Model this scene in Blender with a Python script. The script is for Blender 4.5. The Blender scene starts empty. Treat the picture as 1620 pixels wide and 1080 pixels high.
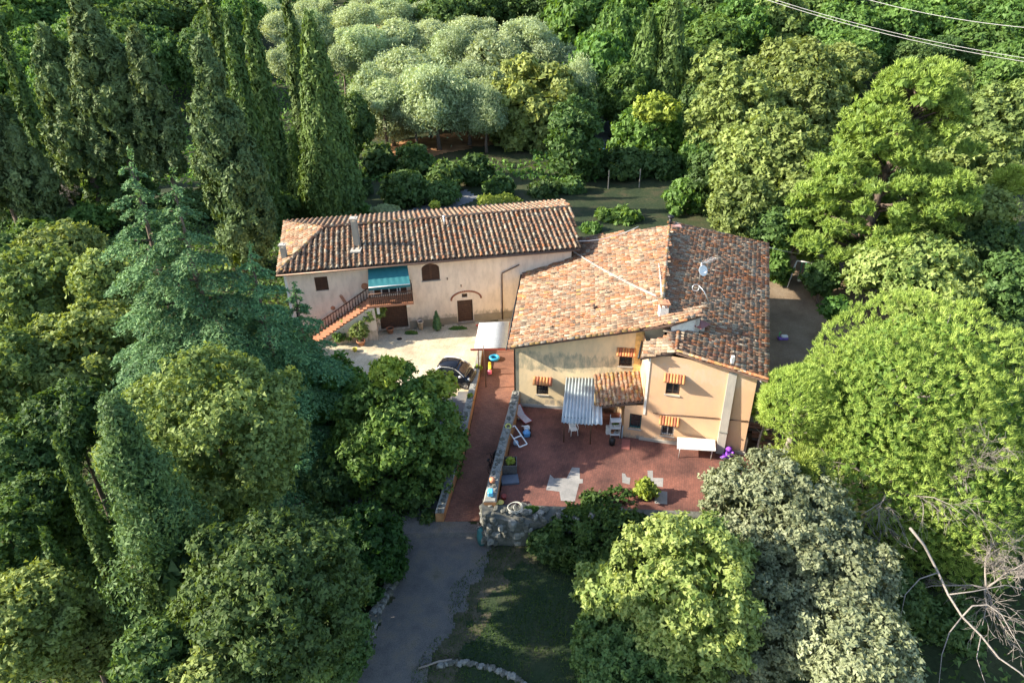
import bpy, math, random
import numpy as np
from mathutils import Matrix, Vector

# ------------------------------------------------------------------ camera, world, sun, exposure
scene = bpy.context.scene
COL = scene.collection
cam_data = bpy.data.cameras.new('camera')
cam = bpy.data.objects.new('camera', cam_data)
COL.objects.link(cam)
scene.camera = cam
cam_data.sensor_width = 36.0
cam_data.lens = 24.0
cam_data.clip_start = 0.5
cam_data.clip_end = 3000.0
PITCH = math.radians(30.0)
ROLL = math.radians(0.92)
_f = Vector((0, math.cos(PITCH), -math.sin(PITCH)))
_r = Vector((1, 0, 0))
_d = _f.cross(_r)
_r2 = _r * math.cos(ROLL) + _d * math.sin(ROLL)
if _r2.z > 0:
    _r2 = _r * math.cos(-ROLL) + _d * math.sin(-ROLL)
_u2 = -(_f.cross(_r2))
CAM = Vector((0, 0, 25.6))
M = Matrix((( _r2.x, _u2.x, -_f.x, CAM.x), (_r2.y, _u2.y, -_f.y, CAM.y), (_r2.z, _u2.z, -_f.z, CAM.z), (0, 0, 0, 1)))
cam.matrix_world = M

SUN_AZ = math.radians(3.0)      # direction the light travels, from +X towards +Y
SUN_EL = math.radians(28.5)
world = bpy.data.worlds.new('World')
scene.world = world
world.use_nodes = True
wn = world.node_tree.nodes
wl = world.node_tree.links
bg = wn['Background']
sky = wn.new('ShaderNodeTexSky')
sky.sky_type = 'NISHITA'
sky.sun_disc = False
sky.sun_elevation = SUN_EL
sky.sun_rotation = math.radians(270.0) - SUN_AZ
wl.new(sky.outputs[0], bg.inputs[0])
bg.inputs[1].default_value = 0.145
sun_data = bpy.data.lights.new('sun', 'SUN')
sun_data.energy = 5.0
sun_data.angle = math.radians(0.53)
sun_data.color = (1.0, 0.90, 0.74)
sun = bpy.data.objects.new('sun', sun_data)
COL.objects.link(sun)
sd = Vector((math.cos(SUN_AZ) * math.cos(SUN_EL), math.sin(SUN_AZ) * math.cos(SUN_EL), -math.sin(SUN_EL)))
sun.rotation_euler = sd.to_track_quat('-Z', 'Y').to_euler()
sun.location = (-40, 20, 60)
scene.view_settings.view_transform = 'Standard'
scene.view_settings.look = 'None'
scene.view_settings.exposure = 1.42
scene.view_settings.gamma = 1.0
scene.render.engine = 'CYCLES'
scene.cycles.max_bounces = 6
scene.cycles.diffuse_bounces = 3
scene.cycles.transmission_bounces = 3
scene.cycles.transparent_max_bounces = 4
scene.cycles.use_denoising = True

# ------------------------------------------------------------------ helpers
PI = math.pi
rng = np.random.default_rng(7)
rnd = random.Random(5)

def tag(o, label=None, cat=None, group=None, kind=None):
    if label: o['label'] = label
    if cat: o['category'] = cat
    if group: o['group'] = group
    if kind: o['kind'] = kind
    return o

def link(o, parent=None):
    COL.objects.link(o)
    if parent is not None:
        o.parent = parent
    return o

def thing(name, loc, label, cat, group=None):
    o = bpy.data.objects.new(name, None)
    o.empty_display_size = 0.3
    o.location = loc
    COL.objects.link(o)
    return tag(o, label, cat, group)

def mesh_np(name, verts, quads=None, tris=None, mat=None, v=None, smooth=False):
    me = bpy.data.meshes.new(name)
    verts = np.asarray(verts, dtype=np.float32)
    if quads is not None and np.asarray(quads).shape[1] == 3: quads, tris = None, quads
    nq = 0 if quads is None else len(quads)
    nt = 0 if tris is None else len(tris)
    me.vertices.add(len(verts))
    me.vertices.foreach_set('co', verts.ravel())
    loops = []
    if nq: loops.append(np.asarray(quads, dtype=np.int32).ravel())
    if nt: loops.append(np.asarray(tris, dtype=np.int32).ravel())
    loops = np.concatenate(loops)
    me.loops.add(len(loops))
    me.loops.foreach_set('vertex_index', loops)
    me.polygons.add(nq + nt)
    starts = np.concatenate([np.arange(nq) * 4, nq * 4 + np.arange(nt) * 3]).astype(np.int32)
    totals = np.concatenate([np.full(nq, 4), np.full(nt, 3)]).astype(np.int32)
    me.polygons.foreach_set('loop_start', starts)
    me.polygons.foreach_set('loop_total', totals)
    if smooth:
        me.polygons.foreach_set('use_smooth', np.ones(nq + nt, dtype=bool))
    if v is not None:
        v = np.asarray(v, dtype=np.float32)
        if v.ndim == 1:
            at = me.attributes.new('v', 'FLOAT', 'POINT')
            at.data.foreach_set('value', v)
        else:
            at = me.attributes.new('col', 'FLOAT_COLOR', 'POINT')
            at.data.foreach_set('color', np.hstack([v, np.ones((len(v), 1), np.float32)]).ravel())
    if mat: me.materials.append(mat)
    me.update(calc_edges=True)
    return me

def rotz(a):
    return Matrix.Rotation(a, 4, 'Z')

class MB:
    """collects simple shapes in world coordinates, then links them as one mesh"""
    def __init__(s):
        s.v = []; s.f = []; s.m = []; s.mi = 0; s.sm = []
    def add(s, vs, fs, smooth=False):
        b = len(s.v)
        s.v += [tuple(p) for p in vs]
        for f in fs:
            s.f.append([b + i for i in f]); s.m.append(s.mi); s.sm.append(smooth)
        return s
    def box(s, c, d, mat=None, rz=0, taper=1.0):
        """c centre, d full sizes"""
        R = mat if mat is not None else Matrix.Rotation(rz, 3, 'Z')
        vs = []
        for k, z in enumerate((-1, 1)):
            t = 1.0 if k == 0 else taper
            for x, y in ((-1, -1), (1, -1), (1, 1), (-1, 1)):
                vs.append(Vector(c) + R @ Vector((x * d[0] / 2 * t, y * d[1] / 2 * t, z * d[2] / 2)))
        s.add(vs, [(3, 2, 1, 0), (4, 5, 6, 7), (0, 1, 5, 4), (1, 2, 6, 5), (2, 3, 7, 6), (3, 0, 4, 7)])
        return s
    def bevbox(s, c, d, b=0.02, rz=0):
        """box with chamfered vertical and top edges"""
        x, y, z = d[0] / 2, d[1] / 2, d[2] / 2
        R = Matrix.Rotation(rz, 3, 'Z')
        def ring(xx, yy, zz, k):
            return [Vector(c) + R @ Vector(p) for p in ((-xx + k, -yy, zz), (xx - k, -yy, zz), (xx, -yy + k, zz), (xx, yy - k, zz), (xx - k, yy, zz), (-xx + k, yy, zz), (-xx, yy - k, zz), (-xx, -yy + k, zz))]
        rs = [ring(x, y, -z, b), ring(x, y, z - b, b), ring(x - b, y - b, z, b * .6)]
        s.loft(rs, caps=True)
        return s
    def prism(s, poly, z0, z1):
        """poly: list of xy (ccw); z0/z1 floats or lists"""
        n = len(poly)
        a = z0 if hasattr(z0, '__len__') else [z0] * n
        b = z1 if hasattr(z1, '__len__') else [z1] * n
        vs = [(p[0], p[1], a[i]) for i, p in enumerate(poly)] + [(p[0], p[1], b[i]) for i, p in enumerate(poly)]
        fs = [tuple(range(n - 1, -1, -1)), tuple(range(n, 2 * n))]
        for i in range(n):
            j = (i + 1) % n
            fs.append((i, j, n + j, n + i))
        return s.add(vs, fs)
    def extrude(s, pts3, off):
        """3-D polygon extruded by a vector"""
        n = len(pts3); off = Vector(off)
        vs = [Vector(p) for p in pts3] + [Vector(p) + off for p in pts3]
        fs = [tuple(range(n - 1, -1, -1)), tuple(range(n, 2 * n))]
        for i in range(n):
            j = (i + 1) % n
            fs.append((i, j, n + j, n + i))
        return s.add(vs, fs)
    def loft(s, rings, caps=True, smooth=False, closed=True):
        n = len(rings[0]); vs = [p for r_ in rings for p in r_]; fs = []
        for k in range(len(rings) - 1):
            for i in range(n if closed else n - 1):
                j = (i + 1) % n
                fs.append((k * n + i, k * n + j, (k + 1) * n + j, (k + 1) * n + i))
        if caps and closed:
            fs.append(tuple(range(n - 1, -1, -1)))
            fs.append(tuple((len(rings) - 1) * n + i for i in range(n)))
        return s.add(vs, fs, smooth)
    def tube(s, path, r, n=6, caps=True, smooth=True):
        path = [Vector(p) for p in path]
        rr = r if hasattr(r, '__len__') else [r] * len(path)
        rings = []
        ref = None
        for i, p in enumerate(path):
            t = (path[min(i + 1, len(path) - 1)] - path[max(i - 1, 0)])
            if t.length < 1e-6: t = Vector((0, 0, 1))
            t.normalize()
            if ref is None:
                ref = Vector((0, 0, 1)) if abs(t.z) < .9 else Vector((1, 0, 0))
            a = t.cross(ref)
            if a.length < 1e-4: a = t.cross(Vector((0, 1, 0)))
            a.normalize(); b = t.cross(a); ref = -b if False else a.cross(t)
            rings.append([p + (a * math.cos(k * 2 * PI / n) + b * math.sin(k * 2 * PI / n)) * rr[i] for k in range(n)])
        return s.loft(rings, caps, smooth)
    def lathe(s, c, prof, n=16, smooth=True, axis=None):
        """prof: (radius, height) pairs"""
        R = axis if axis is not None else Matrix.Identity(3)
        rings = [[Vector(c) + R @ Vector((r_ * math.cos(2 * PI * k / n), r_ * math.sin(2 * PI * k / n), z)) for k in range(n)] for r_, z in prof]
        return s.loft(rings, True, smooth)
    def torus(s, c, R_, r_, n=20, m=8, axis=None):
        A = axis if axis is not None else Matrix.Identity(3)
        vs = []; fs = []
        for i in range(n):
            t = 2 * PI * i / n
            for j in range(m):
                q = 2 * PI * j / m
                vs.append(Vector(c) + A @ Vector(((R_ + r_ * math.cos(q)) * math.cos(t), (R_ + r_ * math.cos(q)) * math.sin(t), r_ * math.sin(q))))
                fs.append((i * m + j, ((i + 1) % n) * m + j, ((i + 1) % n) * m + (j + 1) % m, i * m + (j + 1) % m))
        return s.add(vs, fs, True)
    def quad(s, a, b, c, d):
        return s.add([a, b, c, d], [(0, 1, 2, 3)])
    def build(s, name, mat, parent=None, smooth=None):
        me = bpy.data.meshes.new(name)
        off = Vector((0, 0, 0))
        q = parent
        while q is not None:
            off += q.location; q = q.parent
        me.from_pydata([tuple(Vector(p) - off) for p in s.v], [], s.f)
        for m_ in (mat if isinstance(mat, (list, tuple)) else [mat]):
            me.materials.append(m_)
        for p, k, sm in zip(me.polygons, s.m, s.sm):
            p.material_index = k
            p.use_smooth = sm if smooth is None else smooth
        me.update()
        return link(bpy.data.objects.new(name, me), parent)

# ------------------------------------------------------------------ materials
def new_mat(name):
    m = bpy.data.materials.new(name); m.use_nodes = True
    nt = m.node_tree
    return m, nt, nt.nodes, nt.links, nt.nodes['Principled BSDF']

def ramp(nt, stops):
    r_ = nt.nodes.new('ShaderNodeValToRGB')
    e = r_.color_ramp.elements
    while len(e) < len(stops): e.new(0.5)
    for i, (p, c) in enumerate(stops):
        e[i].position = p; e[i].color = (*c, 1)
    return r_

def flat(name, c, rough=.6, metal=0, spec=.5, vary=.12, scale=6.0, bump=0.0):
    m, nt, N, L, b = new_mat(name)
    tc = N.new('ShaderNodeTexCoord')
    no = N.new('ShaderNodeTexNoise'); no.inputs['Scale'].default_value = scale; no.inputs['Detail'].default_value = 6
    L.new(tc.outputs['Object'], no.inputs['Vector'])
    r_ = ramp(nt, [(.3, tuple(x * (1 - vary) for x in c)), (.7, tuple(min(1, x * (1 + vary)) for x in c))])
    L.new(no.outputs[0], r_.inputs[0]); L.new(r_.outputs[0], b.inputs['Base Color'])
    b.inputs['Roughness'].default_value = rough
    b.inputs['Metallic'].default_value = metal
    b.inputs['Specular IOR Level'].default_value = spec
    if bump:
        bp = N.new('ShaderNodeBump'); bp.inputs['Strength'].default_value = bump; bp.inputs['Distance'].default_value = .02
        L.new(no.outputs[0], bp.inputs['Height']); L.new(bp.outputs[0], b.inputs['Normal'])
    return m

def noise_mix(name, stops, scale=2.0, detail=8, rough=.9, scale2=None, stops2=None, fac2=.5, bump=.3, bdist=.03, stretch=None, spec=.3, distort=0.0, bscale=None):
    """stops: ramp of large noise; stops2: multiplied ramp of a finer noise"""
    m, nt, N, L, b = new_mat(name)
    tc = N.new('ShaderNodeTexCoord')
    mp = N.new('ShaderNodeMapping')
    if stretch: mp.inputs['Scale'].default_value = stretch
    L.new(tc.outputs['Object'], mp.inputs[0])
    no = N.new('ShaderNodeTexNoise'); no.inputs['Scale'].default_value = scale; no.inputs['Detail'].default_value = detail
    no.inputs['Roughness'].default_value = .6; no.inputs['Distortion'].default_value = distort
    L.new(mp.outputs[0], no.inputs['Vector'])
    r_ = ramp(nt, stops); L.new(no.outputs[0], r_.inputs[0])
    out = r_.outputs[0]
    if scale2:
        n2 = N.new('ShaderNodeTexNoise'); n2.inputs['Scale'].default_value = scale2; n2.inputs['Detail'].default_value = 6; n2.inputs['Roughness'].default_value = .65
        L.new(tc.outputs['Object'], n2.inputs['Vector'])
        r2 = ramp(nt, stops2); L.new(n2.outputs[0], r2.inputs[0])
        mx = N.new('ShaderNodeMix'); mx.data_type = 'RGBA'; mx.blend_type = 'MULTIPLY'; mx.inputs[0].default_value = fac2
        L.new(out, mx.inputs[6]); L.new(r2.outputs[0], mx.inputs[7]); out = mx.outputs[2]
    L.new(out, b.inputs['Base Color'])
    b.inputs['Roughness'].default_value = rough
    b.inputs['Specular IOR Level'].default_value = spec
    if bump:
        n3 = N.new('ShaderNodeTexNoise'); n3.inputs['Scale'].default_value = bscale or (scale2 or scale * 6); n3.inputs['Detail'].default_value = 8
        L.new(tc.outputs['Object'], n3.inputs['Vector'])
        bp = N.new('ShaderNodeBump'); bp.inputs['Strength'].default_value = bump; bp.inputs['Distance'].default_value = bdist
        L.new(n3.outputs[0], bp.inputs['Height']); L.new(bp.outputs[0], b.inputs['Normal'])
    m['out'] = 0
    return m

def leaf_mat(name, ca, cb, trans=.3, hue=.014, rough=.6, gloss=.015, tcol=None):
    m, nt, N, L, b = new_mat(name)
    N.remove(b)
    at = N.new('ShaderNodeAttribute'); at.attribute_name = 'v'
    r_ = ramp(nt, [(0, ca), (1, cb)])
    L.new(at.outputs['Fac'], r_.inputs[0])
    oi = N.new('ShaderNodeObjectInfo')
    hs = N.new('ShaderNodeHueSaturation')
    mr = N.new('ShaderNodeMapRange'); mr.inputs[3].default_value = .5 - hue; mr.inputs[4].default_value = .5 + hue * .6
    L.new(oi.outputs['Random'], mr.inputs[0]); L.new(mr.outputs[0], hs.inputs['Hue'])
    m2 = N.new('ShaderNodeMath'); m2.operation = 'MULTIPLY'; m2.inputs[1].default_value = 7.31
    fr = N.new('ShaderNodeMath'); fr.operation = 'FRACT'
    L.new(oi.outputs['Random'], m2.inputs[0]); L.new(m2.outputs[0], fr.inputs[0])
    mr2 = N.new('ShaderNodeMapRange'); mr2.inputs[3].default_value = .82; mr2.inputs[4].default_value = 1.15
    L.new(fr.outputs[0], mr2.inputs[0]); L.new(mr2.outputs[0], hs.inputs['Value'])
    L.new(r_.outputs[0], hs.inputs['Color'])
    di = N.new('ShaderNodeBsdfDiffuse'); tr = N.new('ShaderNodeBsdfTranslucent')
    L.new(hs.outputs[0], di.inputs[0])
    tm = N.new('ShaderNodeMix'); tm.data_type = 'RGBA'; tm.blend_type = 'MULTIPLY'; tm.inputs[0].default_value = 1
    tm.inputs[7].default_value = (*(tcol or (1.25, 1.15, .5)), 1)
    L.new(hs.outputs[0], tm.inputs[6]); L.new(tm.outputs[2], tr.inputs[0])
    mx = N.new('ShaderNodeMixShader'); mx.inputs[0].default_value = trans
    L.new(di.outputs[0], mx.inputs[1]); L.new(tr.outputs[0], mx.inputs[2])
    gl = N.new('ShaderNodeBsdfGlossy'); gl.inputs['Roughness'].default_value = rough; gl.inputs[0].default_value = (1, 1, 1, 1)
    mg = N.new('ShaderNodeMixShader'); mg.inputs[0].default_value = gloss
    L.new(mx.outputs[0], mg.inputs[1]); L.new(gl.outputs[0], mg.inputs[2])
    L.new(mg.outputs[0], N['Material Output'].inputs['Surface'])
    return m

LM = {
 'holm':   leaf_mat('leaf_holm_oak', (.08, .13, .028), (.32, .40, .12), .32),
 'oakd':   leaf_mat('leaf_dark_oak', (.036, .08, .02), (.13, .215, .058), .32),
 'lush':   leaf_mat('leaf_broad_green', (.042, .11, .02), (.18, .31, .068), .38),
 'lushy':  leaf_mat('leaf_yellow_green', (.13, .20, .028), (.45, .54, .09), .38),
 'linden': leaf_mat('leaf_linden', (.07, .15, .02), (.48, .56, .18), .34),
 'silver': leaf_mat('leaf_sage_oak', (.085, .11, .045), (.37, .40, .23), .24, gloss=.02),
 'olive':  leaf_mat('leaf_olive', (.18, .24, .11), (.52, .62, .36), .30, gloss=.02),
 'cyp':    leaf_mat('leaf_cypress', (.03, .072, .017), (.135, .21, .05), .2),
 'con':    leaf_mat('leaf_conifer', (.036, .07, .024), (.18, .245, .09), .2),
 'cedar':  leaf_mat('leaf_cedar', (.032, .10, .042), (.20, .36, .145), .22, hue=.01),
 'pine':   leaf_mat('leaf_stone_pine', (.09, .18, .025), (.52, .65, .15), .30, hue=.0),
 'aleppo': leaf_mat('leaf_pine', (.12, .20, .03), (.50, .64, .15), .32),
 'grass':  leaf_mat('leaf_grass', (.03, .07, .015), (.12, .19, .04), .3),
}
M_bark = noise_mix('bark', [(.3, (.06, .045, .035)), (.7, (.20, .15, .12))], 3, stretch=(6, 6, 1), bump=.6)
M_barkp = noise_mix('bark_pale', [(.3, (.16, .14, .12)), (.7, (.36, .32, .28))], 3, stretch=(6, 6, 1), bump=.5)
M_dead = noise_mix('dead_wood', [(.3, (.15, .13, .11)), (.7, (.36, .32, .28))], 4, stretch=(4, 4, 4), bump=.3)

# ------------------------------------------------------------------ leaves and crowns
def unit(a):
    return a / np.maximum(np.linalg.norm(a, axis=-1, keepdims=True), 1e-9)

def leaf_cards(P, Nn, T, Lh, Wd, v, fold=.15):
    """one narrow triangle per leaf or spray"""
    T = unit(T - Nn * np.sum(T * Nn, axis=1, keepdims=True))
    B = np.cross(Nn, T)
    Lh = np.broadcast_to(np.asarray(Lh, float), (len(P),))[:, None]
    Wd = np.broadcast_to(np.asarray(Wd, float), (len(P),))[:, None]
    b = P - T * Lh * .42 + B * Wd * .62
    d = P - T * Lh * .42 - B * Wd * .62 + Nn * Wd * fold
    c = P + T * Lh * .58 - Nn * Lh * .06
    verts = np.stack([b, d, c], axis=1).reshape(-1, 3)
    quads = np.arange(len(P) * 3).reshape(-1, 3)
    return verts, quads, np.repeat(v, 3)

def dirs(g, n):
    return unit(g.normal(size=(n, 3)))

def crown_broad(g, r, hz, lobes=34, lobe_r=.34, tufts=46, per=9, L=.26, W=.15, spread=.22, low=-.75, rough=.22, jitter=.62, inner=True):
    """billowing crown centred on the origin, radius r, half height hz"""
    d = dirs(g, lobes * 3)
    d = d[d[:, 2] > low][:lobes]
    # push lobes apart a little
    for _ in range(4):
        dd = d[:, None] - d[None]; q = np.sum(dd * dd, axis=2) + 1e-3
        np.fill_diagonal(q, 1e9)
        d = unit(d + np.sum(dd / q[..., None] ** 1.5, axis=1) * .012)
    ph = g.uniform(0, 6.28, 3)
    mod = 1 + rough * (np.sin(3 * np.arctan2(d[:, 1], d[:, 0]) + ph[0]) * .5 + np.sin(5 * d[:, 2] + ph[1]) * .3 + g.normal(size=len(d)) * .45)
    lr = lobe_r * r * g.choice([.55, .8, 1.0, 1.25, 1.5], len(d)) * g.uniform(.85, 1.15, len(d))
    sc = np.array([r, r, hz])
    C = d * sc * mod[:, None] * (1 - lr / r * .85)[:, None]
    vl = g.uniform(0, 1, len(d))
    # tufts on the lobes
    n = len(d) * tufts
    li = np.repeat(np.arange(len(d)), tufts)
    td = unit(dirs(g, n) + d[li] * .75 + np.array([0, 0, .15]))
    tp = C[li] + td * lr[li][:, None] * (.62 + .55 * g.uniform(0, 1, (n, 1)) ** .8) * np.array([1, 1, .85]) + g.normal(size=(n, 3)) * .03 * r
    # drop tufts that are deep inside the crown
    e = np.linalg.norm(tp / (sc * .62), axis=1)
    k = e > 1; tp = tp[k]; td = td[k]; li = li[k]; n = len(tp)
    vt = g.uniform(0, 1, n)
    ti = np.repeat(np.arange(n), per)
    P = tp[ti] + g.normal(size=(len(ti), 3)) * spread * np.array([.55, .55, .42])
    Nn = unit(td[ti] + g.normal(size=(len(ti), 3)) * jitter + np.array([0, 0, .25]))
    T = g.normal(size=(len(ti), 3)) + td[ti] * .3
    v = np.clip(.25 * vl[li[ti]] + .35 * vt[ti] + .4 * g.uniform(0, 1, len(ti)), 0, 1)
    P = P / np.quantile(np.linalg.norm(P / sc, axis=1), .965)
    Ls = L * g.uniform(.7, 1.3, len(ti))
    V, Q, vv = leaf_cards(P, Nn, T, Ls, Ls * W / L, v)
    if inner:
        il = max(.34, L * 1.5); m = int(60 * r * r * (.55 / il) ** 2 * 1.1)
        dd = dirs(g, m)
        P2 = dd * sc * g.uniform(.42, .68, (m, 1))
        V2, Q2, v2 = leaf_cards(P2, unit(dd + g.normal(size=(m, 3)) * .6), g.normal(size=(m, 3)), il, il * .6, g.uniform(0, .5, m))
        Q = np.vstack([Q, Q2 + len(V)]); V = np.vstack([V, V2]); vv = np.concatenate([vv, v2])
    return V, Q, vv

def crown_column(g, r, h, tufts=900, per=10, L=.30, W=.10, prof=None, spread=.16, upright=.8, rag=.12, tl=.5, inner=True):
    """columnar or conical crown, base at z=0; upright sprays"""
    prof = prof or (lambda t: (np.minimum(1, t * 5 + .55)) * np.power(np.clip(1 - t, 0, 1), .78))
    t = np.sort(g.uniform(0, 1, tufts * 3))
    w = prof(t); t = t[g.uniform(0, 1, len(t)) < (w / w.max()) ** 1.0 * .95 + .05][:tufts * 2]
    g.shuffle(t); t = t[:tufts]; n = len(t)
    a = g.uniform(0, 2 * PI, n)
    lob = 1 + rag * (np.sin(a * 3 + t * 9 + g.uniform(0, 6)) * .6 + np.sin(a * 7 + t * 23) * .5) + g.normal(size=n) * rag * .6
    rr = r * prof(t) * lob
    out = np.stack([np.cos(a), np.sin(a), np.zeros(n)], axis=1)
    tp = out * rr[:, None] * g.uniform(.85, 1.05, (n, 1)) + np.array([0, 0, 1]) * (t * h)[:, None]
    vt = np.clip(g.uniform(0, 1, n) * .8 + .2 * np.sin(a * 5 + t * 15), 0, 1)
    ti = np.repeat(np.arange(n), per)
    s = g.uniform(-.5, .5, len(ti))
    ax = unit(out[ti] * (1 - upright) + np.array([0, 0, upright]) + g.normal(size=(len(ti), 3)) * .12)
    P = tp[ti] + ax * (s * tl)[:, None] + g.normal(size=(len(ti), 3)) * spread * (.6 - .5 * s)[:, None]
    Nn = unit(out[ti] + g.normal(size=(len(ti), 3)) * .5 + np.array([0, 0, .15]))
    T = ax + g.normal(size=(len(ti), 3)) * .35
    v = np.clip(.5 * vt[ti] + .35 * g.uniform(0, 1, len(ti)) + .25 * (s + .5), 0, 1)
    Ls = L * g.uniform(.7, 1.3, len(ti))
    V, Q, vv = leaf_cards(P, Nn, T, Ls, Ls * W / L, v)
    if inner:
        m = int(60 * r * h)
        t2 = g.uniform(.02, .93, m); a2 = g.uniform(0, 2 * PI, m)
        o2 = np.stack([np.cos(a2), np.sin(a2), np.zeros(m)], axis=1)
        P2 = o2 * (r * prof(t2) * g.uniform(.3, .68, m))[:, None] + np.array([0, 0, 1]) * (t2 * h)[:, None]
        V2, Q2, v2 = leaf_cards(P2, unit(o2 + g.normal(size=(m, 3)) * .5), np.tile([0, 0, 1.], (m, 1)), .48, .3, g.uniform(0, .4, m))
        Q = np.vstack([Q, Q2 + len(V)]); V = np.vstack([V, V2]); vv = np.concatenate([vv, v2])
    return V, Q, vv

def crown_con(g, r, h, L=.26, W=.12, tufts=1300, per=10, point=.68):
    """feathery big conifer: bullet shape, made of leaning sprays"""
    prof = lambda t: np.minimum(1, .55 + t * 1.7) * np.power(np.clip(1 - t, 0, 1), point)
    n = 120
    # spray lobes
    t = g.uniform(0, 1, n) ** .95; a = g.uniform(0, 2 * PI, n)
    out = np.stack([np.cos(a), np.sin(a), np.zeros(n)], axis=1)
    rr = r * prof(t) * g.uniform(.62, .98, n)
    C = out * rr[:, None] + np.array([0, 0, 1]) * (t * h * .96)[:, None]
    lr = r * .27 * g.uniform(.6, 1.5, n) * (.35 + .65 * prof(t))
    k = max(8, tufts // n)
    li = np.repeat(np.arange(n), k)
    td = unit(dirs(g, len(li)) + out[li] * .7 + np.array([0, 0, .35]))
    tp = C[li] + td * lr[li][:, None] * np.array([1, 1, 1.7]) * g.uniform(.6, 1.1, (len(li), 1))
    ti = np.repeat(np.arange(len(li)), per)
    m = len(ti)
    P = tp[ti] + g.normal(size=(m, 3)) * np.array([.12, .12, .16])
    Nn = unit(td[ti] + g.normal(size=(m, 3)) * .5)
    T = out[li[ti]] * .5 + np.array([0, 0, .9]) + g.normal(size=(m, 3)) * .45
    vl = g.uniform(0, 1, n); vt = g.uniform(0, 1, len(li))
    v = np.clip(.25 * vl[li[ti]] + .35 * vt[ti] + .4 * g.uniform(0, 1, m), 0, 1)
    Ls = L * g.uniform(.7, 1.3, m)
    V, Q, vv = leaf_cards(P, Nn, T, Ls, Ls * W / L, v)
    mm = int(44 * r * h)
    t2 = g.uniform(.03, .92, mm); a2 = g.uniform(0, 2 * PI, mm)
    o2 = np.stack([np.cos(a2), np.sin(a2), np.zeros(mm)], axis=1)
    P2 = o2 * (r * prof(t2) * g.uniform(.25, .62, mm))[:, None] + np.array([0, 0, 1]) * (t2 * h)[:, None]
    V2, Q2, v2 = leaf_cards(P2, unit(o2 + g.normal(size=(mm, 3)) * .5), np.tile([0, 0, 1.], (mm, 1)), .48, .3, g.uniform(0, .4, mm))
    Q = np.vstack([Q, Q2 + len(V)]); V = np.vstack([V, V2]); vv = np.concatenate([vv, v2])
    return V, Q, vv

def crown_pine(g, r, hz, tufts=1500, spikes=26, L=.30, W=.045, lobes=40, flatb=-.25, lobe_r=.26, tr=.0):
    """pine crown of needle tufts: centred at origin, dome above"""
    d = dirs(g, lobes * 4)
    d = d[d[:, 2] > flatb][:lobes]
    for _ in range(5):
        dd = d[:, None] - d[None]; q = np.sum(dd * dd, axis=2) + 1e-3
        np.fill_diagonal(q, 1e9)
        d = unit(d + np.sum(dd / q[..., None] ** 1.5, axis=1) * .012)
    sc = np.array([r, r, hz])
    C = d * sc * (1 - lobe_r * .7) * g.uniform(.86, 1.06, (len(d), 1))
    lr = lobe_r * r * g.uniform(.75, 1.25, len(d))
    k = tufts // len(d)
    li = np.repeat(np.arange(len(d)), k)
    n = len(li)
    td = unit(dirs(g, n) + d[li] * .55 + np.array([0, 0, .55]))
    tp = C[li] + td * lr[li][:, None] * np.array([1, 1, .8]) * g.uniform(.85, 1.05, (n, 1))
    e = np.linalg.norm(tp / (sc * .66), axis=1); kk = e > 1
    tp = tp[kk]; td = td[kk]; li = li[kk]; n = len(tp)
    vl = g.uniform(0, 1, len(d)); vt = g.uniform(0, 1, n)
    ti = np.repeat(np.arange(n), spikes); m = len(ti)
    sd_ = unit(dirs(g, m) + td[ti] * .9 + np.array([0, 0, .5]))
    Ls = L * g.uniform(.7, 1.25, m)
    P = tp[ti] + sd_ * (Ls * .5)[:, None] + g.normal(size=(m, 3)) * .05
    Nn = unit(np.cross(sd_, dirs(g, m)))
    v = np.clip(.2 * vl[li[ti]] + .4 * vt[ti] + .4 * g.uniform(0, 1, m), 0, 1)
    P = P / np.quantile(np.linalg.norm(P / sc, axis=1), .97)
    V, Q, vv = leaf_cards(P, Nn, sd_, Ls, W, v, fold=0)
    mm = int(60 * r * r)
    dd = dirs(g, mm); dd[:, 2] = np.abs(dd[:, 2]) * .9 - .1
    P2 = dd * sc * g.uniform(.3, .6, (mm, 1))
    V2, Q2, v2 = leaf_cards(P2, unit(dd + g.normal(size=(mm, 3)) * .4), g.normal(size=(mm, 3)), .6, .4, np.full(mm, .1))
    Q = np.vstack([Q, Q2 + len(V)]); V = np.vstack([V, V2]); vv = np.concatenate([vv, v2])
    return V, Q, vv

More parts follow.
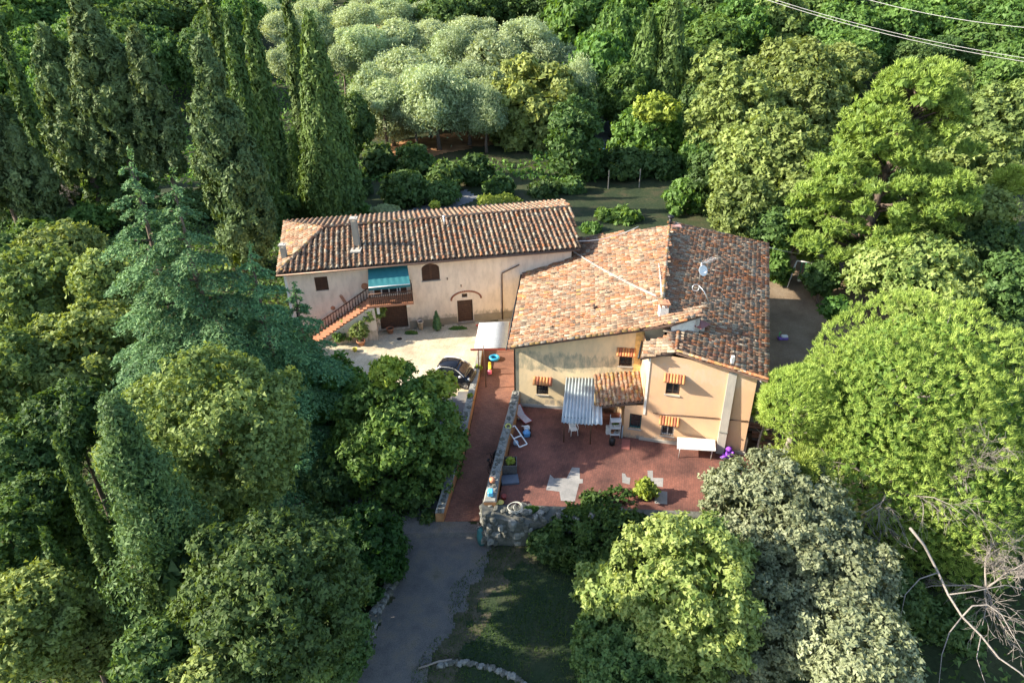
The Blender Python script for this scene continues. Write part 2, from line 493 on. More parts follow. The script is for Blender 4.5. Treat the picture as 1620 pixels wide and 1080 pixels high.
def crown_dome(g, r, hz, tufts=7000, spikes=14, L=.24, W=.045, low=-.42):
    """even dome of upright needle tufts with shallow hollows between them"""
    n = int(tufts / (1 - (low + 1) / 2))
    i = np.arange(n) + .5; z = 1 - 2 * i / n; a = i * 2.399963
    d = np.stack([np.sqrt(1 - z * z) * np.cos(a), np.sqrt(1 - z * z) * np.sin(a), z], axis=1)
    d = unit(d[z > low] + g.normal(size=(int((z > low).sum()), 3)) * .02); n = len(d)
    W0 = g.normal(size=(3, 14)); W1 = g.normal(size=(3, 10)); p0 = g.uniform(0, 6.28, 14); p1 = g.uniform(0, 6.28, 10)
    b0 = np.sin(d @ (W0 * 5.5) + p0).sum(axis=1) / 5; b1 = np.sin(d @ (W1 * 16) + p1).sum(axis=1) / 4
    W2 = g.normal(size=(3, 8)); b2 = np.sin(d @ (W2 * 2.4) + g.uniform(0, 6.28, 8)).sum(axis=1) / 3
    s = .96 + .055 * b2 + .05 * b0 + .05 * b1 + g.normal(size=n) * .016
    sc = np.array([r, r, hz])
    tp = d * sc * s[:, None]
    nrm = unit(d / sc)
    keep = g.uniform(0, 1, n) < np.clip(.80 + .6 * b1, .12, 1)
    tp = tp[keep]; nrm = nrm[keep]; b0 = b0[keep]; n = len(tp)
    vt = g.uniform(0, 1, n) * .7 + .3 * (b0 * .5 + .5)
    ti = np.repeat(np.arange(n), spikes); m = len(ti)
    sd_ = unit(dirs(g, m) * .8 + nrm[ti] * .55 + np.array([0, 0, .75]))
    Ls = L * g.uniform(.6, 1.25, m)
    P = tp[ti] + sd_ * (Ls * .5)[:, None] + g.normal(size=(m, 3)) * .045
    Nn = unit(np.cross(sd_, dirs(g, m)) + nrm[ti] * .3)
    v = np.clip(.5 * vt[ti] + .5 * g.uniform(0, 1, m), 0, 1)
    V, Q, vv = leaf_cards(P, Nn, sd_, Ls, W, v, fold=0)
    mm = int(110 * r * r); dd = dirs(g, mm); dd = dd[dd[:, 2] > low * .8]; mm = len(dd)
    P2 = dd * sc * g.uniform(.66, .80, (mm, 1))
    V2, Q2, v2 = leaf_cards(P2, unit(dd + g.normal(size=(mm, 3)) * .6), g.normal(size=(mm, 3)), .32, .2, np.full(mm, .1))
    Q = np.vstack([Q, Q2 + len(V)]); V = np.vstack([V, V2]); vv = np.concatenate([vv, v2])
    return V, Q, vv

def crown_domes(g, r, hz, parts, tufts, spikes, L, W):
    Vs = []; Qs = []; vs = []; nb = 0
    tot = sum(q[3] ** 2 for q in parts)
    for dx, dy, dz, k in parts:
        V, Q, vv = crown_dome(g, r * k, hz * min(1, k * 1.25), tufts=int(tufts * k * k / tot), spikes=spikes, L=L, W=W)
        V = V + np.array([dx * r, dy * r, dz * hz])
        Vs.append(V); Qs.append(Q + nb); nb += len(V); vs.append(vv)
    return np.vstack(Vs), np.vstack(Qs), np.concatenate(vs)

def crown_cedar(g, r, h, nb=70, side=1.0, leaf=.17):
    """tiers of arching branches with flat feathery side twigs; returns leaves plus branch polylines"""
    Ps = []; Ns = []; Ts = []; Vs = []; limbs = []
    ga = 2.399963
    for i in range(nb):
        t = (i + .5) / nb
        z = h * (.08 + .90 * t)
        R_ = r * (1 - t) ** .95 * g.uniform(.6, 1.15) + .3
        a = i * ga + g.uniform(-.25, .25)
        o = np.array([math.cos(a), math.sin(a), 0]); sdv = np.array([-math.sin(a), math.cos(a), 0])
        ns = 14
        s = np.linspace(0, 1, ns)
        arch = R_ * (.34 * s - .52 * s ** 2.2)
        pts = o[None] * (R_ * s)[:, None] + np.array([0, 0, 1.]) * (z + arch)[:, None] + sdv[None] * (np.sin(s * 3 + i) * .05 * R_)[:, None]
        limbs.append((pts, .05 + .05 * R_ / r))
        vb = g.uniform(0, 1)
        ntw = int(9 * R_ + 5)
        for j in range(ntw):
            q = .18 + .82 * (j + g.uniform(0, 1)) / ntw
            f = q * (ns - 1); k = min(int(f), ns - 2); p0 = pts[k] * (1 - (f - k)) + pts[k + 1] * (f - k)
            sg = 1 if j % 2 else -1
            ln = (.34 * R_ * (1 - q) ** .6 + .25) * g.uniform(.7, 1.3) * side
            tw = unit((o * .75 + sdv * sg * 1.0 + np.array([0, 0, .02]))[None])[0]
            m = int(ln / .040) + 4
            ss = g.uniform(0, 1, m)
            dro = -.5 * ln * ss ** 1.8
            P = p0[None] + tw[None] * (ln * ss)[:, None] + np.array([0, 0, 1.]) * dro[:, None] + g.normal(size=(m, 3)) * .05 + np.array([0, 0, -.03])
            Ps.append(P)
            Ns.append(unit(np.array([0, 0, 1.])[None] + g.normal(size=(m, 3)) * .42 + tw[None] * .2))
            Ts.append(tw[None] + g.normal(size=(m, 3)) * .7 + np.array([0, 0, -.25]))
            Vs.append(np.clip(.25 * vb + .75 * g.uniform(0, 1, m), 0, 1))
        # foliage along the limb itself
        m = int(R_ * 26) + 8
        ss = g.uniform(.1, 1, m); f = ss * (ns - 1); k = np.minimum(f.astype(int), ns - 2); fr = (f - k)[:, None]
        P = pts[k] * (1 - fr) + pts[k + 1] * fr + g.normal(size=(m, 3)) * .07
        Ps.append(P); Ns.append(unit(np.array([0, 0, 1.])[None] + g.normal(size=(m, 3)) * .5)); Ts.append(o[None] + g.normal(size=(m, 3)) * .8)
        Vs.append(np.clip(.3 + .7 * g.uniform(0, 1, m), 0, 1))
    # leader
    m = 160
    zz = h * g.uniform(.84, 1.03, m)
    P = np.stack([g.normal(size=m) * .10 + (zz - h * .9) * .12, g.normal(size=m) * .10, zz], axis=1)
    Ps.append(P); Ns.append(dirs(g, m)); Ts.append(np.tile([.3, 0, 1.], (m, 1)) + g.normal(size=(m, 3)) * .5); Vs.append(g.uniform(.2, 1, m))
    P = np.vstack(Ps); Nn = np.vstack(Ns); T = np.vstack(Ts); v = np.concatenate(Vs)
    Ls = leaf * g.uniform(.7, 1.4, len(P))
    V, Q, vv = leaf_cards(P, Nn, T, Ls, Ls * .42, v)
    return V, Q, vv, limbs

def trunk_mb(g, x, y, z0, z1, r0, limbs=5, spread=2.0, lean=(0, 0), split=.45, top=None):
    mb = MB()
    n = 7
    px = [Vector((x + lean[0] * (k / n) + math.sin(k * 1.3 + x) * .08, y + lean[1] * (k / n) + math.cos(k * 1.7 + y) * .08, z0 + (z1 - z0) * k / n)) for k in range(n + 1)]
    mb.tube(px, [r0 * (1.25 if k == 0 else 1) * (1 - .8 * k / n) for k in range(n + 1)], 8)
    for i in range(limbs):
        f = split + (1 - split) * i / max(1, limbs) * .85
        k = f * n; b = px[int(k)].lerp(px[min(n, int(k) + 1)], k - int(k))
        a = i * 2.4 + g.uniform(0, 1)
        ln = spread * g.uniform(.7, 1.1) * (1 - .35 * f)
        pts = [b + Vector((math.cos(a) * ln * s, math.sin(a) * ln * s, ln * (.55 * s + .15 * s * s))) for s in (0, .3, .65, 1)]
        mb.tube(pts, [r0 * .42 * (1 - .5 * f) * q for q in (1, .75, .5, .2)], 5)
    return mb

def crown_obj(name, V, Q, vv, mat, parent, loc=(0, 0, 0)):
    me = mesh_np(name, V, quads=Q, mat=mat, v=vv)
    o = bpy.data.objects.new(name, me)
    o.location = loc
    return link(o, parent)

# ------------------------------------------------------------------ surveying: a sight line of the photograph met with a known height or wall
def sight(px, py):
    return _f + _r2 * ((px - 810) / 1080.0) - _u2 * ((py - 540) / 1080.0)
def at(px, py, z=0.0):
    d_ = sight(px, py); return CAM + d_ * ((z - CAM.z) / d_.z)
def on_slope(px, py, p0, perp, s):
    n = Vector((-s * perp[0], -s * perp[1], 1)); d_ = sight(px, py)
    return CAM + d_ * ((Vector(p0) - CAM).dot(n) / d_.dot(n))
def depth_of(p):
    return (Vector(p) - CAM).dot(_f)

def sm(a, b, x):
    t = np.clip((np.asarray(x, float) - a) / (b - a), 0, 1); return t * t * (3 - 2 * t)
def lin(a, b, x):
    return np.clip((np.asarray(x, float) - a) / (b - a), 0, 1)
def tb(y):
    return -2.8 + .4 * sm(26.6, 28.5, y) + 2.4 * lin(28.5, 40.0, y)
def terrain(x, y):
    x = np.asarray(x, float); y = np.asarray(y, float)
    left = tb(y) - 1.2 * sm(-14, -26, x) * (1 - sm(38, 60, y)) - .9 * (1 - sm(8, 22, y))
    left = left - 1.6 * sm(-16, -26, x) * sm(30, 20, y)
    mid = -2.8 + 2.8 * sm(38, 50, y)
    right = -2.8 + 1.4 * sm(24, 31, y) + 1.4 * sm(46, 64, y)
    a = lin(-.25, .05, x); b = lin(13.9, 15.0, x)
    z = left * (1 - a) + mid * a
    z = z * (1 - b) + right * b
    z = np.where(y < 27.6, -2.8 - .9 * (1 - sm(8, 22, y)) - (1.2 * sm(-14, -26, x) + 1.6 * sm(-16, -26, x) * sm(30, 20, y)), z)
    bk = sm(50, 56, y)
    z = z * (1 - bk * (y > 50)) + 0.0
    hill = np.interp(y, [-1e3, 109, 114, 122, 135, 150, 200, 900], [0, 0, 1.0, 4.0, 7.2, 9.2, 14.5, 90]) + 2.0 * sm(120, 190, y) * sm(20, 90, np.abs(x))
    return z + hill + .12 * np.sin(x * .31 + y * .17) * sm(56, 75, y)
def tz(x, y):
    return float(terrain(x, y))

# ground as one sheet reaching past everything seen
xs = np.unique(np.concatenate([np.linspace(-420, -40, 40), np.linspace(-40, -4.5, 60), np.linspace(-4.5, 1, 45), np.linspace(1, 13.8, 16), np.linspace(13.8, 15.2, 6), np.linspace(15.2, 45, 40), np.linspace(45, 420, 40)]))
ys = np.unique(np.concatenate([np.linspace(-60, 8, 12), np.linspace(8, 60, 150), np.linspace(60, 200, 90), np.linspace(200, 900, 24)]))
GX, GY = np.meshgrid(xs, ys)
GZ = terrain(GX, GY)
idx = np.arange(GX.size).reshape(GX.shape)
gq = np.stack([idx[:-1, :-1], idx[:-1, 1:], idx[1:, 1:], idx[1:, :-1]], axis=-1).reshape(-1, 4)
M_ground = noise_mix('ground', [(.30, (.022, .036, .012)), (.5, (.040, .055, .018)), (.64, (.07, .065, .03)), (.8, (.14, .105, .06))], .22, scale2=5, stops2=[(.3, (.55, .55, .5)), (.7, (1, 1, 1))], fac2=.8, bump=.8, bdist=.06)
me = mesh_np('ground', np.stack([GX.ravel(), GY.ravel(), GZ.ravel()], axis=1), quads=gq, mat=M_ground, smooth=True)
ground = link(bpy.data.objects.new('ground', me)); tag(ground, kind='structure')

def sheet(name, poly, mat, dz, step=.4, zf=None, fray=0.0, nz=3.0):
    """a sheet over the terrain, cut to a polygon; its edge frayed by noise"""
    from mathutils import noise
    P = [(p[0], p[1]) for p in poly]
    x0, x1 = min(p[0] for p in P), max(p[0] for p in P); y0, y1 = min(p[1] for p in P), max(p[1] for p in P)
    nx = max(2, int((x1 - x0) / step)); ny = max(2, int((y1 - y0) / step))
    def inside(x, y):
        c = False; n = len(P)
        for i in range(n):
            a, b = P[i], P[i - 1]
            if (a[1] > y) != (b[1] > y) and x < (b[0] - a[0]) * (y - a[1]) / (b[1] - a[1]) + a[0]: c = not c
        return c
    vs = {}; fs = []; vl = []
    def vid(i, j):
        if (i, j) not in vs:
            x = x0 + (x1 - x0) * i / nx; y = y0 + (y1 - y0) * j / ny
            vs[(i, j)] = len(vl); vl.append((x, y, (zf(x, y) if zf else tz(x, y)) + dz))
        return vs[(i, j)]
    for i in range(nx):
        for j in range(ny):
            x = x0 + (x1 - x0) * (i + .5) / nx; y = y0 + (y1 - y0) * (j + .5) / ny
            if fray:
                q = noise.noise_vector(Vector((x * nz, y * nz, 0)))
                x += q.x * fray; y += q.y * fray
            if inside(x, y): fs.append((vid(i, j), vid(i + 1, j), vid(i + 1, j + 1), vid(i, j + 1)))
    me = bpy.data.meshes.new(name); me.from_pydata(vl, [], fs); me.materials.append(mat); me.update()
    return link(bpy.data.objects.new(name, me))

M_gravel = noise_mix('gravel', [(.3, (.12, .115, .108)), (.5, (.17, .16, .145)), (.62, (.20, .175, .14)), (.75, (.14, .13, .09))], 1.1, scale2=22, stops2=[(.35, (.5, .5, .52)), (.6, (1, 1, 1))], fac2=.8, bump=.9, bdist=.04)
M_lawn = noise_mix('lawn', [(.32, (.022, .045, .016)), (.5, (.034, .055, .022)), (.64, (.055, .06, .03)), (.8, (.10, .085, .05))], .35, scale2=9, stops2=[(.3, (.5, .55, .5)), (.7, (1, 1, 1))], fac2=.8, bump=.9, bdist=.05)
M_dirt = noise_mix('bare_earth', [(.3, (.16, .115, .075)), (.5, (.24, .175, .115)), (.72, (.30, .235, .165))], .5, scale2=8, stops2=[(.3, (.6, .6, .58)), (.7, (1, 1, 1))], fac2=.7, bump=.7)
M_redearth = noise_mix('red_earth', [(.3, (.20, .10, .05)), (.6, (.42, .22, .10)), (.75, (.5, .30, .15))], .5, scale2=6, stops2=[(.3, (.6, .6, .58)), (.7, (1, 1, 1))], bump=.5)
M_road = noise_mix('road_grey', [(.3, (.16, .16, .165)), (.7, (.24, .24, .24))], .6, scale2=10, stops2=[(.3, (.8, .8, .8)), (.7, (1, 1, 1))], bump=.2)
M_asph = noise_mix('old_asphalt', [(.3, (.12, .125, .13)), (.6, (.18, .18, .18)), (.75, (.24, .22, .19))], .7, scale2=14, stops2=[(.3, (.7, .7, .7)), (.7, (1, 1, 1))], bump=.4)

def PXY(pts, z):
    out = []
    for p in pts:
        q = at(p[0], p[1], z); out.append((q.x, q.y))
    return out

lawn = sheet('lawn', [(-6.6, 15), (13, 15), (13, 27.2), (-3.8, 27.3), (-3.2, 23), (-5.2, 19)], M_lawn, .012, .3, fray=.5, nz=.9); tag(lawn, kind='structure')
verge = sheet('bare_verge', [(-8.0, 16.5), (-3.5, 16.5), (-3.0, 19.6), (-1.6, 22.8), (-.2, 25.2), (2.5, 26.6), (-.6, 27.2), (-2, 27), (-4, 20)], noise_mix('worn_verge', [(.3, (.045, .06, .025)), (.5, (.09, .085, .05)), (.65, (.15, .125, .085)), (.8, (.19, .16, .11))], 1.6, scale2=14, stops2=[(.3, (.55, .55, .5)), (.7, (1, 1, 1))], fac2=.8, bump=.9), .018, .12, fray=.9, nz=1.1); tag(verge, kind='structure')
track = sheet('gravel_track', [(-8.0, 16.5), (-4.4, 16.5), (-4.0, 19.4), (-2.8, 22.6), (-1.7, 25.0), (-1.3, 27.2), (-1.6, 27.9), (-4.0, 28.6), (-4.6, 30.4), (-8.5, 31.0), (-7.8, 28.5), (-6.1, 26.2), (-6.5, 23.4), (-7.4, 20)], M_gravel, .024, .12, fray=.55, nz=1.3); tag(track, kind='structure')
yard = sheet('bare_earth_yard', [(13.6, 33), (15.2, 31.5), (21, 34), (27, 42), (34, 50), (36, 62), (29, 64), (20.6, 61), (19.5, 50)], M_dirt, .02, .35, fray=.6, nz=.7); tag(yard, kind='structure')
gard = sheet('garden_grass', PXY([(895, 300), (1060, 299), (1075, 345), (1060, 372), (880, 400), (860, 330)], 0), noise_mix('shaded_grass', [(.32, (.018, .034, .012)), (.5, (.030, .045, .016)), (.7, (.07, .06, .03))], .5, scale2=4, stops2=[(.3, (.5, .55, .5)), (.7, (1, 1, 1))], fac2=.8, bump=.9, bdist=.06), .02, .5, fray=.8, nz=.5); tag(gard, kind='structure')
p_ = sheet('back_path', PXY([(640, 336), (735, 300), (760, 312), (660, 350)], 0), M_road, .03, .4, fray=.3); tag(p_, kind='structure')
p_ = sheet('red_earth_path', PXY([(588, 232), (700, 214), (800, 204), (812, 222), (720, 240), (640, 262), (596, 262)], 0), M_redearth, .05, .5, fray=.9, nz=.6); tag(p_, kind='structure')
p_ = sheet('far_road', PXY([(926, 182), (990, 186), (985, 205), (962, 215), (950, 250), (928, 250), (942, 214), (934, 198)], 0), M_road, .05, .5, fray=.3); tag(p_, kind='structure')
p_ = sheet('grove_earth', PXY([(556, 102), (610, 90), (720, 92), (720, 118), (640, 130), (556, 128)], 4.0), M_redearth, .05, 1.0, fray=1.0, nz=.3); tag(p_, kind='structure')

# ---- courtyard paving, pale stone slabs laid in courses
def paving_mat(name, c1, c2, cj, bw, bh, rz=0.0, stain=None, sc=1.0, mort=.02, bump=.3, stain_scale=.5):
    m, nt, N, L, b = new_mat(name)
    tc = N.new('ShaderNodeTexCoord'); mp = N.new('ShaderNodeMapping'); mp.inputs['Rotation'].default_value = (0, 0, rz)
    L.new(tc.outputs['Object'], mp.inputs[0])
    br = N.new('ShaderNodeTexBrick'); br.inputs['Scale'].default_value = sc
    br.inputs['Brick Width'].default_value = bw; br.inputs['Row Height'].default_value = bh
    br.inputs['Mortar Size'].default_value = mort; br.inputs['Mortar Smooth'].default_value = .5
    br.inputs['Color1'].default_value = (*c1, 1); br.inputs['Color2'].default_value = (*c2, 1); br.inputs['Mortar'].default_value = (*cj, 1)
    L.new(mp.outputs[0], br.inputs['Vector'])
    no = N.new('ShaderNodeTexNoise'); no.inputs['Scale'].default_value = stain_scale; no.inputs['Detail'].default_value = 8; no.inputs['Roughness'].default_value = .65
    L.new(tc.outputs['Object'], no.inputs['Vector'])
    r_ = ramp(nt, stain or [(.3, (.55, .55, .55)), (.6, (1, 1, 1))])
    L.new(no.outputs[0], r_.inputs[0])
    mx = N.new('ShaderNodeMix'); mx.data_type = 'RGBA'; mx.blend_type = 'MULTIPLY'; mx.inputs[0].default_value = 1
    L.new(br.outputs[0], mx.inputs[6]); L.new(r_.outputs[0], mx.inputs[7])
    n2 = N.new('ShaderNodeTexNoise'); n2.inputs['Scale'].default_value = 14; n2.inputs['Detail'].default_value = 5
    L.new(tc.outputs['Object'], n2.inputs['Vector'])
    r2 = ramp(nt, [(.3, (.72, .72, .72)), (.65, (1.0, 1.0, 1.0))]); L.new(n2.outputs[0], r2.inputs[0])
    m2 = N.new('ShaderNodeMix'); m2.data_type = 'RGBA'; m2.blend_type = 'MULTIPLY'; m2.inputs[0].default_value = 1
    L.new(mx.outputs[2], m2.inputs[6]); L.new(r2.outputs[0], m2.inputs[7])
    L.new(m2.outputs[2], b.inputs['Base Color'])
    b.inputs['Roughness'].default_value = .9; b.inputs['Specular IOR Level'].default_value = .25
    bp = N.new('ShaderNodeBump'); bp.inputs['Strength'].default_value = bump; bp.inputs['Distance'].default_value = .02
    L.new(n2.outputs[0], bp.inputs['Height']); L.new(bp.outputs[0], b.inputs['Normal'])
    return m
M_court = paving_mat('courtyard_slabs', (.74, .64, .47), (.67, .57, .42), (.52, .45, .34), .9, .45, math.radians(-80), [(.28, (.52, .50, .46)), (.5, (.85, .84, .80)), (.66, (1, 1, 1))], mort=.012)
M_terr = paving_mat('terrace_brick', (.27, .115, .085), (.215, .092, .07), (.16, .085, .07), .26, .13, math.radians(-75), [(.30, (.36, .42, .47)), (.46, (.72, .74, .76)), (.62, (1.1, 1.05, 1.0))], mort=.01, stain_scale=.42)
M_rampb = paving_mat('ramp_brick', (.31, .15, .10), (.25, .12, .085), (.17, .10, .08), .26, .13, math.radians(10), [(.30, (.45, .46, .48)), (.48, (.82, .82, .82)), (.65, (1.1, 1.05, 1.0))], mort=.01, stain_scale=.35)

court = sheet('courtyard_paving', [(-17, 33.5), (-12, 35), (-10.5, 36.4), (-7, 36.8), (-4.4, 37.2), (-2.6, 38.4), (-2.25, 39.4), (-2.15, 42.8), (-.2, 43.4), (0, 47.9), (-16, 45.2), (-19, 44)], M_court, .03, .35, zf=lambda x, y: max(tz(x, y), tb(y))); tag(court, kind='structure')
asph = sheet('asphalt_parking', [(-14, 28.6), (-4.4, 29.2), (-3.6, 33), (-2.95, 36.5), (-2.65, 38.6), (-4.4, 37.6), (-7, 37.3), (-10.5, 36.9), (-14, 35)], M_asph, .045, .35, zf=lambda x, y: tb(y)); tag(asph, kind='structure')

# ---- ramp, terrace
RL = [(-2.1, 43.0), (-2.25, 39.5), (-3.0, 32.8), (-3.95, 28.6)]
RR = [(.0, 43.0), (.0, 37.6), (-.8, 33.6), (-1.75, 28.2)]
def lerp_poly(P, y):
    for a, b in zip(P[:-1], P[1:]):
        if b[1] <= y <= a[1]: return a[0] + (b[0] - a[0]) * (a[1] - y) / (a[1] - b[1])
    return P[-1][0] if y < P[-1][1] else P[0][0]
mb = MB(); rings = []
for k in range(31):
    y = 43.0 - (43.0 - 28.3) * k / 30
    z = float(tb(y)) + .07
    xl, xr = lerp_poly(RL, y), lerp_poly(RR, y) + .12
    rings.append([Vector((xl, y, z)), Vector((xr, y, z))])
for a, b in zip(rings[:-1], rings[1:]): mb.quad(a[0], b[0], b[1], a[1])
e_ = rings[-1]; mb.quad(e_[0], e_[0] - Vector((0, .02, .5)), e_[1] - Vector((0, .02, .5)), e_[1])
ramp_o = mb.build('brick_ramp', M_rampb); tag(ramp_o, kind='structure')

TERR = [(-.95, 27.95), (8.6, 27.4), (14.6, 27.0), (15.0, 31.6), (9, 37), (.5, 38.2), (-.35, 32.2)]
mb = MB(); mb.prism(TERR, -2.9, -1.0)
terr = mb.build('brick_terrace', M_terr); tag(terr, kind='structure')
M_conc = noise_mix('concrete_patch', [(.3, (.20, .20, .19)), (.55, (.29, .28, .265)), (.75, (.38, .37, .34))], 1.5, scale2=12, stops2=[(.3, (.75, .75, .75)), (.7, (1, 1, 1))], bump=.3)
for k, pts in enumerate([
        [(2.1, 30.53), (2.3, 30.2), (3.03, 30.19), (3.42, 31.13), (3.86, 31.08), (3.78, 30.1), (3.95, 30.1), (3.92, 29.75), (3.71, 29.72), (3.33, 28.27), (2.57, 28.35), (2.54, 29.08), (1.79, 29.24)],
        [(7.8, 30.73), (8.11, 30.73), (8.0, 30.1), (8.59, 30.06), (8.41, 29.31), (7.24, 29.64), (7.35, 30.09), (7.7, 30.08)],
        [(6.28, 30.55), (6.45, 30.5), (6.5, 30.2), (6.71, 30.14), (6.57, 29.58), (6.18, 29.74)],
        [(7.9, 29.07), (8.59, 28.94), (8.38, 27.94), (7.71, 28.03)]]):
    mb = MB(); mb.prism(pts[::-1] if k != 0 else pts[::-1], -1.004, -.994)
    o = mb.build('concrete_patch', M_conc, terr)

# ---- stones shared by the rough walls
M_stone = noise_mix('rubble_stone', [(.3, (.07, .075, .065)), (.5, (.13, .13, .11)), (.72, (.23, .22, .19))], 2.2, scale2=16, stops2=[(.3, (.6, .62, .6)), (.7, (1, 1, 1))], bump=.6)
M_stonec = noise_mix('cement_cap', [(.3, (.17, .17, .155)), (.5, (.27, .265, .24)), (.72, (.38, .37, .33))], 1.6, scale2=9, stops2=[(.3, (.6, .64, .6)), (.7, (1, 1, 1))], bump=.6)
M_orange = noise_mix('orange_render', [(.3, (.36, .17, .07)), (.6, (.52, .27, .12)), (.8, (.56, .36, .2))], 1.4, scale2=8, stops2=[(.3, (.7, .7, .7)), (.7, (1, 1, 1))], bump=.3)
stone_meshes = []
for k in range(7):
    g = np.random.default_rng(40 + k)
    mb = MB()
    n = 7
    an = [2 * PI * i / n + g.uniform(-.2, .2) for i in range(n)]
    rr = [g.uniform(.38, .55) for _ in range(n)]
    r0 = [Vector((math.cos(a) * q, math.sin(a) * q * .8, -.5)) for a, q in zip(an, rr)]
    r1 = [Vector((math.cos(a) * q * 1.05, math.sin(a) * q * .85, .2 + g.uniform(-.1, .1))) for a, q in zip(an, rr)]
    r2 = [Vector((math.cos(a) * q * .7, math.sin(a) * q * .55, .42 + g.uniform(-.06, .06))) for a, q in zip(an, rr)]
    mb.loft([r0, r1, r2])
    me = bpy.data.meshes.new('stone'); me.from_pydata([tuple(p) for p in mb.v], [], mb.f); me.materials.append(M_stone if k < 4 else M_stonec); me.update()
    stone_meshes.append(me)
def world_off(o):
    off = Vector((0, 0, 0))
    while o is not None: off += o.location; o = o.parent
    return off
def put_stone(parent, p, s, g, flatz=.6):
    o = bpy.data.objects.new('stone', stone_meshes[g.integers(0, 7)])
    o.location = Vector(p) - world_off(parent)
    o.rotation_euler = (g.uniform(-.2, .2), g.uniform(-.2, .2), g.uniform(0, 6.28))
    o.scale = (s * g.uniform(.8, 1.25), s * g.uniform(.8, 1.2), s * flatz * g.uniform(.8, 1.3))
    return link(o, parent)

# parapet between ramp and terrace: left side, right side, top height
PW = [(37.6, .02, .5, .05), (35.2, -.35, .15, -.02), (33.0, -.75, -.3, -.12), (31.0, -1.1, -.62, -.2), (29.4, -1.4, -.85, -.28), (27.6, -1.65, -1.0, -.35)]
t = thing('parapet_wall', (PW[3][1], 31, -2.6), 'rubble-topped orange parapet wall between the brick ramp and the terrace', 'wall')
mb = MB(); rings = []
for y, xl, xr, zt in PW:
    rings.append([Vector((xl, y, -2.9)), Vector((xr, y, -2.9)), Vector((xr, y, zt)), Vector((xl, y, zt))])
mb.loft(rings); mb.build('rendered_wall', M_orange, t)
g = np.random.default_rng(3)
mb = MB(); rings = []
for y, xl, xr, zt in PW:
    rings.append([Vector((xl - .05, y + .01, zt + .004)), Vector((xr + .02, y + .01, zt + .004)), Vector((xr - .06, y + .01, zt + .10)), Vector((xl + .03, y + .01, zt + .10))])
mb.loft(rings); mb.build('cement_coping', M_stonec, t)
def pw_at(y):
    for a, b in zip(PW[:-1], PW[1:]):
        if b[0] <= y <= a[0]:
            f_ = (a[0] - y) / (a[0] - b[0]); return [a[i] + (b[i] - a[i]) * f_ for i in range(1, 4)]
    return PW[-1][1:]
y = 37.4
while y > 27.8:
    xl, xr, zt = pw_at(y)
    put_stone(t, (xl + (xr - xl) * g.uniform(.2, .8), y, zt + .10), g.uniform(.22, .4), g, .4)
    y -= g.uniform(.14, .24)

# left wall of the ramp with stone coping
LW = [(43.0, -2.42, -2.12, .55), (39.5, -2.66, -2.28, .45), (36.0, -3.1, -2.68, .05), (33.0, -3.5, -3.04, -.55), (30.0, -4.1, -3.66, -1.3), (28.3, -4.45, -4.0, -1.75)]
t = thing('ramp_side_wall', (-3.3, 35, -1.4), 'low plastered stone wall along the left edge of the brick ramp, beside the parked car', 'wall')
mb = MB(); mb.loft([[Vector((xl, y, zt - 1.7)), Vector((xr, y, zt - 1.7)), Vector((xr, y, zt)), Vector((xl, y, zt))] for y, xl, xr, zt in LW]); mb.build('rendered_wall', M_orange, t)
mb = MB(); mb.loft([[Vector((xl - .02, y, zt + .004)), Vector((xr + .03, y, zt + .004)), Vector((xr, y, zt + .07)), Vector((xl, y, zt + .07))] for y, xl, xr, zt in LW]); mb.build('cement_coping', M_stonec, t)
y = 39.0
while y > 28.4:
    for a, b in zip(LW[:-1], LW[1:]):
        if b[0] <= y <= a[0]:
            f_ = (a[0] - y) / (a[0] - b[0]); xl, xr, zt = [a[i] + (b[i] - a[i]) * f_ for i in range(1, 4)]
    put_stone(t, ((xl + xr) / 2 + g.uniform(-.08, .08), y, zt + .06), g.uniform(.28, .42), g, .3)
    y -= g.uniform(.22, .34)

# retaining wall at the foot of the terrace: rough rubble face
t = thing('retaining_wall', (2, 27.6, -2.8), 'rough rubble retaining wall holding up the front of the brick terrace', 'wall')
mb = MB()
mb.prism([(-1.75, 26.9), (.2, 26.75), (2.4, 27.0), (8.6, 27.0), (14.6, 26.6), (14.6, 26.99), (8.6, 27.38), (-1.0, 27.9), (-1.75, 28.0)], -2.95, [-.55, -1.1, -1.25, -1.02, -1.02, -.98, -.98, -.75, -.45])
mb.build('rubble_core', M_stone, t)
for k in range(120):
    x = g.uniform(-1.75, 5.5); z = g.uniform(-2.7, -.8)
    put_stone(t, (x, 26.86 + .03 * x + g.uniform(-.05, .1), z), g.uniform(.25, .5), g, .8)
for k in range(60):
    x = g.uniform(-1.7, 6); put_stone(t, (x, 27.35 + g.uniform(-.4, .45), -.62 - .25 * lin(-1, 2, x)), g.uniform(.25, .45), g, .35)
for k in range(22):
    put_stone(t, (-1.72, g.uniform(26.9, 28.0), g.uniform(-2.6, -.6)), g.uniform(.3, .45), g, .8)

# low dry stone edging beside the track, and the arc of stones on the lawn
t = thing('stone_edging', (-6.4, 23, -2.8), 'curved low stone edging along the left side of the gravel track', 'stone edging')
for k in range(46):
    f_ = k / 45; x = -6.0 - 1.5 * f_ ** 1.6 + .1 * math.sin(f_ * 9); y = 26.4 - 6.6 * f_
    put_stone(t, (x - .05, y, tz(x, y) + .1), g.uniform(.32, .46), g, .9)
    put_stone(t, (x - .3, y + .05, tz(x, y) + .18), g.uniform(.3, .42), g, .9)
t = thing('stone_border', (-2, 19.6, -2.8), 'arc of rough stones set in the grass at the bottom edge of the lawn', 'stone border')
for k in range(38):
    f_ = k / 37; x = -3.6 + 4.4 * f_; y = 19.95 - 1.5 * f_ ** 2.2 - .25 * (1 - f_) ** 3
    put_stone(t, (x, y + g.uniform(-.06, .06), tz(x, y) + .06), g.uniform(.22, .36), g, .7)
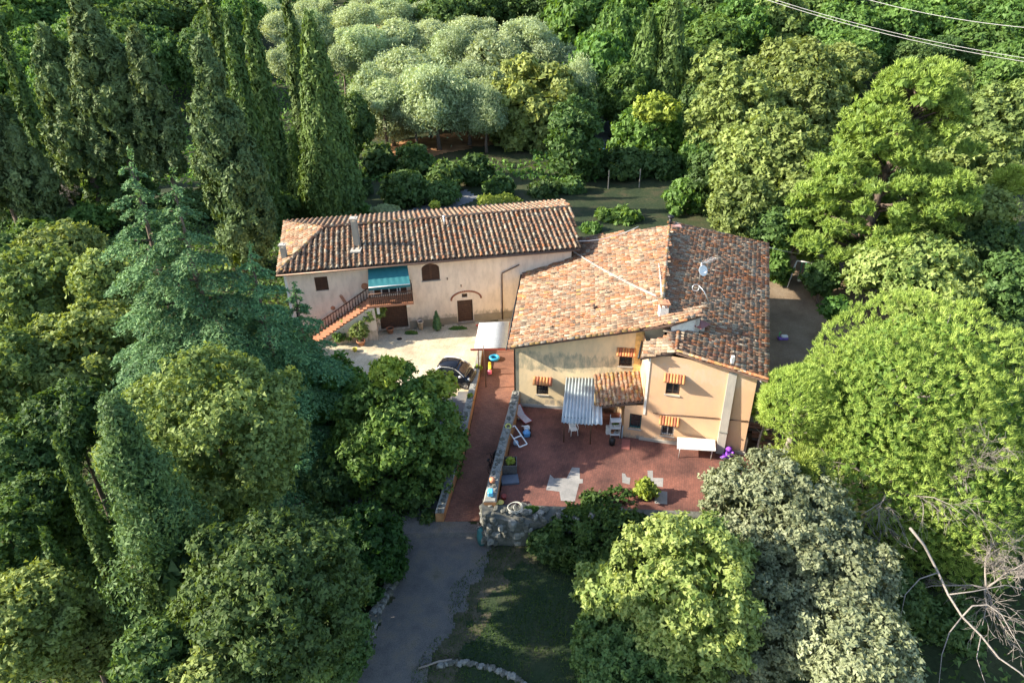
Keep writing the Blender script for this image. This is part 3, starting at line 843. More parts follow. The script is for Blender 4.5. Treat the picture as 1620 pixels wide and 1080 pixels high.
mb = MB(); mb.tube([(-4.5, 19.55, tz(-4.5, 19.5) + .08), (-3.6, 19.85, tz(-3.6, 19.8) + .12), (-3.0, 19.9, tz(-3, 19.9) + .16)], .05, 6)
tag(mb.build('fallen_pole', M_dead), 'thin pale wooden pole lying in the grass at the left end of the stone arc', 'pole')

# grass blades on the lawn
g = np.random.default_rng(11)
n = 26000
gx = g.uniform(-5, 12.5, n); gy = g.uniform(16, 27, n)
k = (gx > -3.4 + (gy < 22) * (gy - 22) * .55 + (gy > 24) * (gy - 24) * .8) & (np.sin(gx * 1.3) * np.cos(gy * 1.1 + gx * .6) + g.normal(size=n) * .5 > -.5)
gx, gy = gx[k], gy[k]; n = len(gx)
P = np.stack([gx, gy, terrain(gx, gy) + .06], axis=1)
V, Q, vv = leaf_cards(P, unit(g.normal(size=(n, 3)) * np.array([1, 1, .2])), np.tile([0, 0, 1.], (n, 1)) + g.normal(size=(n, 3)) * .4, g.uniform(.1, .2, n), .035, g.uniform(0, .8, n))
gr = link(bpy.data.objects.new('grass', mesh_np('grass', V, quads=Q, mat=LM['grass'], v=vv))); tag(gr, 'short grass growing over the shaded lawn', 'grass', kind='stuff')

# ------------------------------------------------------------------ plaster and joinery materials
def plaster(name, base, alt, stain, band=None, s=1.0):
    """plaster with soft patches, fine mottling, streaks; band = (z0, z1, colour) an area that is stained"""
    m, nt, N, L, b = new_mat(name)
    tc = N.new('ShaderNodeTexCoord')
    ge = N.new('ShaderNodeNewGeometry')
    n1 = N.new('ShaderNodeTexNoise'); n1.inputs['Scale'].default_value = .55 * s; n1.inputs['Detail'].default_value = 8; n1.inputs['Roughness'].default_value = .62
    L.new(ge.outputs['Position'], n1.inputs['Vector'])
    r1 = ramp(nt, [(.34, alt), (.62, base)]); L.new(n1.outputs[0], r1.inputs[0])
    mp = N.new('ShaderNodeMapping'); mp.inputs['Scale'].default_value = (1.6, 1.6, .55); L.new(ge.outputs['Position'], mp.inputs[0])
    n2 = N.new('ShaderNodeTexNoise'); n2.inputs['Scale'].default_value = 1.5 * s; n2.inputs['Detail'].default_value = 9; n2.inputs['Roughness'].default_value = .7
    L.new(mp.outputs[0], n2.inputs['Vector'])
    r2 = ramp(nt, [(.30, (1, 1, 1)), (.56, (0, 0, 0))]); L.new(n2.outputs[0], r2.inputs[0])
    mx = N.new('ShaderNodeMix'); mx.data_type = 'RGBA'
    m0 = N.new('ShaderNodeMath'); m0.operation = 'MULTIPLY'; m0.inputs[1].default_value = .55; L.new(r2.outputs[0], m0.inputs[0])
    L.new(m0.outputs[0], mx.inputs[0]); L.new(r1.outputs[0], mx.inputs[6]); mx.inputs[7].default_value = (*stain, 1)
    out = mx.outputs[2]
    for (z0, z1, col, strength) in (band or []):
        sp = N.new('ShaderNodeSeparateXYZ'); L.new(ge.outputs['Position'], sp.inputs[0])
        ad = N.new('ShaderNodeMath'); ad.operation = 'ADD'; L.new(sp.outputs['Z'], ad.inputs[0])
        n4 = N.new('ShaderNodeMath'); n4.operation = 'MULTIPLY_ADD'; L.new(n2.outputs[0], n4.inputs[0]); n4.inputs[1].default_value = 1.6; n4.inputs[2].default_value = -.8
        L.new(n4.outputs[0], ad.inputs[1])
        w = (z1 - z0)
        a1 = N.new('ShaderNodeMapRange'); a1.inputs[1].default_value = z0 - .12; a1.inputs[2].default_value = z0 + .12; a1.interpolation_type = 'SMOOTHSTEP'
        a2 = N.new('ShaderNodeMapRange'); a2.inputs[1].default_value = z1 - .12; a2.inputs[2].default_value = z1 + .12; a2.inputs[3].default_value = 1; a2.inputs[4].default_value = 0; a2.interpolation_type = 'SMOOTHSTEP'
        L.new(ad.outputs[0], a1.inputs[0]); L.new(ad.outputs[0], a2.inputs[0])
        mm = N.new('ShaderNodeMath'); mm.operation = 'MULTIPLY'; L.new(a1.outputs[0], mm.inputs[0]); L.new(a2.outputs[0], mm.inputs[1])
        n5 = N.new('ShaderNodeTexNoise'); n5.inputs['Scale'].default_value = 2.2; n5.inputs['Detail'].default_value = 8; n5.inputs['Roughness'].default_value = .7
        L.new(mp.outputs[0], n5.inputs['Vector'])
        r5 = ramp(nt, [(.36, (0, 0, 0)), (.60, (1, 1, 1))]); L.new(n5.outputs[0], r5.inputs[0])
        m5 = N.new('ShaderNodeMath'); m5.operation = 'MULTIPLY'; L.new(r5.outputs[0], m5.inputs[0]); L.new(mm.outputs[0], m5.inputs[1])
        m6 = N.new('ShaderNodeMath'); m6.operation = 'MULTIPLY'; m6.inputs[1].default_value = strength; L.new(m5.outputs[0], m6.inputs[0])
        mq = N.new('ShaderNodeMix'); mq.data_type = 'RGBA'; L.new(m6.outputs[0], mq.inputs[0]); L.new(out, mq.inputs[6]); mq.inputs[7].default_value = (*col, 1)
        out = mq.outputs[2]
    L.new(out, b.inputs['Base Color'])
    b.inputs['Roughness'].default_value = .92; b.inputs['Specular IOR Level'].default_value = .2
    n3 = N.new('ShaderNodeTexNoise'); n3.inputs['Scale'].default_value = 9; n3.inputs['Detail'].default_value = 8
    L.new(ge.outputs['Position'], n3.inputs['Vector'])
    bp = N.new('ShaderNodeBump'); bp.inputs['Strength'].default_value = .35; bp.inputs['Distance'].default_value = .02
    L.new(n3.outputs[0], bp.inputs['Height']); L.new(bp.outputs[0], b.inputs['Normal'])
    return m
M_pl1 = plaster('plaster_cream_pink', (.84, .68, .52), (.78, .62, .48), (.50, .38, .28), [(-.3, .9, (.30, .24, .17), .8)])
M_pl1b = plaster('plaster_plinth', (.34, .28, .20), (.27, .22, .16), (.22, .18, .13))
M_plL = plaster('plaster_yellow_stained', (.84, .65, .38), (.76, .57, .33), (.55, .46, .30), [(1.9, 3.2, (.32, .30, .21), .85), (-1.2, -.4, (.28, .25, .21), .8)])
M_plR = plaster('plaster_apricot', (.70, .45, .26), (.64, .40, .23), (.54, .38, .26), [(-1.2, -.75, (.22, .22, .21), .9), (3.6, 4.6, (.60, .47, .34), .6)])
M_plG = plaster('plaster_grey_cement', (.46, .42, .36), (.38, .35, .30), (.28, .27, .24))
M_plD = plaster('plaster_dark_cement', (.27, .25, .215), (.21, .20, .175), (.15, .145, .13))
M_white = flat('white_plaster', (.74, .70, .62), .85, bump=.2)
M_wood = noise_mix('brown_wood', [(.3, (.055, .026, .016)), (.7, (.13, .065, .04))], 3, stretch=(1, 1, 8), bump=.2, rough=.6)
M_woodh = noise_mix('brown_wood_planks', [(.3, (.05, .026, .017)), (.7, (.12, .062, .04))], 3, stretch=(6, 6, 1), bump=.2, rough=.65)
M_beam = flat('dark_beam', (.06, .035, .022), .8)
M_iron = flat('dark_iron', (.03, .03, .032), .5, .6)
M_glass = flat('window_glass', (.025, .03, .035), .08, 0, .8, vary=.3, scale=2)
M_teal = flat('teal_awning_cloth', (.018, .15, .165), .7, vary=.06, scale=3)
M_terra = noise_mix('terracotta', [(.3, (.36, .15, .08)), (.7, (.52, .26, .15))], 6, bump=.2)
M_copper = flat('brown_metal_pipe', (.16, .10, .07), .45, .5)
M_alu = flat('pale_metal', (.60, .60, .58), .35, .7, vary=.05)
M_whitem = flat('white_paint', (.78, .77, .74), .5, vary=.05)
M_brick = noise_mix('red_brick', [(.3, (.26, .10, .06)), (.7, (.40, .17, .10))], 5, bump=.3)
M_galv = noise_mix('corrugated_grey', [(.3, (.48, .50, .50)), (.7, (.62, .64, .62))], 1.2, scale2=9, stops2=[(.3, (.85, .85, .85)), (.7, (1, 1, 1))], bump=.05, rough=.5, spec=.5)
M_galvb = noise_mix('corrugated_blue_grey', [(.3, (.30, .36, .40)), (.7, (.46, .52, .54))], 1.2, scale2=9, stops2=[(.3, (.85, .85, .85)), (.7, (1, 1, 1))], bump=.05, rough=.4, spec=.6)

# ------------------------------------------------------------------ roof tiles
def tile_material():
    m, nt, N, L, b = new_mat('roof_tile_clay')
    at_ = N.new('ShaderNodeAttribute'); at_.attribute_name = 'col'
    ge = N.new('ShaderNodeNewGeometry')
    no = N.new('ShaderNodeTexNoise'); no.inputs['Scale'].default_value = 9; no.inputs['Detail'].default_value = 6; no.inputs['Roughness'].default_value = .7
    L.new(ge.outputs['Position'], no.inputs['Vector'])
    r_ = ramp(nt, [(.32, (.42, .40, .38)), (.5, (.9, .88, .85)), (.68, (1.25, 1.25, 1.2))]); L.new(no.outputs[0], r_.inputs[0])
    mx = N.new('ShaderNodeMix'); mx.data_type = 'RGBA'; mx.blend_type = 'MULTIPLY'; mx.inputs[0].default_value = .9
    L.new(at_.outputs['Color'], mx.inputs[6]); L.new(r_.outputs[0], mx.inputs[7])
    # lichen spots
    n2 = N.new('ShaderNodeTexNoise'); n2.inputs['Scale'].default_value = 4.3; n2.inputs['Detail'].default_value = 7; n2.inputs['Roughness'].default_value = .75
    L.new(ge.outputs['Position'], n2.inputs['Vector'])
    r2 = ramp(nt, [(.56, (0, 0, 0)), (.64, (1, 1, 1))]); L.new(n2.outputs[0], r2.inputs[0])
    mq = N.new('ShaderNodeMix'); mq.data_type = 'RGBA'
    m0 = N.new('ShaderNodeMath'); m0.operation = 'MULTIPLY'; m0.inputs[1].default_value = .55; L.new(r2.outputs[0], m0.inputs[0])
    L.new(m0.outputs[0], mq.inputs[0]); L.new(mx.outputs[2], mq.inputs[6]); mq.inputs[7].default_value = (.50, .46, .38, 1)
    L.new(mq.outputs[2], b.inputs['Base Color'])
    b.inputs['Roughness'].default_value = .9; b.inputs['Specular IOR Level'].default_value = .2
    bp = N.new('ShaderNodeBump'); bp.inputs['Strength'].default_value = .4; bp.inputs['Distance'].default_value = .015
    L.new(no.outputs[0], bp.inputs['Height']); L.new(bp.outputs[0], b.inputs['Normal'])
    return m
M_tile = tile_material()
PAL = {
 'terra': (.36, .165, .09), 'pink': (.40, .235, .155), 'beige': (.41, .295, .20), 'pale': (.50, .43, .33), 'grey': (.27, .215, .165),
 'dark': (.12, .10, .085), 'orange': (.50, .19, .075), 'lichen': (.50, .32, .11), 'brown': (.22, .135, .095), 'red': (.36, .13, .075)}
_mean = np.array([.34, .23, .155])
PAL = {k_: tuple((np.array(c_) * .78 + _mean * .22) * np.array([.76, .75, .73])) for k_, c_ in PAL.items()}
PK = list(PAL)

def arch_tile(r0=.115, r1=.092, ln=.47, th=.018, seg=6):
    vs = []; fs = []
    for (y, r_) in ((0, r0), (ln, r1)):
        for i in range(seg + 1):
            a = PI * i / seg; vs.append((-r_ * math.cos(a), y, r_ * math.sin(a) * .85))
    for i in range(seg + 1):
        a = PI * i / seg; q = r0 - th; vs.append((-q * math.cos(a), 0, q * math.sin(a) * .85))
    n = seg + 1
    for i in range(seg):
        fs.append((i, i + 1, n + i + 1, n + i)); fs.append((2 * n + i, 2 * n + i + 1, i + 1, i))
    return np.array(vs), np.array(fs)
TV, TF = arch_tile()
tile_meshes = {}
for k_ in PK:
    for s_ in range(2):
        c = np.array(PAL[k_]) * (.88 if s_ else 1.08)
        tile_meshes[(k_, s_)] = mesh_np('roof_tile', TV, quads=TF, mat=M_tile, v=np.tile(c, (len(TV), 1)))

def inside_poly(P, x, y):
    c = False
    for i in range(len(P)):
        a, b = P[i], P[i - 1]
        if (a[1] > y) != (b[1] > y) and x < (b[0] - a[0]) * (y - a[1]) / (b[1] - a[1]) + a[0]: c = not c
    return c

class Roof:
    """gathers every tile of a house, then builds the nearest 300 as objects and the rest as one mesh"""
    def __init__(s): s.t = []; s.pan = []
    def plane(s, O, e, up, poly3, pitch, course, pick, scale=1.0, lift=.03, jit=1.0, seed=1, pans=True, pdark=.8, tilt=.045):
        g = np.random.default_rng(seed)
        O = Vector(O); e = Vector(e).normalized(); up = Vector(up); up = (up - e * up.dot(e)).normalized(); n = e.cross(up)
        if n.z < 0: n = -n
        P2 = [((Vector(p) - O).dot(e), (Vector(p) - O).dot(up)) for p in poly3]
        a0, a1 = min(p[0] for p in P2), max(p[0] for p in P2); b0, b1 = min(p[1] for p in P2), max(p[1] for p in P2)
        for i in range(int((a1 - a0) / pitch) + 1):
            a = a0 + pitch * (i + .5)
            colj = g.uniform(-.3, .3)
            for j in range(int((b1 - b0) / course) + 1):
                b = b0 + course * (j + .12) + g.normal() * .012 * jit
                if inside_poly(P2, a, b + course * .35):
                    k = pick(a, b, g, (a1 - a0, b1 - b0), (a - a0, b - b0), colj)
                    aj = a + g.normal() * .008 * jit
                    ya = g.normal() * .035 * jit
                    rot = Matrix((( e.x, up.x, n.x), (e.y, up.y, n.y), (e.z, up.z, n.z))) @ Matrix.Rotation(ya, 3, 'Z') @ Matrix.Rotation(-tilt + g.normal() * .45 * tilt * jit, 3, 'X') @ Matrix.Rotation(g.normal() * .05 * jit, 3, 'Y')
                    s.t.append((O + e * aj + up * b + n * (lift + .022 + g.normal() * .006), rot, k, scale))
                ap = a + pitch / 2
                if pans and inside_poly(P2, ap, b + course * .4):
                    k = pick(ap, b, g, (a1 - a0, b1 - b0), (ap - a0, b - b0), colj)
                    w = (pitch - .10) / 2; h0 = lift + .022 + g.normal() * .006; h1 = lift
                    p = [O + e * (ap - w) + up * b + n * h0, O + e * (ap + w) + up * b + n * h0, O + e * (ap + w) + up * (b + course) + n * h1, O + e * (ap - w) + up * (b + course) + n * h1,
                         O + e * (ap - w) + up * b + n * 0, O + e * (ap + w) + up * b + n * 0]
                    s.pan.append((p, k, pdark))  # pdark scales pan colour; low values paint in the shade between cover tiles
    def build(s, roof, limit=300):
        off = world_off(roof)
        s.t.sort(key=lambda q: (q[0] - CAM).length)
        for p, R, k, sc in s.t[:limit]:
            o = bpy.data.objects.new('roof_tile', tile_meshes[(k, rnd.randint(0, 1))])
            o.matrix_local = Matrix.Translation(p - off) @ R.to_4x4() @ Matrix.Diagonal((sc, 1, sc, 1))
            link(o, roof)
        rest = s.t[limit:]
        Vs = []; Qs = []; Cs = []; nb = 0
        g = np.random.default_rng(9)
        for p, R, k, sc in rest:
            R_ = np.array(R); T_ = TV * np.array([sc, 1, sc])
            Vs.append(T_ @ R_.T + np.array(p - off)); Qs.append(TF + nb); nb += len(TV)
            Cs.append(np.tile(np.array(PAL[k]) * g.uniform(.82, 1.15), (len(TV), 1)))
        for p, k, pd in s.pan:
            Vs.append(np.array([tuple(q - off) for q in p])); Qs.append(np.array([(0, 1, 2, 3), (4, 5, 1, 0)]) + nb); nb += 6
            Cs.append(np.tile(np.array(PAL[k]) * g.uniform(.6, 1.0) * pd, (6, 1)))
        me = mesh_np('roof_tiles', np.vstack(Vs), quads=np.vstack(Qs), mat=M_tile, v=np.vstack(Cs))
        o = link(bpy.data.objects.new('tile_field', me), roof); o['kind'] = 'stuff'

def choose(g, table):
    q = g.uniform(0, sum(w for _, w in table))
    for k, w in table:
        q -= w
        if q <= 0: return k
    return table[-1][0]

def ridge_line(roof, pts, table, seed=2, spacing=.36, sc=1.25, lift=.03):
    """large cover tiles bedded along a ridge or hip, each its own object"""
    g = np.random.default_rng(seed); off = world_off(roof)
    for a, b in zip(pts[:-1], pts[1:]):
        a = Vector(a); b = Vector(b); d_ = (b - a); n = int(d_.length / spacing); y = d_.normalized()
        x = y.cross(Vector((0, 0, 1))).normalized(); z = x.cross(y)
        for i in range(n):
            p = a + y * (i * spacing) + z * (lift + g.normal() * .006)
            R = Matrix(((x.x, y.x, z.x), (x.y, y.y, z.y), (x.z, y.z, z.z))) @ Matrix.Rotation(g.normal() * .04, 3, 'Z')
            o = bpy.data.objects.new('ridge_tile', tile_meshes[(choose(g, table), int(g.integers(0, 2)))])
            o.matrix_local = Matrix.Translation(p - off) @ R.to_4x4() @ Matrix.Diagonal((sc, 1, sc, 1))
            link(o, roof)

# ------------------------------------------------------------------ walls with openings
def facade(mb, O, u, length, z0, top, holes, depth=.22):
    """vertical face from O along u; top: list of (s, z) for the upper edge; holes (s0,s1,z0,z1); returns outward normal"""
    u = Vector((u[0], u[1], 0)).normalized(); n = Vector((u.y, -u.x, 0)); O = Vector((O[0], O[1], 0))
    zt = min(z for s_, z in top)
    S = sorted(set([0, length] + [h[0] for h in holes] + [h[1] for h in holes] + [s_ for s_, z in top if 0 < s_ < length]))
    Z = sorted(set([z0, zt] + [h[2] for h in holes] + [h[3] for h in holes]))
    P = lambda s_, z, k=0: O + u * s_ - n * k + Vector((0, 0, z))
    for a, b in zip(S[:-1], S[1:]):
        for c, d_ in zip(Z[:-1], Z[1:]):
            m_ = ((a + b) / 2, (c + d_) / 2)
            if any(h[0] < m_[0] < h[1] and h[2] < m_[1] < h[3] for h in holes): continue
            mb.quad(P(a, c), P(b, c), P(b, d_), P(a, d_))
        def tp(s_):
            for (s1, z1), (s2, z2) in zip(top[:-1], top[1:]):
                if s1 <= s_ <= s2: return z1 + (z2 - z1) * (s_ - s1) / (s2 - s1)
            return top[-1][1]
        za, zb = tp(a), tp(b)
        if max(za, zb) > zt + 1e-4: mb.quad(P(a, zt), P(b, zt), P(b, zb), P(a, za))
    for a, b, c, d_ in holes:
        mb.quad(P(a, c), P(a, d_), P(a, d_, depth), P(a, c, depth)); mb.quad(P(b, d_), P(b, c), P(b, c, depth), P(b, d_, depth))
        mb.quad(P(a, d_), P(b, d_), P(b, d_, depth), P(a, d_, depth)); mb.quad(P(b, c), P(a, c), P(a, c, depth), P(b, c, depth))
    return n

class Face:
    """local frame of a wall: s along, z up, o outwards"""
    def __init__(s, O, u):
        s.O = Vector((O[0], O[1], 0)); s.u = Vector((u[0], u[1], 0)).normalized(); s.n = Vector((s.u.y, -s.u.x, 0))
        s.R = Matrix(((s.u.x, -s.n.x, 0), (s.u.y, -s.n.y, 0), (0, 0, 1)))
    def P(s, a, z, o=0): return s.O + s.u * a + s.n * o + Vector((0, 0, z))
    def box(s, mb, a0, a1, z0, z1, o0, o1):
        c = s.P((a0 + a1) / 2, (z0 + z1) / 2, (o0 + o1) / 2)
        return mb.box(c, (a1 - a0, abs(o1 - o0), z1 - z0), mat=s.R)

def window(F, house, a0, a1, z0, z1, kind='casement', mat=None, reveal=.14, label=None, arch=False):
    mat = mat or M_wood
    mb = MB(); w = .07
    F.box(mb, a0, a0 + w, z0, z1, -reveal - .05, -reveal + .02); F.box(mb, a1 - w, a1, z0, z1, -reveal - .05, -reveal + .02)
    F.box(mb, a0 + w, a1 - w, z0, z0 + w, -reveal - .048, -reveal + .018); F.box(mb, a0 + w, a1 - w, z1 - w, z1, -reveal - .048, -reveal + .018)
    if kind == 'casement': F.box(mb, (a0 + a1) / 2 - .03, (a0 + a1) / 2 + .03, z0 + w, z1 - w, -reveal - .046, -reveal + .016)
    fr = mb.build('window', mat, house)
    if label: fr['label'] = label
    mb = MB(); F.box(mb, a0 + .01, a1 - .01, z0 + .01, z1 - .01, -reveal - .075, -reveal - .055); mb.build('pane', M_glass, fr)
    mb = MB(); F.box(mb, a0 - .06, a1 + .06, z0 - .07, z0 - .002, -.10, .07); mb.build('sill', M_plG, fr)
    return fr

def grille(F, fr, a0, a1, z0, z1, nx=4, nz=4, o=-.04):
    mb = MB()
    for i in range(nx + 1):
        a = a0 + .03 + (a1 - a0 - .06) * i / nx; mb.tube([F.P(a, z0 + .01, o), F.P(a, z1 - .01, o)], .014, 5)
    for i in range(1, nz + 1):
        z = z0 + (z1 - z0) * i / (nz + 1); mb.tube([F.P(a0, z, o + .02), F.P(a1, z, o + .02)], .012, 5)
    mb.build('grille', M_iron, fr)

# ================================================================== the long farmhouse with the hipped roof
a10 = math.radians(10)
U1 = Vector((math.cos(a10), math.sin(a10), 0)); V1 = Vector((-math.sin(a10), math.cos(a10), 0))
E0 = at(437, 433, 5.7); E0.z = 0
O1 = E0 + U1 * .4 + V1 * .45
def h1(u, v, z): return E0 + U1 * u + V1 * v + Vector((0, 0, z))
WID, DEP, RZ, EZ, RV = 22.3, 11.3, 7.0, 5.7, 5.6
house1 = thing('farmhouse', (h1(11, 5, 0).x, h1(11, 5, 0).y, 0), 'long two-storey cream farmhouse with a hipped tiled roof, outside stairs and teal awning', 'farmhouse')
F1 = Face(O1, U1)
L1 = WID - .9
mb = MB()
holes1 = [(2.06, 3.0, 3.85, 4.97), (9.86, 11.2, 3.9, 5.28), (12.38, 13.58, .08, 2.0), (6.4, 8.5, .12, 2.2), (12.78, 13.2, 2.22, 2.55), (6.15, 8.72, 3.02, 4.95)]
facade(mb, O1, U1, L1, -.5, [(0, 5.62), (L1, 5.62)], holes1, .25)
q = [F1.P(0, 0), F1.P(0, 0, -(DEP - .9)), F1.P(L1, 0, -(DEP - .9)), F1.P(L1, 0)]
for a, b in ((q[0], q[1]), (q[1], q[2]), (q[2], q[3])):
    mb.quad(Vector((b.x, b.y, -.5)), Vector((a.x, a.y, -.5)), Vector((a.x, a.y, 5.62)), Vector((b.x, b.y, 5.62)))
mb.add([Vector((q[3].x, q[3].y, 5.62)), Vector((q[2].x, q[2].y, 5.62)), F1.P(L1, 6.85, -(RV - .45))], [(0, 1, 2)])
mb.build('wall', M_pl1, house1)
mb = MB()
F1.box(mb, 8.62, 12.3, -.2, .62, .004, .05); F1.box(mb, 13.66, L1, -.2, .66, .004, .05)
mb.build('plinth', M_pl1b, house1)
# dark rooms behind openings
# roof slab
mb = MB()
ap = h1(3.2, 5.2, RZ - .04); r2_ = h1(WID + .8, RV, RZ - .04)
fl, frr, br_, bl = h1(0, 0, EZ - .04), h1(WID, 0, EZ - .04), h1(WID + 1.6, DEP, EZ - .04), h1(-.6, DEP - .3, EZ - .04)
dz = Vector((0, 0, .14))
mb.add([fl, frr, r2_, ap, bl, br_, fl - dz, frr - dz, br_ - dz, bl - dz],
       [(0, 1, 2, 3), (3, 2, 5, 4), (4, 0, 3), (0, 6, 7, 1), (1, 7, 8, 5), (1, 5, 2), (5, 8, 9, 4), (4, 9, 6, 0), (9, 8, 7, 6)])
M_underroof = flat('roof_boards', (.14, .085, .06), .9, vary=.3)
roof1 = mb.build('roof', M_underroof, house1)
R1 = Roof()
def pick1(a, b, g, ext, rel, cj):
    return choose(g, [('pink', 4), ('beige', 4), ('terra', 1.6), ('pale', 2.0), ('grey', 1.2), ('brown', .7), ('orange', .25 + (.6 if cj > .25 else 0)), ('dark', .3)])
upf = (ap - fl); upf = h1(3.2, RV, RZ) - h1(3.2, 0, EZ)
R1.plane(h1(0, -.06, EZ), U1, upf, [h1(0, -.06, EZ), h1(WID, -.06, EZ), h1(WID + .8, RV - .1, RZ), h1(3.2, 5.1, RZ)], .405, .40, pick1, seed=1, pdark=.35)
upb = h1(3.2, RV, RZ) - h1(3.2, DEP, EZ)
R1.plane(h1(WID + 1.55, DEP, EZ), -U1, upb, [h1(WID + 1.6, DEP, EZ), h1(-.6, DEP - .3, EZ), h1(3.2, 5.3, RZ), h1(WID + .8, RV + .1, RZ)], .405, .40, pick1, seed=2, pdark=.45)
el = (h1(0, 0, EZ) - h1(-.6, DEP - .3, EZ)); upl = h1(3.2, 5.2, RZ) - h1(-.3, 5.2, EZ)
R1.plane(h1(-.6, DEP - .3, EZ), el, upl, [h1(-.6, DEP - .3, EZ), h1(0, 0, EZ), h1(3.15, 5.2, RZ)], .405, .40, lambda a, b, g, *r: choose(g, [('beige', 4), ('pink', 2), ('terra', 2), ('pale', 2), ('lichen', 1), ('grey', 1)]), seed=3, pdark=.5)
R1.build(roof1)
rt1 = [('terra', 3), ('pink', 2), ('beige', 2), ('lichen', 1)]
ridge_line(roof1, [h1(WID + .8, RV, RZ + .02), ap + Vector((0, 0, .06))], rt1, 4)
ridge_line(roof1, [ap + Vector((0, 0, .06)), h1(0.05, .05, EZ + .02)], [('lichen', 2), ('terra', 3), ('beige', 2)], 5, sc=1.35)
ridge_line(roof1, [ap + Vector((0, 0, .06)), h1(-.55, DEP - .35, EZ + .02)], rt1, 6)
# gutter
mb = MB(); mb.tube([h1(-.02, -.1, EZ - .12), h1(WID, -.1, EZ - .12)], .065, 8); mb.build('gutter', M_copper, house1)
# windows and doors
def leafdoor(F, house, name, a0, a1, z0, z1, o, nplank, horizontal=True, mat=None, gap=.012):
    mb = MB(); F.box(mb, a0, a1, z0, z1, o - .05, o - .02)
    d_ = mb.build(name, M_beam, house)
    for i in range(nplank):
        mb = MB()
        if horizontal:
            zz = z0 + (z1 - z0) * i / nplank; F.box(mb, a0 + .02, a1 - .02, zz + gap, zz + (z1 - z0) / nplank - gap, o - .019, o + .012)
        else:
            aa = a0 + (a1 - a0) * i / nplank; F.box(mb, aa + gap * .6, aa + (a1 - a0) / nplank - gap * .6, z0 + .02, z1 - .02, o - .019, o + .012)
        mb.build('plank', mat or (M_woodh if horizontal else M_wood), d_)
    return d_
leafdoor(F1, house1, 'garage_door', 6.42, 8.48, .14, 2.19, -.14, 12)['label'] = 'wide dark wooden garage door under the balcony'
leafdoor(F1, house1, 'door', 12.4, 13.56, .1, 1.98, -.12, 10)['label'] = 'narrow brown wooden door below the brick arch'
mb = MB(); F1.box(mb, 12.3, 13.66, -.02, .078, -.05, .32); mb.build('doorstep', M_pl1b, house1)
# closed shutters
def shutters(F, house, a0, a1, z0, z1, half_open=False):
    s_ = thing_part = None
    mb = MB(); F.box(mb, a0 + .0, a1 - .0, z0, z1, -.16, -.14); w_ = mb.build('window', M_beam, house)
    n = 2
    for k in range(2):
        b0 = a0 + .01 + (a1 - a0) / 2 * k; b1 = b0 + (a1 - a0) / 2 - .02
        mb = MB()
        F.box(mb, b0, b0 + .06, z0 + .01, z1 - .01, -.1, -.05); F.box(mb, b1 - .06, b1, z0 + .01, z1 - .01, -.1, -.05)
        F.box(mb, b0 + .06, b1 - .06, z0 + .01, z0 + .08, -.098, -.052); F.box(mb, b0 + .06, b1 - .06, z1 - .08, z1 - .01, -.098, -.052)
        m = int((z1 - z0) / .085)
        for i in range(m):
            z = z0 + .09 + (z1 - z0 - .18) * (i + .5) / m; F.box(mb, b0 + .06, b1 - .06, z - .028, z + .02, -.09, -.06)
        mb.build('shutter', M_wood, w_)
    return w_
w_ = shutters(F1, house1, 2.08, 2.98, 3.87, 4.95); w_['label'] = 'small window with brown slatted shutters at the left end'
# arched window
w_ = shutters(F1, house1, 9.88, 11.18, 3.92, 5.26); w_['label'] = 'large arch-topped shuttered window below the eaves'
mb = MB()
for k in range(2):   # plaster spandrels that round the head of the opening
    pts = []; c = 10.53; r_ = .67
    s0 = 9.86 if k == 0 else 11.2; sg = 1 if k == 0 else -1
    pts.append(F1.P(s0, 5.28, .003))
    for i in range(7):
        a = PI / 2 * i / 6; pts.append(F1.P(c - sg * r_ * math.cos(a), 4.85 + .43 * math.sin(a), .003))
    mb.extrude(pts, F1.n * -.12)
mb.build('arch_spandrel', M_pl1, house1)
mb = MB(); F1.box(mb, 9.8, 11.26, 3.83, 3.9, -.06, .05); mb.build('sill', M_plG, house1)
mb = MB(); F1.box(mb, 12.8, 13.18, 2.24, 2.53, -.16, -.12)
vt_ = mb.build('vent_grille', M_iron, house1)
mb = MB()
for i in range(5): F1.box(mb, 12.8, 13.18, 2.27 + i * .055, 2.285 + i * .055, -.05, -.02)
mb.build('grille', M_copper, vt_)
# brick arch over the door
mb = MB()
for i in range(22):
    a = PI * (.02 + .96 * i / 21)
    c = F1.P(13.1 - 1.16 * math.cos(a), 2.08 + .66 * math.sin(a), .02)
    t_ = math.atan2(.66 * math.cos(a), 1.16 * math.sin(a))
    R = F1.R @ Matrix.Rotation(-t_, 3, 'Y')
    b_ = MB(); b_.box(c, (.15, .05, .13), mat=R); b_.build('brick', M_brick, house1)
# terracotta wall medallions and a twisted ornament
for s_, z_, r_ in ((5.59, 3.92, .26), (3.06, 2.37, .17)):
    mb = MB(); Ax = Matrix(((F1.u.x, 0, F1.n.x), (F1.u.y, 0, F1.n.y), (0, 1, 0)))
    mb.lathe(F1.P(s_, z_, .0), [(r_, .0), (r_, .03), (r_ * .82, .05), (r_ * .78, .03), (r_ * .3, .05), (.01, .06)], 20, axis=Ax); mb.build('wall_plaque', M_terra, house1)
mb = MB()
for k in range(5):
    a = k * 1.3; mb.torus(F1.P(3.78 + .05 * k, 3.3 - .12 * k, .04), .085, .03, 12, 6, axis=Matrix(((F1.u.x, 0, F1.n.x), (F1.u.y, 0, F1.n.y), (0, 1, 0))))
mb.build('wall_ornament', M_terra, house1)
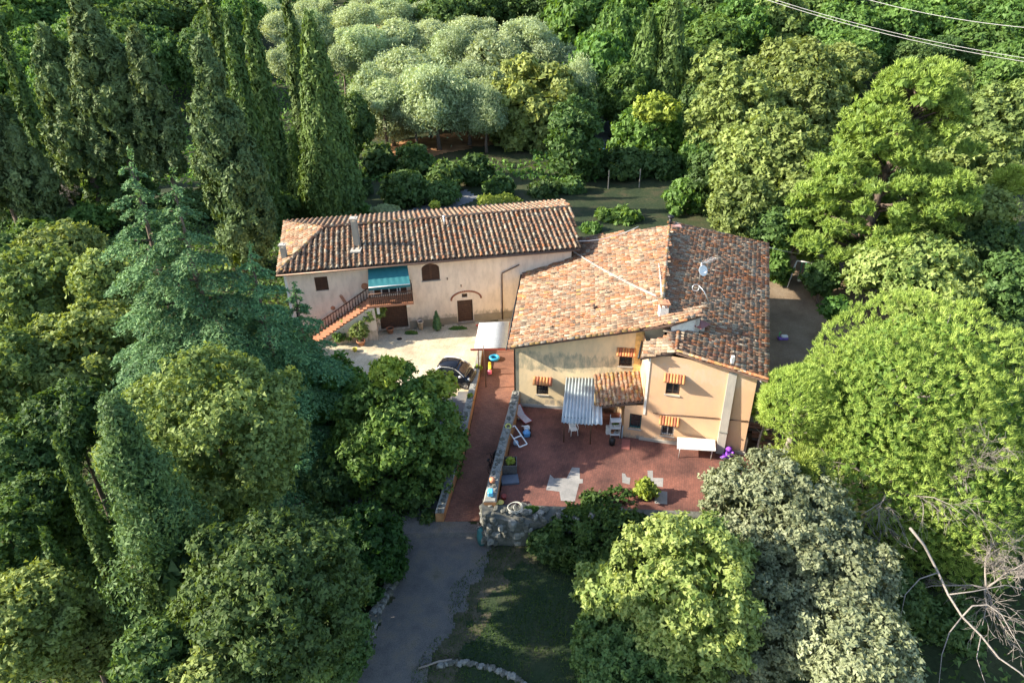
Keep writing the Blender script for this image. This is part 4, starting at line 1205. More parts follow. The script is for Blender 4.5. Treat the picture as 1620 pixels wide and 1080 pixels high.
# downpipe
mb = MB(); mb.tube([F1.P(17.3, 4.6, .1), F1.P(15.95, 4.02, .1), F1.P(15.93, 3.9, .1), F1.P(15.9, .05, .1)], .05, 8); mb.build('downpipe', M_copper, house1)
for s_, z_ in ((8.95, 4.05), (11.75, 3.95), (12.76, 3.26)):
    mb = MB(); F1.box(mb, s_ - .04, s_ + .04, z_ - .1, z_ + .08, 0.001, .06); mb.build('wall_fitting', M_copper, house1)
# white corner strip at the left end
mb = MB(); F1.box(mb, -.02, .16, -.2, 5.55, .002, .035); mb.build('corner_strip', M_white, house1)
# chimneys and vent pipe
def chimney(parent, x, y, z0, z1, w, mat, capmat, name='chimney', cap='slab'):
    mb = MB(); mb.box((x, y, (z0 + z1) / 2), (w, w, z1 - z0)); 
    c_ = mb.build(name, mat, parent)
    mb = MB()
    for sx in (-1, 1):
        for sy in (-1, 1): mb.box((x + sx * (w / 2 - .05), y + sy * (w / 2 - .05), z1 + .1), (.08, .08, .2))
    mb.box((x, y, z1 + .24), (w + .14, w + .14, .08)); mb.box((x, y, z1 + .302), (w * .9, w * .9, .04), taper=.5)
    mb.build('chimney_cap', capmat, c_)
    return c_
p = on_slope(565, 388, h1(0, 0, EZ), (V1.x, V1.y), (RZ - EZ) / RV)
chimney(house1, p.x, p.y, p.z - .3, p.z + 1.9, .42, M_plD, M_plG)
mb = MB(); mb.box((p.x + .05, p.y - .75, p.z - .08), (.75, .9, .10)); mb.build('chimney_flashing', M_plG, house1)
p = on_slope(447, 412, h1(0, 0, EZ), (U1.x, U1.y), (RZ - EZ) / 3.3)
chimney(house1, p.x + .2, p.y, p.z - .3, p.z + 1.0, .36, M_plD, M_plG)
p = on_slope(703, 358, h1(0, 0, EZ), (V1.x, V1.y), (RZ - EZ) / RV)
mb = MB(); mb.tube([(p.x, p.y, p.z - .1), (p.x, p.y, p.z + .75)], .06, 8); mb.lathe((p.x, p.y, p.z + .74), [(.11, 0), (.12, .08), (.03, .16)], 10); mb.build('vent_pipe', M_alu, house1)

# teal awning over the balcony
mb = MB()
A0, A1_, B0, B1_ = F1.P(5.98, 5.28, .02), F1.P(8.86, 5.28, .02), F1.P(5.92, 4.42, 1.45), F1.P(8.92, 4.42, 1.45)
n_ = 14; rings = []
for i in range(n_ + 1):
    f_ = i / n_; sag = -.02 * math.sin(f_ * PI * 7) ** 2
    rings.append([A0.lerp(A1_, f_), A0.lerp(A1_, f_).lerp(B0.lerp(B1_, f_), .5) + Vector((0, 0, sag - .03)), B0.lerp(B1_, f_), B0.lerp(B1_, f_) - Vector((0, 0, .22)), B0.lerp(B1_, f_) - Vector((0, 0, .21)) - F1.n * .015, B0.lerp(B1_, f_) - F1.n * .02 - Vector((0, 0, .02)), A0.lerp(A1_, f_).lerp(B0.lerp(B1_, f_), .5) + Vector((0, 0, sag - .045)), A0.lerp(A1_, f_) - Vector((0, 0, .02))])
mb.loft(rings)
aw = mb.build('awning', M_teal, house1)
mb = MB(); mb.tube([B0 + Vector((0, 0, .02)), B1_ + Vector((0, 0, .02))], .035, 8)
for s_ in (6.0, 8.8): mb.tube([F1.P(s_, 4.2, .02), F1.P(s_, 4.42, 1.4)], .02, 6)
mb.build('awning_frame', M_whitem, aw)
# balcony door behind
mb = MB(); F1.box(mb, 6.15, 8.72, 3.02, 4.95, -.24, -.2); fd = mb.build('balcony_door', M_glass, house1)
mb = MB()
for s_ in (6.15, 6.72, 7.28, 7.9, 8.1, 8.64): F1.box(mb, s_, s_ + .08, 3.02, 4.95, -.2, -.1)
mb.build('door_frame', M_whitem, fd)
for s_ in (6.24, 8.19):
    mb = MB(); F1.box(mb, s_, s_ + .45, 3.04, 4.93, -.19, -.12); mb.build('shutter', M_wood, fd)
# balcony slab, railing
BZ = 2.95; BO = 1.5
mb = MB(); F1.box(mb, 6.25, 9.05, BZ - .16, BZ, .0, BO)
bal = mb.build('balcony', M_terra, house1)
mb = MB(); F1.box(mb, 5.75, 6.248, BZ - .16, BZ, 0, BO); mb.build('stair_landing', M_terra, house1)
for s0_, s1_, z_, o_ in ((6.3, 6.5, 2.2, 1.4), (8.5, 8.75, 2.3, .9)):
    mb = MB(); F1.box(mb, s0_, s1_, z_, BZ - .162, .0, o_); mb.build('balcony_bracket', M_white, house1)
def railing(house, path, name='railing', h=.95, sp=.14):
    """path of base points; a rail, bottom rail and each baluster"""
    mb = MB()
    for a, b in zip(path[:-1], path[1:]):
        mb.tube([a + Vector((0, 0, h)), b + Vector((0, 0, h))], .04, 6); mb.tube([a + Vector((0, 0, .1)), b + Vector((0, 0, .1))], .028, 6)
    r_ = mb.build(name, M_wood, house)
    for a, b in zip(path[:-1], path[1:]):
        n = max(1, int((b - a).length / sp))
        for i in range(n + 1):
            p = a.lerp(b, i / n)
            mb = MB(); mb.lathe(p, [(.02, .02), (.03, .2), (.042, .35), (.02, .55), (.034, .7), (.02, .93)], 6, smooth=True); mb.build('baluster', M_wood, r_)
    return r_
ST0, ST1 = 1.35, 5.9
sz0, sz1 = .1, BZ
def stz(s_): return sz0 + (sz1 - sz0) * (s_ - ST0) / (ST1 - ST0)
railing(house1, [F1.P(5.85, BZ, BO - .04), F1.P(9.0, BZ, BO - .04), F1.P(9.0, BZ, .06)], 'balcony_railing')
railing(house1, [F1.P(1.5, stz(1.5) + .05, .16), F1.P(5.85, stz(5.85) + .05, .16)], 'railing', h=.85, sp=.25)
# outside stairs
mb = MB(); mb.extrude([F1.P(1.3, -.2, .0), F1.P(6.15, -.2, .0), F1.P(6.15, BZ - .17, .0), F1.P(5.75, BZ - .17, .0), F1.P(1.3, stz(1.3) - .02, .0)], F1.n * BO)
stair = mb.build('staircase', M_pl1, house1)
ns = 17
for i in range(ns):
    a = ST0 + (ST1 - ST0) * i / ns; z = sz0 + (sz1 - sz0) * (i + 1) / ns
    mb = MB(); F1.box(mb, a - .02, a + (ST1 - ST0) / ns + .01, z - .19, z - .03, .02, BO - .02); mb.build('riser', M_terra, stair)
    mb = MB(); F1.box(mb, a - .04, a + (ST1 - ST0) / ns, z - .03, z + .01, .0, BO + .03); mb.build('step', M_terra, stair)
mb = MB(); F1.box(mb, 7.35, 7.75, BZ + .02, BZ + .24, BO - .22, BO - .08)
tag(mb.build('planter_trough', M_terra), 'small flower trough standing behind the balcony railing', 'planter')

# ================================================================== the big farmhouse in front
L0 = at(803, 550, 3.75); LB = at(835, 388, 3.75)
eL = (LB - L0); eL.z = 0; eL.normalize(); pL = Vector((eL.y, -eL.x, 0)); SL = .245
R0 = at(1215, 602, 4.85); eR = Vector((6.7, 20.1, 0)).normalized(); pR = Vector((-eR.y, eR.x, 0)); SR = .135
def zL(x, y): return L0.z + SL * ((Vector((x, y, 0)) - Vector((L0.x, L0.y, 0))).dot(pL))
def zR(x, y): return R0.z + SR * ((Vector((x, y, 0)) - Vector((R0.x, R0.y, 0))).dot(pR))
pl = lambda px, py: on_slope(px, py, L0, pL, SL)
pr = lambda px, py: on_slope(px, py, R0, pR, SR)
PL_ = [L0, pl(1012, 522), pl(1064, 513), pl(1110, 499), pl(1110, 484), pl(1048, 497), pl(1047, 488), pl(1059, 358), LB]
PR_ = [pr(1070, 557), pr(1215, 602), pr(1218, 598), pr(1217, 385), pr(1062, 350), pr(1047, 488), pr(1052, 515)]
house2 = thing('farmhouse', (7, 42, -1), 'big low apricot farmhouse with wide mottled tile roofs, tile window hoods and a chimney', 'farmhouse')
FL = Face((.2, 37.55), (math.cos(math.radians(-9)), math.sin(math.radians(-9))))
FR = Face((6.83, 33.98), (math.cos(math.radians(-15)), math.sin(math.radians(-15))))
LL = 9.2
mb = MB()
def topL(a): p = FL.P(a, 0); return zL(p.x, p.y) - .1
hL = [(1.38, 2.16, .0, .88), (6.6, 7.4, 2.62, 3.5)]
facade(mb, FL.O, FL.u, LL, -1.1, [(0, topL(0)), (LL, topL(LL))], hL, .3)
BLc = Vector((1.75, 52.9, 0)); BM = Vector((12.6, 51.2, 0)); BR = Vector((20.2, 51.1, 0)); FRc = FR.P(7.2, 0); FRl = FR.P(1.12, 0)
def side(mb, a, b, fz, z0=-1.6):
    mb.quad(Vector((b.x, b.y, z0)), Vector((a.x, a.y, z0)), Vector((a.x, a.y, fz(a.x, a.y) - .1)), Vector((b.x, b.y, fz(b.x, b.y) - .1)))
side(mb, FL.P(0, 0), BLc, zL); side(mb, BLc, BM, zL); mb.build('wall', M_plL, house2)
mb = MB()
hR = [(2.27, 3.07, 2.58, 3.56), (2.28, 3.05, -.46, .52)]
def topR(a):
    p = FR.P(a, 0); return min(zR(p.x, p.y) - .1, 5.35)
za = FR.P(1.12, 0)
tops = [(0, 5.0), (1.3, 5.2), (7.2 - 1.12, topR(7.2))]
facade(mb, FR.P(1.12, 0), FR.u, 7.2 - 1.12, -1.1, tops, [(h[0] - 1.12, h[1] - 1.12, h[2], h[3]) for h in hR], .3)
side(mb, BR, FRc, zR); side(mb, BM, BR, zR)
mb.build('wall', M_plR, house2)
# left cheek of the projecting wing, white rendered edge
mb = MB(); a = FR.P(1.118, 0); b = FL.P(7.95, 0)
mb.quad(Vector((a.x, a.y, -1)), Vector((b.x, b.y, -1)), Vector((b.x, b.y, 5.15)), Vector((a.x, a.y, 4.98)))
mb.build('wall', M_plR, house2)
mb = MB(); FR.box(mb, 1.10, 1.24, .9, 4.95, .004, .035); mb.build('corner_strip', M_white, house2)
# low room under the lean-to
LT = {'BL': FL.P(5.1, 1.80), 'BR': FL.P(8.25, 2.38), 'FR': at(1024, 634, 1.72)}
LT['FL'] = LT['BL'] + (LT['FR'] - LT['BR']) + Vector((.1, .1, 0)); 
_e = (LT['BR'] - LT['BL']).normalized(); _n = _e.cross((LT['FR'] - LT['BR'])); _n.normalize()
d_ = sight(943, 645); LT['FL'] = CAM + d_ * ((LT['BR'] - CAM).dot(_n) / d_.dot(_n))
mb = MB()
hR2 = [(.33, 1.05, -.27, .82)]
facade(mb, FR.P(0, 0), FR.u, 1.117, -1.1, [(0, 1.35), (1.117, 1.58)], hR2, .3)
a = FR.P(0, 0); b = FL.P(6.95, 0)
side(mb, b, a, lambda x, y: 1.5)
mb.build('wall', M_plR, house2)
mb = MB(); FL.box(mb, 5.6, 6.5, -1, .95, .002, .05); mb.build('door', M_wood, house2)
# buttress and its cap on the right wing
mb = MB(); P0 = [FR.P(5.62, z, o) for z, o in ((-1.05, .0), (-1.05, .34), (.2, .30), (4.62, .08), (4.62, 0))]
mb.extrude(P0, FR.u * .46); mb.build('buttress', M_plG, house2)
mb = MB(); FR.box(mb, 5.615, 6.10, .55, .62, .26, .33); mb.build('buttress_ledge', M_stonec, house2)
# horizontal pipe along the wing
mb = MB(); mb.tube([FR.P(1.69, 1.12, .05), FR.P(5.55, 1.36, .05)], .03, 6); mb.tube([FR.P(6.1, 1.38, .05), FR.P(7.15, 1.44, .05)], .03, 6); mb.build('pipe', M_copper, house2)
mb = MB(); FR.box(mb, 1.0, 7.3, -1.0, -.82, .01, .10); mb.build('skirting', M_plG, house2)
mb = MB(); FL.box(mb, .0, 5.4, -1.0, -.8, .01, .09); mb.build('skirting', M_plG, house2)

def slab(pts, th, name, house, mat=None):
    mb = MB(); mb.extrude([Vector(p) - Vector((0, 0, .02)) for p in pts], Vector((0, 0, -th))); return mb.build(name, mat or M_underroof, house)
roof2 = slab(PL_, .12, 'roof', house2)
R2 = Roof()
def pickL(a, b, g, ext, rel, cj):
    from mathutils import noise
    q = 1.1 * noise.noise(Vector((a * 2.3, b * .28, 1.0))) + .5 * noise.noise(Vector((a * .5, b * .4, 4.0)))
    w = [('pink', 2.6), ('beige', 1.6 + 7 * max(0, q)), ('terra', 2.2 + 8 * max(0, -q)), ('pale', .6 + 3 * max(0, q - .15)), ('grey', 2.4 + 4 * max(0, q)), ('brown', 2.4 + 5 * max(0, -q - .1)), ('dark', .8), ('orange', .8), ('lichen', .15)]
    if rel[1] < .6: w += [('lichen', 2), ('orange', 1.2)]
    if cj > .22: w += [('terra', 4), ('orange', 2)]
    if cj < -.24: w += [('pale', 3)]
    if a - rel[0] is not None and rel[0] > ext[0] - .6 or rel[0] < .35: w += [('lichen', 6), ('pale', 2)]
    return choose(g, w)
upL = Vector((pL.x, pL.y, SL))
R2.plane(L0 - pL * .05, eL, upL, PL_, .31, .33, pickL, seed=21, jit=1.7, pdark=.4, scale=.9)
def pickR(a, b, g, ext, rel, cj):
    fy = rel[0] / ext[0]; fb = 1 - rel[1] / ext[1]
    from mathutils import noise
    q = noise.noise(Vector((a * .4, b * .4, 7.0))) + .5 * noise.noise(Vector((a * 1.1, b * .9, 2.0)))
    w = [('grey', 1.4 + 3 * max(0, q)), ('beige', 4.4), ('pink', 3.6), ('terra', 3.0 + 7 * max(0, -q)), ('brown', .8), ('dark', .2), ('orange', 2.2), ('pale', 2.2 + 5 * max(0, q - .1))]
    if fy > .82 and fb < .65: w += [('orange', 4), ('terra', 4), ('pink', 3)]
    if abs(fy - (.62)) < .022: w += [('orange', 18), ('red', 10)]
    if fb < .09: w += [('lichen', 5), ('orange', 5)]
    if fy < .22: w += [('brown', 4), ('red', 2.5)]
    if fb > .93: w += [('orange', 3), ('red', 2)]
    return choose(g, w)
upR = Vector((pR.x, pR.y, SR))
R2.plane(R0 - pR * .05 - eR * .3, eR, upR, PR_, .33, .32, pickR, seed=22, jit=1.5, lift=.012, scale=.85, pdark=1.5, tilt=.018)  # paler tiles and brightened pans make up for weak grazing light on this slope
roofR = slab(PR_, .12, 'roof', house2)
# small front roof beside the wing
S_ = [at(1013, 566, 5.15), at(1070, 556, 5.5), None, None]
sdv = Vector((.27, .963, 0)); 
S_[2] = S_[1] + sdv * 2.2; S_[3] = S_[0] + sdv * 1.9
S_[2].z = S_[1].z + .03; S_[3].z = S_[0].z + .02
upS = (S_[1] - S_[0])
R2.plane(S_[0], sdv, upS, S_, .36, .36, lambda a, b, g, *r: choose(g, [('grey', 3), ('beige', 3), ('dark', 1), ('pale', 2), ('terra', 1)]), seed=23)
slab(S_, .14, 'roof', house2)
# lean-to roof
PT = [LT['FL'], LT['FR'], LT['BR'], LT['BL']]
lean = slab(PT, .10, 'lean_to_roof', house2)
upT = (LT['BR'] - LT['FR'])
R2.plane(LT['FL'] - Vector((0, 0, 0)), (LT['FR'] - LT['FL']), upT, PT, .27, .30, lambda a, b, g, ext, rel, cj: choose(g, [('terra', 3), ('pink', 4), ('beige', 3), ('orange', 1.5), ('lichen', 1.2), ('pale', 1)] + ([('lichen', 9), ('orange', 3)] if rel[0] > ext[0] - .8 or rel[1] > ext[1] - .7 else [])), seed=24, scale=.8, pdark=1.25)
R2.build(roof2)
# ochre rendered strip of wall beside the wing
mb = MB(); FL.box(mb, 7.5, 8.02, 2.3, 5.2, .004, .04); mb.build('render_strip', flat('ochre_render', (.72, .47, .17), .9, vary=.25, bump=.3), house2)
lich = [('lichen', 5), ('beige', 2), ('pale', 2), ('terra', 1)]
ridge_line(roof2, [pl(1059, 358) + Vector((.0, 0, .03)), pl(1047, 488) + Vector((0, 0, .03))], [('lichen', 3), ('orange', 3), ('terra', 2), ('pale', 2)], 31, sc=1.2)
ridge_line(roof2, [pl(1012, 522) + Vector((0, -.02, .03)), L0 + Vector((.1, -.02, .03))], lich, 32, sc=1.05)
ridge_line(roof2, [pl(1110, 498) + Vector((0, .05, .04)), pl(1064, 512) + Vector((0, .05, .04))], lich, 33, sc=1.05)
ridge_line(roofR, [S_[2] + Vector((0, 0, .05)), S_[1] + Vector((0, 0, .05))], [('orange', 3), ('terra', 3), ('beige', 1)], 34, sc=1.2)
ridge_line(roofR, [pr(1070, 557) + Vector((0, .05, .03)), pr(1213, 601) + Vector((0, .05, .03))], [('orange', 2), ('grey', 2), ('lichen', 2)], 35, sc=.95)
# mortar strip on the ridge
mb = MB(); a_ = pl(1040, 420); b_ = pl(1045, 486)
mb.tube([a_ + Vector((.1, 0, .1)), a_.lerp(b_, .5) + Vector((.13, 0, .12)), b_ + Vector((.1, 0, .12))], .05, 6); mb.build('mortar_seam', M_white, house2)
# gable wall under the raised tongue of roof
g0, g1 = pl(1064, 513), pl(1108, 499)
mb = MB(); off_ = Vector((0, .12, -.12))
mb.extrude([g0 + off_, g1 + off_, Vector((g1.x, g1.y + .12, zR(g1.x, g1.y) - .1)), Vector((g0.x, g0.y + .12, zR(g0.x, g0.y) - .1))], Vector((0, .3, 0)))
mb.build('gable_wall', M_white, house2)
mb = MB(); e0, e1 = pl(1110, 499), pl(1110, 484)
mb.extrude([e0 + Vector((-.05, 0, -.14)), e1 + Vector((-.05, 0, -.14)), Vector((e1.x - .05, e1.y, zR(e1.x, e1.y) - .1)), Vector((e0.x - .05, e0.y, zR(e0.x, e0.y) - .1))], Vector((-.2, 0, 0)))
mb.build('gable_wall', M_plG, house2)
# gutters and the dark pipe left of the small roof
mb = MB(); mb.tube([S_[0] + Vector((-.1, 0, -.02)), S_[3] + Vector((-.1, 0, 0))], .06, 8); mb.build('gutter', M_iron, house2)
mb = MB(); mb.tube([L0 + Vector((-.08, -.1, -.06)), LB + Vector((-.08, 0, -.06))], .06, 8); mb.tube([L0 + Vector((.42, .42, -.1)), FL.P(-.06, 3.2, .02), FL.P(-.06, -.9, .02)], .04, 8); mb.build('gutter', M_iron, house2)
# rafter ends under the verge
for a in (1.8, 3.9, 5.9):
    mb = MB(); p = FL.P(a, topL(a) - .06, .0); mb.box(p + FL.n * .2, (.1, .5, .1), mat=FL.R); mb.build('rafter_end', M_beam, house2)
# windows
w_ = window(FL, house2, 1.38, 2.16, .0, .88, 'plain', M_beam, label='lower left barred window with a tile hood'); grille(FL, w_, 1.38, 2.16, .0, .88)
w_ = window(FL, house2, 6.6, 7.4, 2.62, 3.5, 'casement', M_wood, label='upper left barred window with a tile hood'); grille(FL, w_, 6.6, 7.4, 2.62, 3.5, 4, 3)
w_ = window(FR, house2, 2.27, 3.07, 2.58, 3.56, 'casement', M_beam, label='upper right casement window with a tile hood')
w_ = window(FR, house2, .33, 1.05, -.27, .82, 'plain', M_teal, label='small window with a green-blue metal grille and no hood'); grille(FR, w_, .33, 1.05, -.27, .82, 4, 4)
w_ = window(FR, house2, 2.28, 3.05, -.46, .52, 'casement', M_whitem, label='lower right barred window with a tile hood'); grille(FR, w_, 2.28, 3.05, -.46, .52, 5, 2)
M_hood = {k: flat('hood_tile_' + k, c, .85, vary=.15) for k, c in (('orange', (.52, .23, .085)), ('brown', (.36, .12, .06)))}
hv = TV * np.array([1.05, 1.35, 1.05]); hood_mesh = {k: mesh_np('roof_tile', hv, quads=TF, mat=M_hood[k]) for k in M_hood}
def hood(F, a0, a1, z, n=6, drop=.30, out=.5):
    mb = MB(); mb.extrude([F.P(a0, z, 0), F.P(a0, z - drop, out), F.P(a0, z - drop - .05, out), F.P(a0, z - .12, 0)], F.u * (a1 - a0)); h_ = mb.build('window_hood', M_brick, house2)
    off = world_off(h_)
    up = (F.P(0, z, 0) - F.P(0, z - drop, out)).normalized(); nn = F.u.cross(up); nn = nn if nn.z > 0 else -nn
    for i in range(n):
        a = a0 + (a1 - a0) * (i + .5) / n
        R = Matrix(((F.u.x, up.x, nn.x), (F.u.y, up.y, nn.y), (F.u.z, up.z, nn.z)))
        o = bpy.data.objects.new('roof_tile', hood_mesh['orange' if i % 2 == 0 or i % 5 == 3 else 'brown'])
        s_ = (a1 - a0) / n / .23
        o.matrix_local = Matrix.Translation(F.P(a, z - drop - .02, out + .04) + nn * .02 - off) @ R.to_4x4() @ Matrix.Diagonal((s_ * .98, .95, s_ * .98, 1))
        link(o, h_)
hood(FL, 1.18, 2.42, 1.38); hood(FL, 6.4, 7.58, 3.95, 7); hood(FR, 2.08, 3.3, 4.02, 7); hood(FR, 2.1, 3.3, .98, 7)
# chimney by the ridge
p = pl(1047, 500); chimney(house2, p.x + .08, p.y + .1, p.z - .3, p.z + .62, .52, M_white, M_terra)
p = pr(1062, 356); mb = MB(); mb.tube([(p.x - .1, p.y, p.z - .2), (p.x - .1, p.y, p.z + .65)], .13, 10); mb.lathe((p.x - .1, p.y, p.z + .62), [(.26, 0), (.28, .06), (.28, .14), (.08, .22)], 12); mb.build('chimney_pipe', M_iron, house2)
mb = MB(); mb.box((p.x + .35, p.y - .25, p.z + .0), (.9, .7, .14), taper=.8); mb.build('ridge_cap', flat('pink_cement', (.42, .25, .22), .9, vary=.2), house2)
# brown pyramid cap on a low flue
p = pr(1105, 522); mb = MB(); mb.box((p.x, p.y, p.z + .1), (.55, .55, .5)); pc = mb.build('flue', M_plG, house2)
mb = MB(); c = Vector((p.x, p.y, p.z + .42)); R45 = Matrix.Rotation(math.radians(40), 3, 'Z'); w = .48
cs = [c + R45 @ Vector(q_) for q_ in ((-w, -w, 0), (w, -w, 0), (w, w, 0), (-w, w, 0))]
mb.add(cs + [c + Vector((0, 0, .30))], [(0, 1, 4), (1, 2, 4), (2, 3, 4), (3, 0, 4), (3, 2, 1, 0)]); mb.build('flue_cap', flat('brown_sheet', (.23, .085, .075), .5, .1), pc)
p = pr(1158, 575); mb = MB(); mb.box((p.x, p.y, p.z + .15), (.16, .16, .7)); mb.build('vent_stub', M_white, house2)
# loose ridge vent tile on the left roof
p = pl(940, 489); mb = MB(); mb.box((p.x, p.y, p.z + .14), (.12, .5, .26)); mb.box((p.x + .9, p.y + .1, p.z + .1), (1.0, .2, .10)); mb.build('vent_tile', M_beam, house2)
# tv aerial and dish
p = pr(1106, 447)
t = thing('tv_aerial', (p.x, p.y, p.z), 'white television dish and aerial on a mast standing on the right-hand tile roof', 'aerial')
mb = MB(); mb.tube([(p.x, p.y, p.z - .1), (p.x, p.y, p.z + 1.5)], .035, 6); mb.build('mast', M_alu, t)
mb = MB(); mb.tube([(p.x, p.y, p.z + 1.4), (p.x + 1.1, p.y + .75, p.z + 1.5)], .02, 5)
for i in range(7):
    q_ = Vector((p.x, p.y, p.z + 1.4)).lerp(Vector((p.x + 1.1, p.y + .75, p.z + 1.5)), .25 + i * .12); mb.tube([q_ + Vector((-.16, .22, 0)), q_ + Vector((.16, -.22, 0))], .014, 4)
mb.build('yagi', M_alu, t)
mb = MB(); A_ = Matrix.Rotation(math.radians(-60), 3, 'X'); A_ = Matrix.Rotation(math.radians(30), 3, 'Z') @ Matrix.Rotation(math.radians(62), 3, 'X')
mb.lathe((p.x + .05, p.y - .15, p.z + .95), [(.02, .0), (.22, .03), (.36, .10), (.38, .115), (.36, .12), (.2, .05), (.02, .02)], 18, axis=A_); mb.build('dish', M_whitem, t)
mb = MB(); mb.tube([(p.x + .05, p.y - .15, p.z + .8), (p.x + .2, p.y - .55, p.z + 1.0)], .014, 4); mb.box((p.x + .2, p.y - .55, p.z + 1.02), (.08, .08, .1)); mb.build('feed_arm', M_whitem, t)
p = pr(1106, 472)
t = thing('satellite_dish', (p.x, p.y, p.z), 'small thin dish on a bent pale pole just above the raised strip of tiles', 'satellite dish')
mb = MB(); mb.tube([(p.x - .1, p.y + .1, p.z + .9), (p.x + .2, p.y - .2, p.z + .6), (p.x + .5, p.y - .55, p.z)], .03, 6); mb.build('pole', M_alu, t)
mb = MB(); mb.torus((p.x - .3, p.y + .05, p.z + .75), .22, .025, 16, 6, axis=Matrix.Rotation(1.2, 3, 'X')); mb.build('hoop', M_alu, t)

# ================================================================== corrugated canopies
def corrugated(name, A, B, C_, D, waves, amp, mat, parent, along='AB', holes=None):
    """sheet A-B (top edge) to D-C (bottom edge); waves counted along A-B, ridges run A->D"""
    mb = MB(); n = waves * 8; up = (Vector(B) - Vector(A)).cross(Vector(D) - Vector(A)).normalized()
    if up.z < 0: up = -up
    r0 = []; 
    for i in range(n + 1):
        f_ = i / n; w = up * (amp * math.sin(f_ * waves * 2 * PI))
        a = Vector(A).lerp(Vector(B), f_) + w; d_ = Vector(D).lerp(Vector(C_), f_) + w
        r0.append((a, a.lerp(d_, .5), d_))
    vs = [p for r_ in r0 for p in r_] + [p - up * .012 for r_ in r0 for p in r_]
    fs = []; m = 3 * (n + 1)
    for i in range(n):
        for j in range(2):
            a = i * 3 + j
            fs.append((a, a + 3, a + 4, a + 1)); fs.append((m + a + 1, m + a + 4, m + a + 3, m + a))
        fs.append((i * 3 + 2, i * 3 + 5, m + i * 3 + 5, m + i * 3 + 2)); fs.append((i * 3, m + i * 3, m + i * 3 + 3, i * 3 + 3))
    mb.add(vs, fs, True)
    return mb.build(name, mat, parent)
zc = 2.35
A, B, C_, D = at(758, 511, zc + .1), at(806, 508, zc + .1), at(801, 550, zc), at(750, 551, zc)
t = thing('canopy', ((A.x + B.x) / 2, (A.y + D.y) / 2, 0), 'pale grey corrugated canopy on posts over the top of the brick ramp', 'canopy')
corrugated('corrugated_sheet', A, D, C_, B, 13, .035, M_galv, t)
mb = MB()
for p in (A, D): mb.tube([Vector((p.x + .25, p.y - (.1 if p is A else -.3), -.1)), Vector((p.x + .25, p.y - (.1 if p is A else -.3), zc - .02))], .045, 6)
mb.build('post', M_copper, t)
mb = MB(); mb.box(((C_.x + D.x) / 2, D.y + .02, zc - .11), (abs(C_.x - D.x) + .5, .09, .10)); mb.box(((C_.x + D.x) / 2, A.y - .1, zc - .02), (abs(C_.x - D.x), .09, .10))
for p, q_ in ((A, D), (B, C_)): mb.tube([Vector((p.x, p.y, zc - .02)), Vector((q_.x, q_.y, zc - .1))], .04, 6)
mb.build('frame', flat('red_metal', (.30, .05, .035), .5), t)
pp = at(769, 612, -.15)
mb = MB(); mb.tube([Vector((pp.x, pp.y, -.15)), Vector((pp.x - .05, pp.y, 2.2)), Vector((pp.x - .08, pp.y + .02, 3.1))], .04, 6); tag(mb.build('iron_pole', M_copper), 'tall rusty iron pole standing at the left corner of the ramp canopy', 'pole')

A, B = FL.P(3.3, 1.5, .05), FL.P(5.15, 1.6, .05); D, C_ = at(888, 668, .85), at(938, 672, .85)
t = thing('canopy', ((A.x + B.x) / 2, (A.y + D.y) / 2, -1), 'blue-grey corrugated sheet canopy sloping from the yellow wall over the terrace', 'canopy')
corrugated('corrugated_sheet', A, B, C_, D, 9, .05, M_galvb, t)
a_, b_ = A.lerp(B, .96), B + FL.u * .38; c_, d2 = at(953, 672, .83), at(936, 672, .83)
corrugated('corrugated_sheet', a_.lerp(d2, .62) + Vector((0, 0, .09)), b_.lerp(c_, .62) + Vector((0, 0, .09)), c_ + Vector((0, 0, .05)), d2 + Vector((0, 0, .05)), 2, .05, M_galvb, t)
mb = MB()
for p in (D.lerp(C_, .12), C_.lerp(D, .02)): mb.tube([Vector((p.x, p.y + .5, -1)), Vector((p.x, p.y + .5, .92))], .04, 6)
mb.build('post', M_copper, t)
mb = MB(); mb.tube([D + Vector((0, .5, .02)), C_ + Vector((.3, .5, .02))], .045, 6); mb.build('beam', M_beam, t)

# ================================================================== vegetation
def fit(cx, cy, w, h, ztop, low_=.55):
    """centre, radius and half height of an ellipsoid crown whose outline spans w x h where it stands"""
    zc = ztop - 2.5; r_ = 2; hz = 2.5
    for _ in range(12):
        p = at(cx, cy, zc); s = 1080.0 / depth_of(p)
        el = math.atan2(CAM.z - zc, math.hypot(p.x, p.y))
        r_ = w / 2 / s
        q = (h / 2 / s) ** 2 - (r_ * math.sin(el)) ** 2
        hz = math.sqrt(max(q, (r_ * low_) ** 2)) / math.cos(el) if q > 0 else r_ * (low_ + .05)
        hz = min(hz, r_ * 2.2)
        zc = ztop - hz
    return at(cx, cy, zc), r_, hz

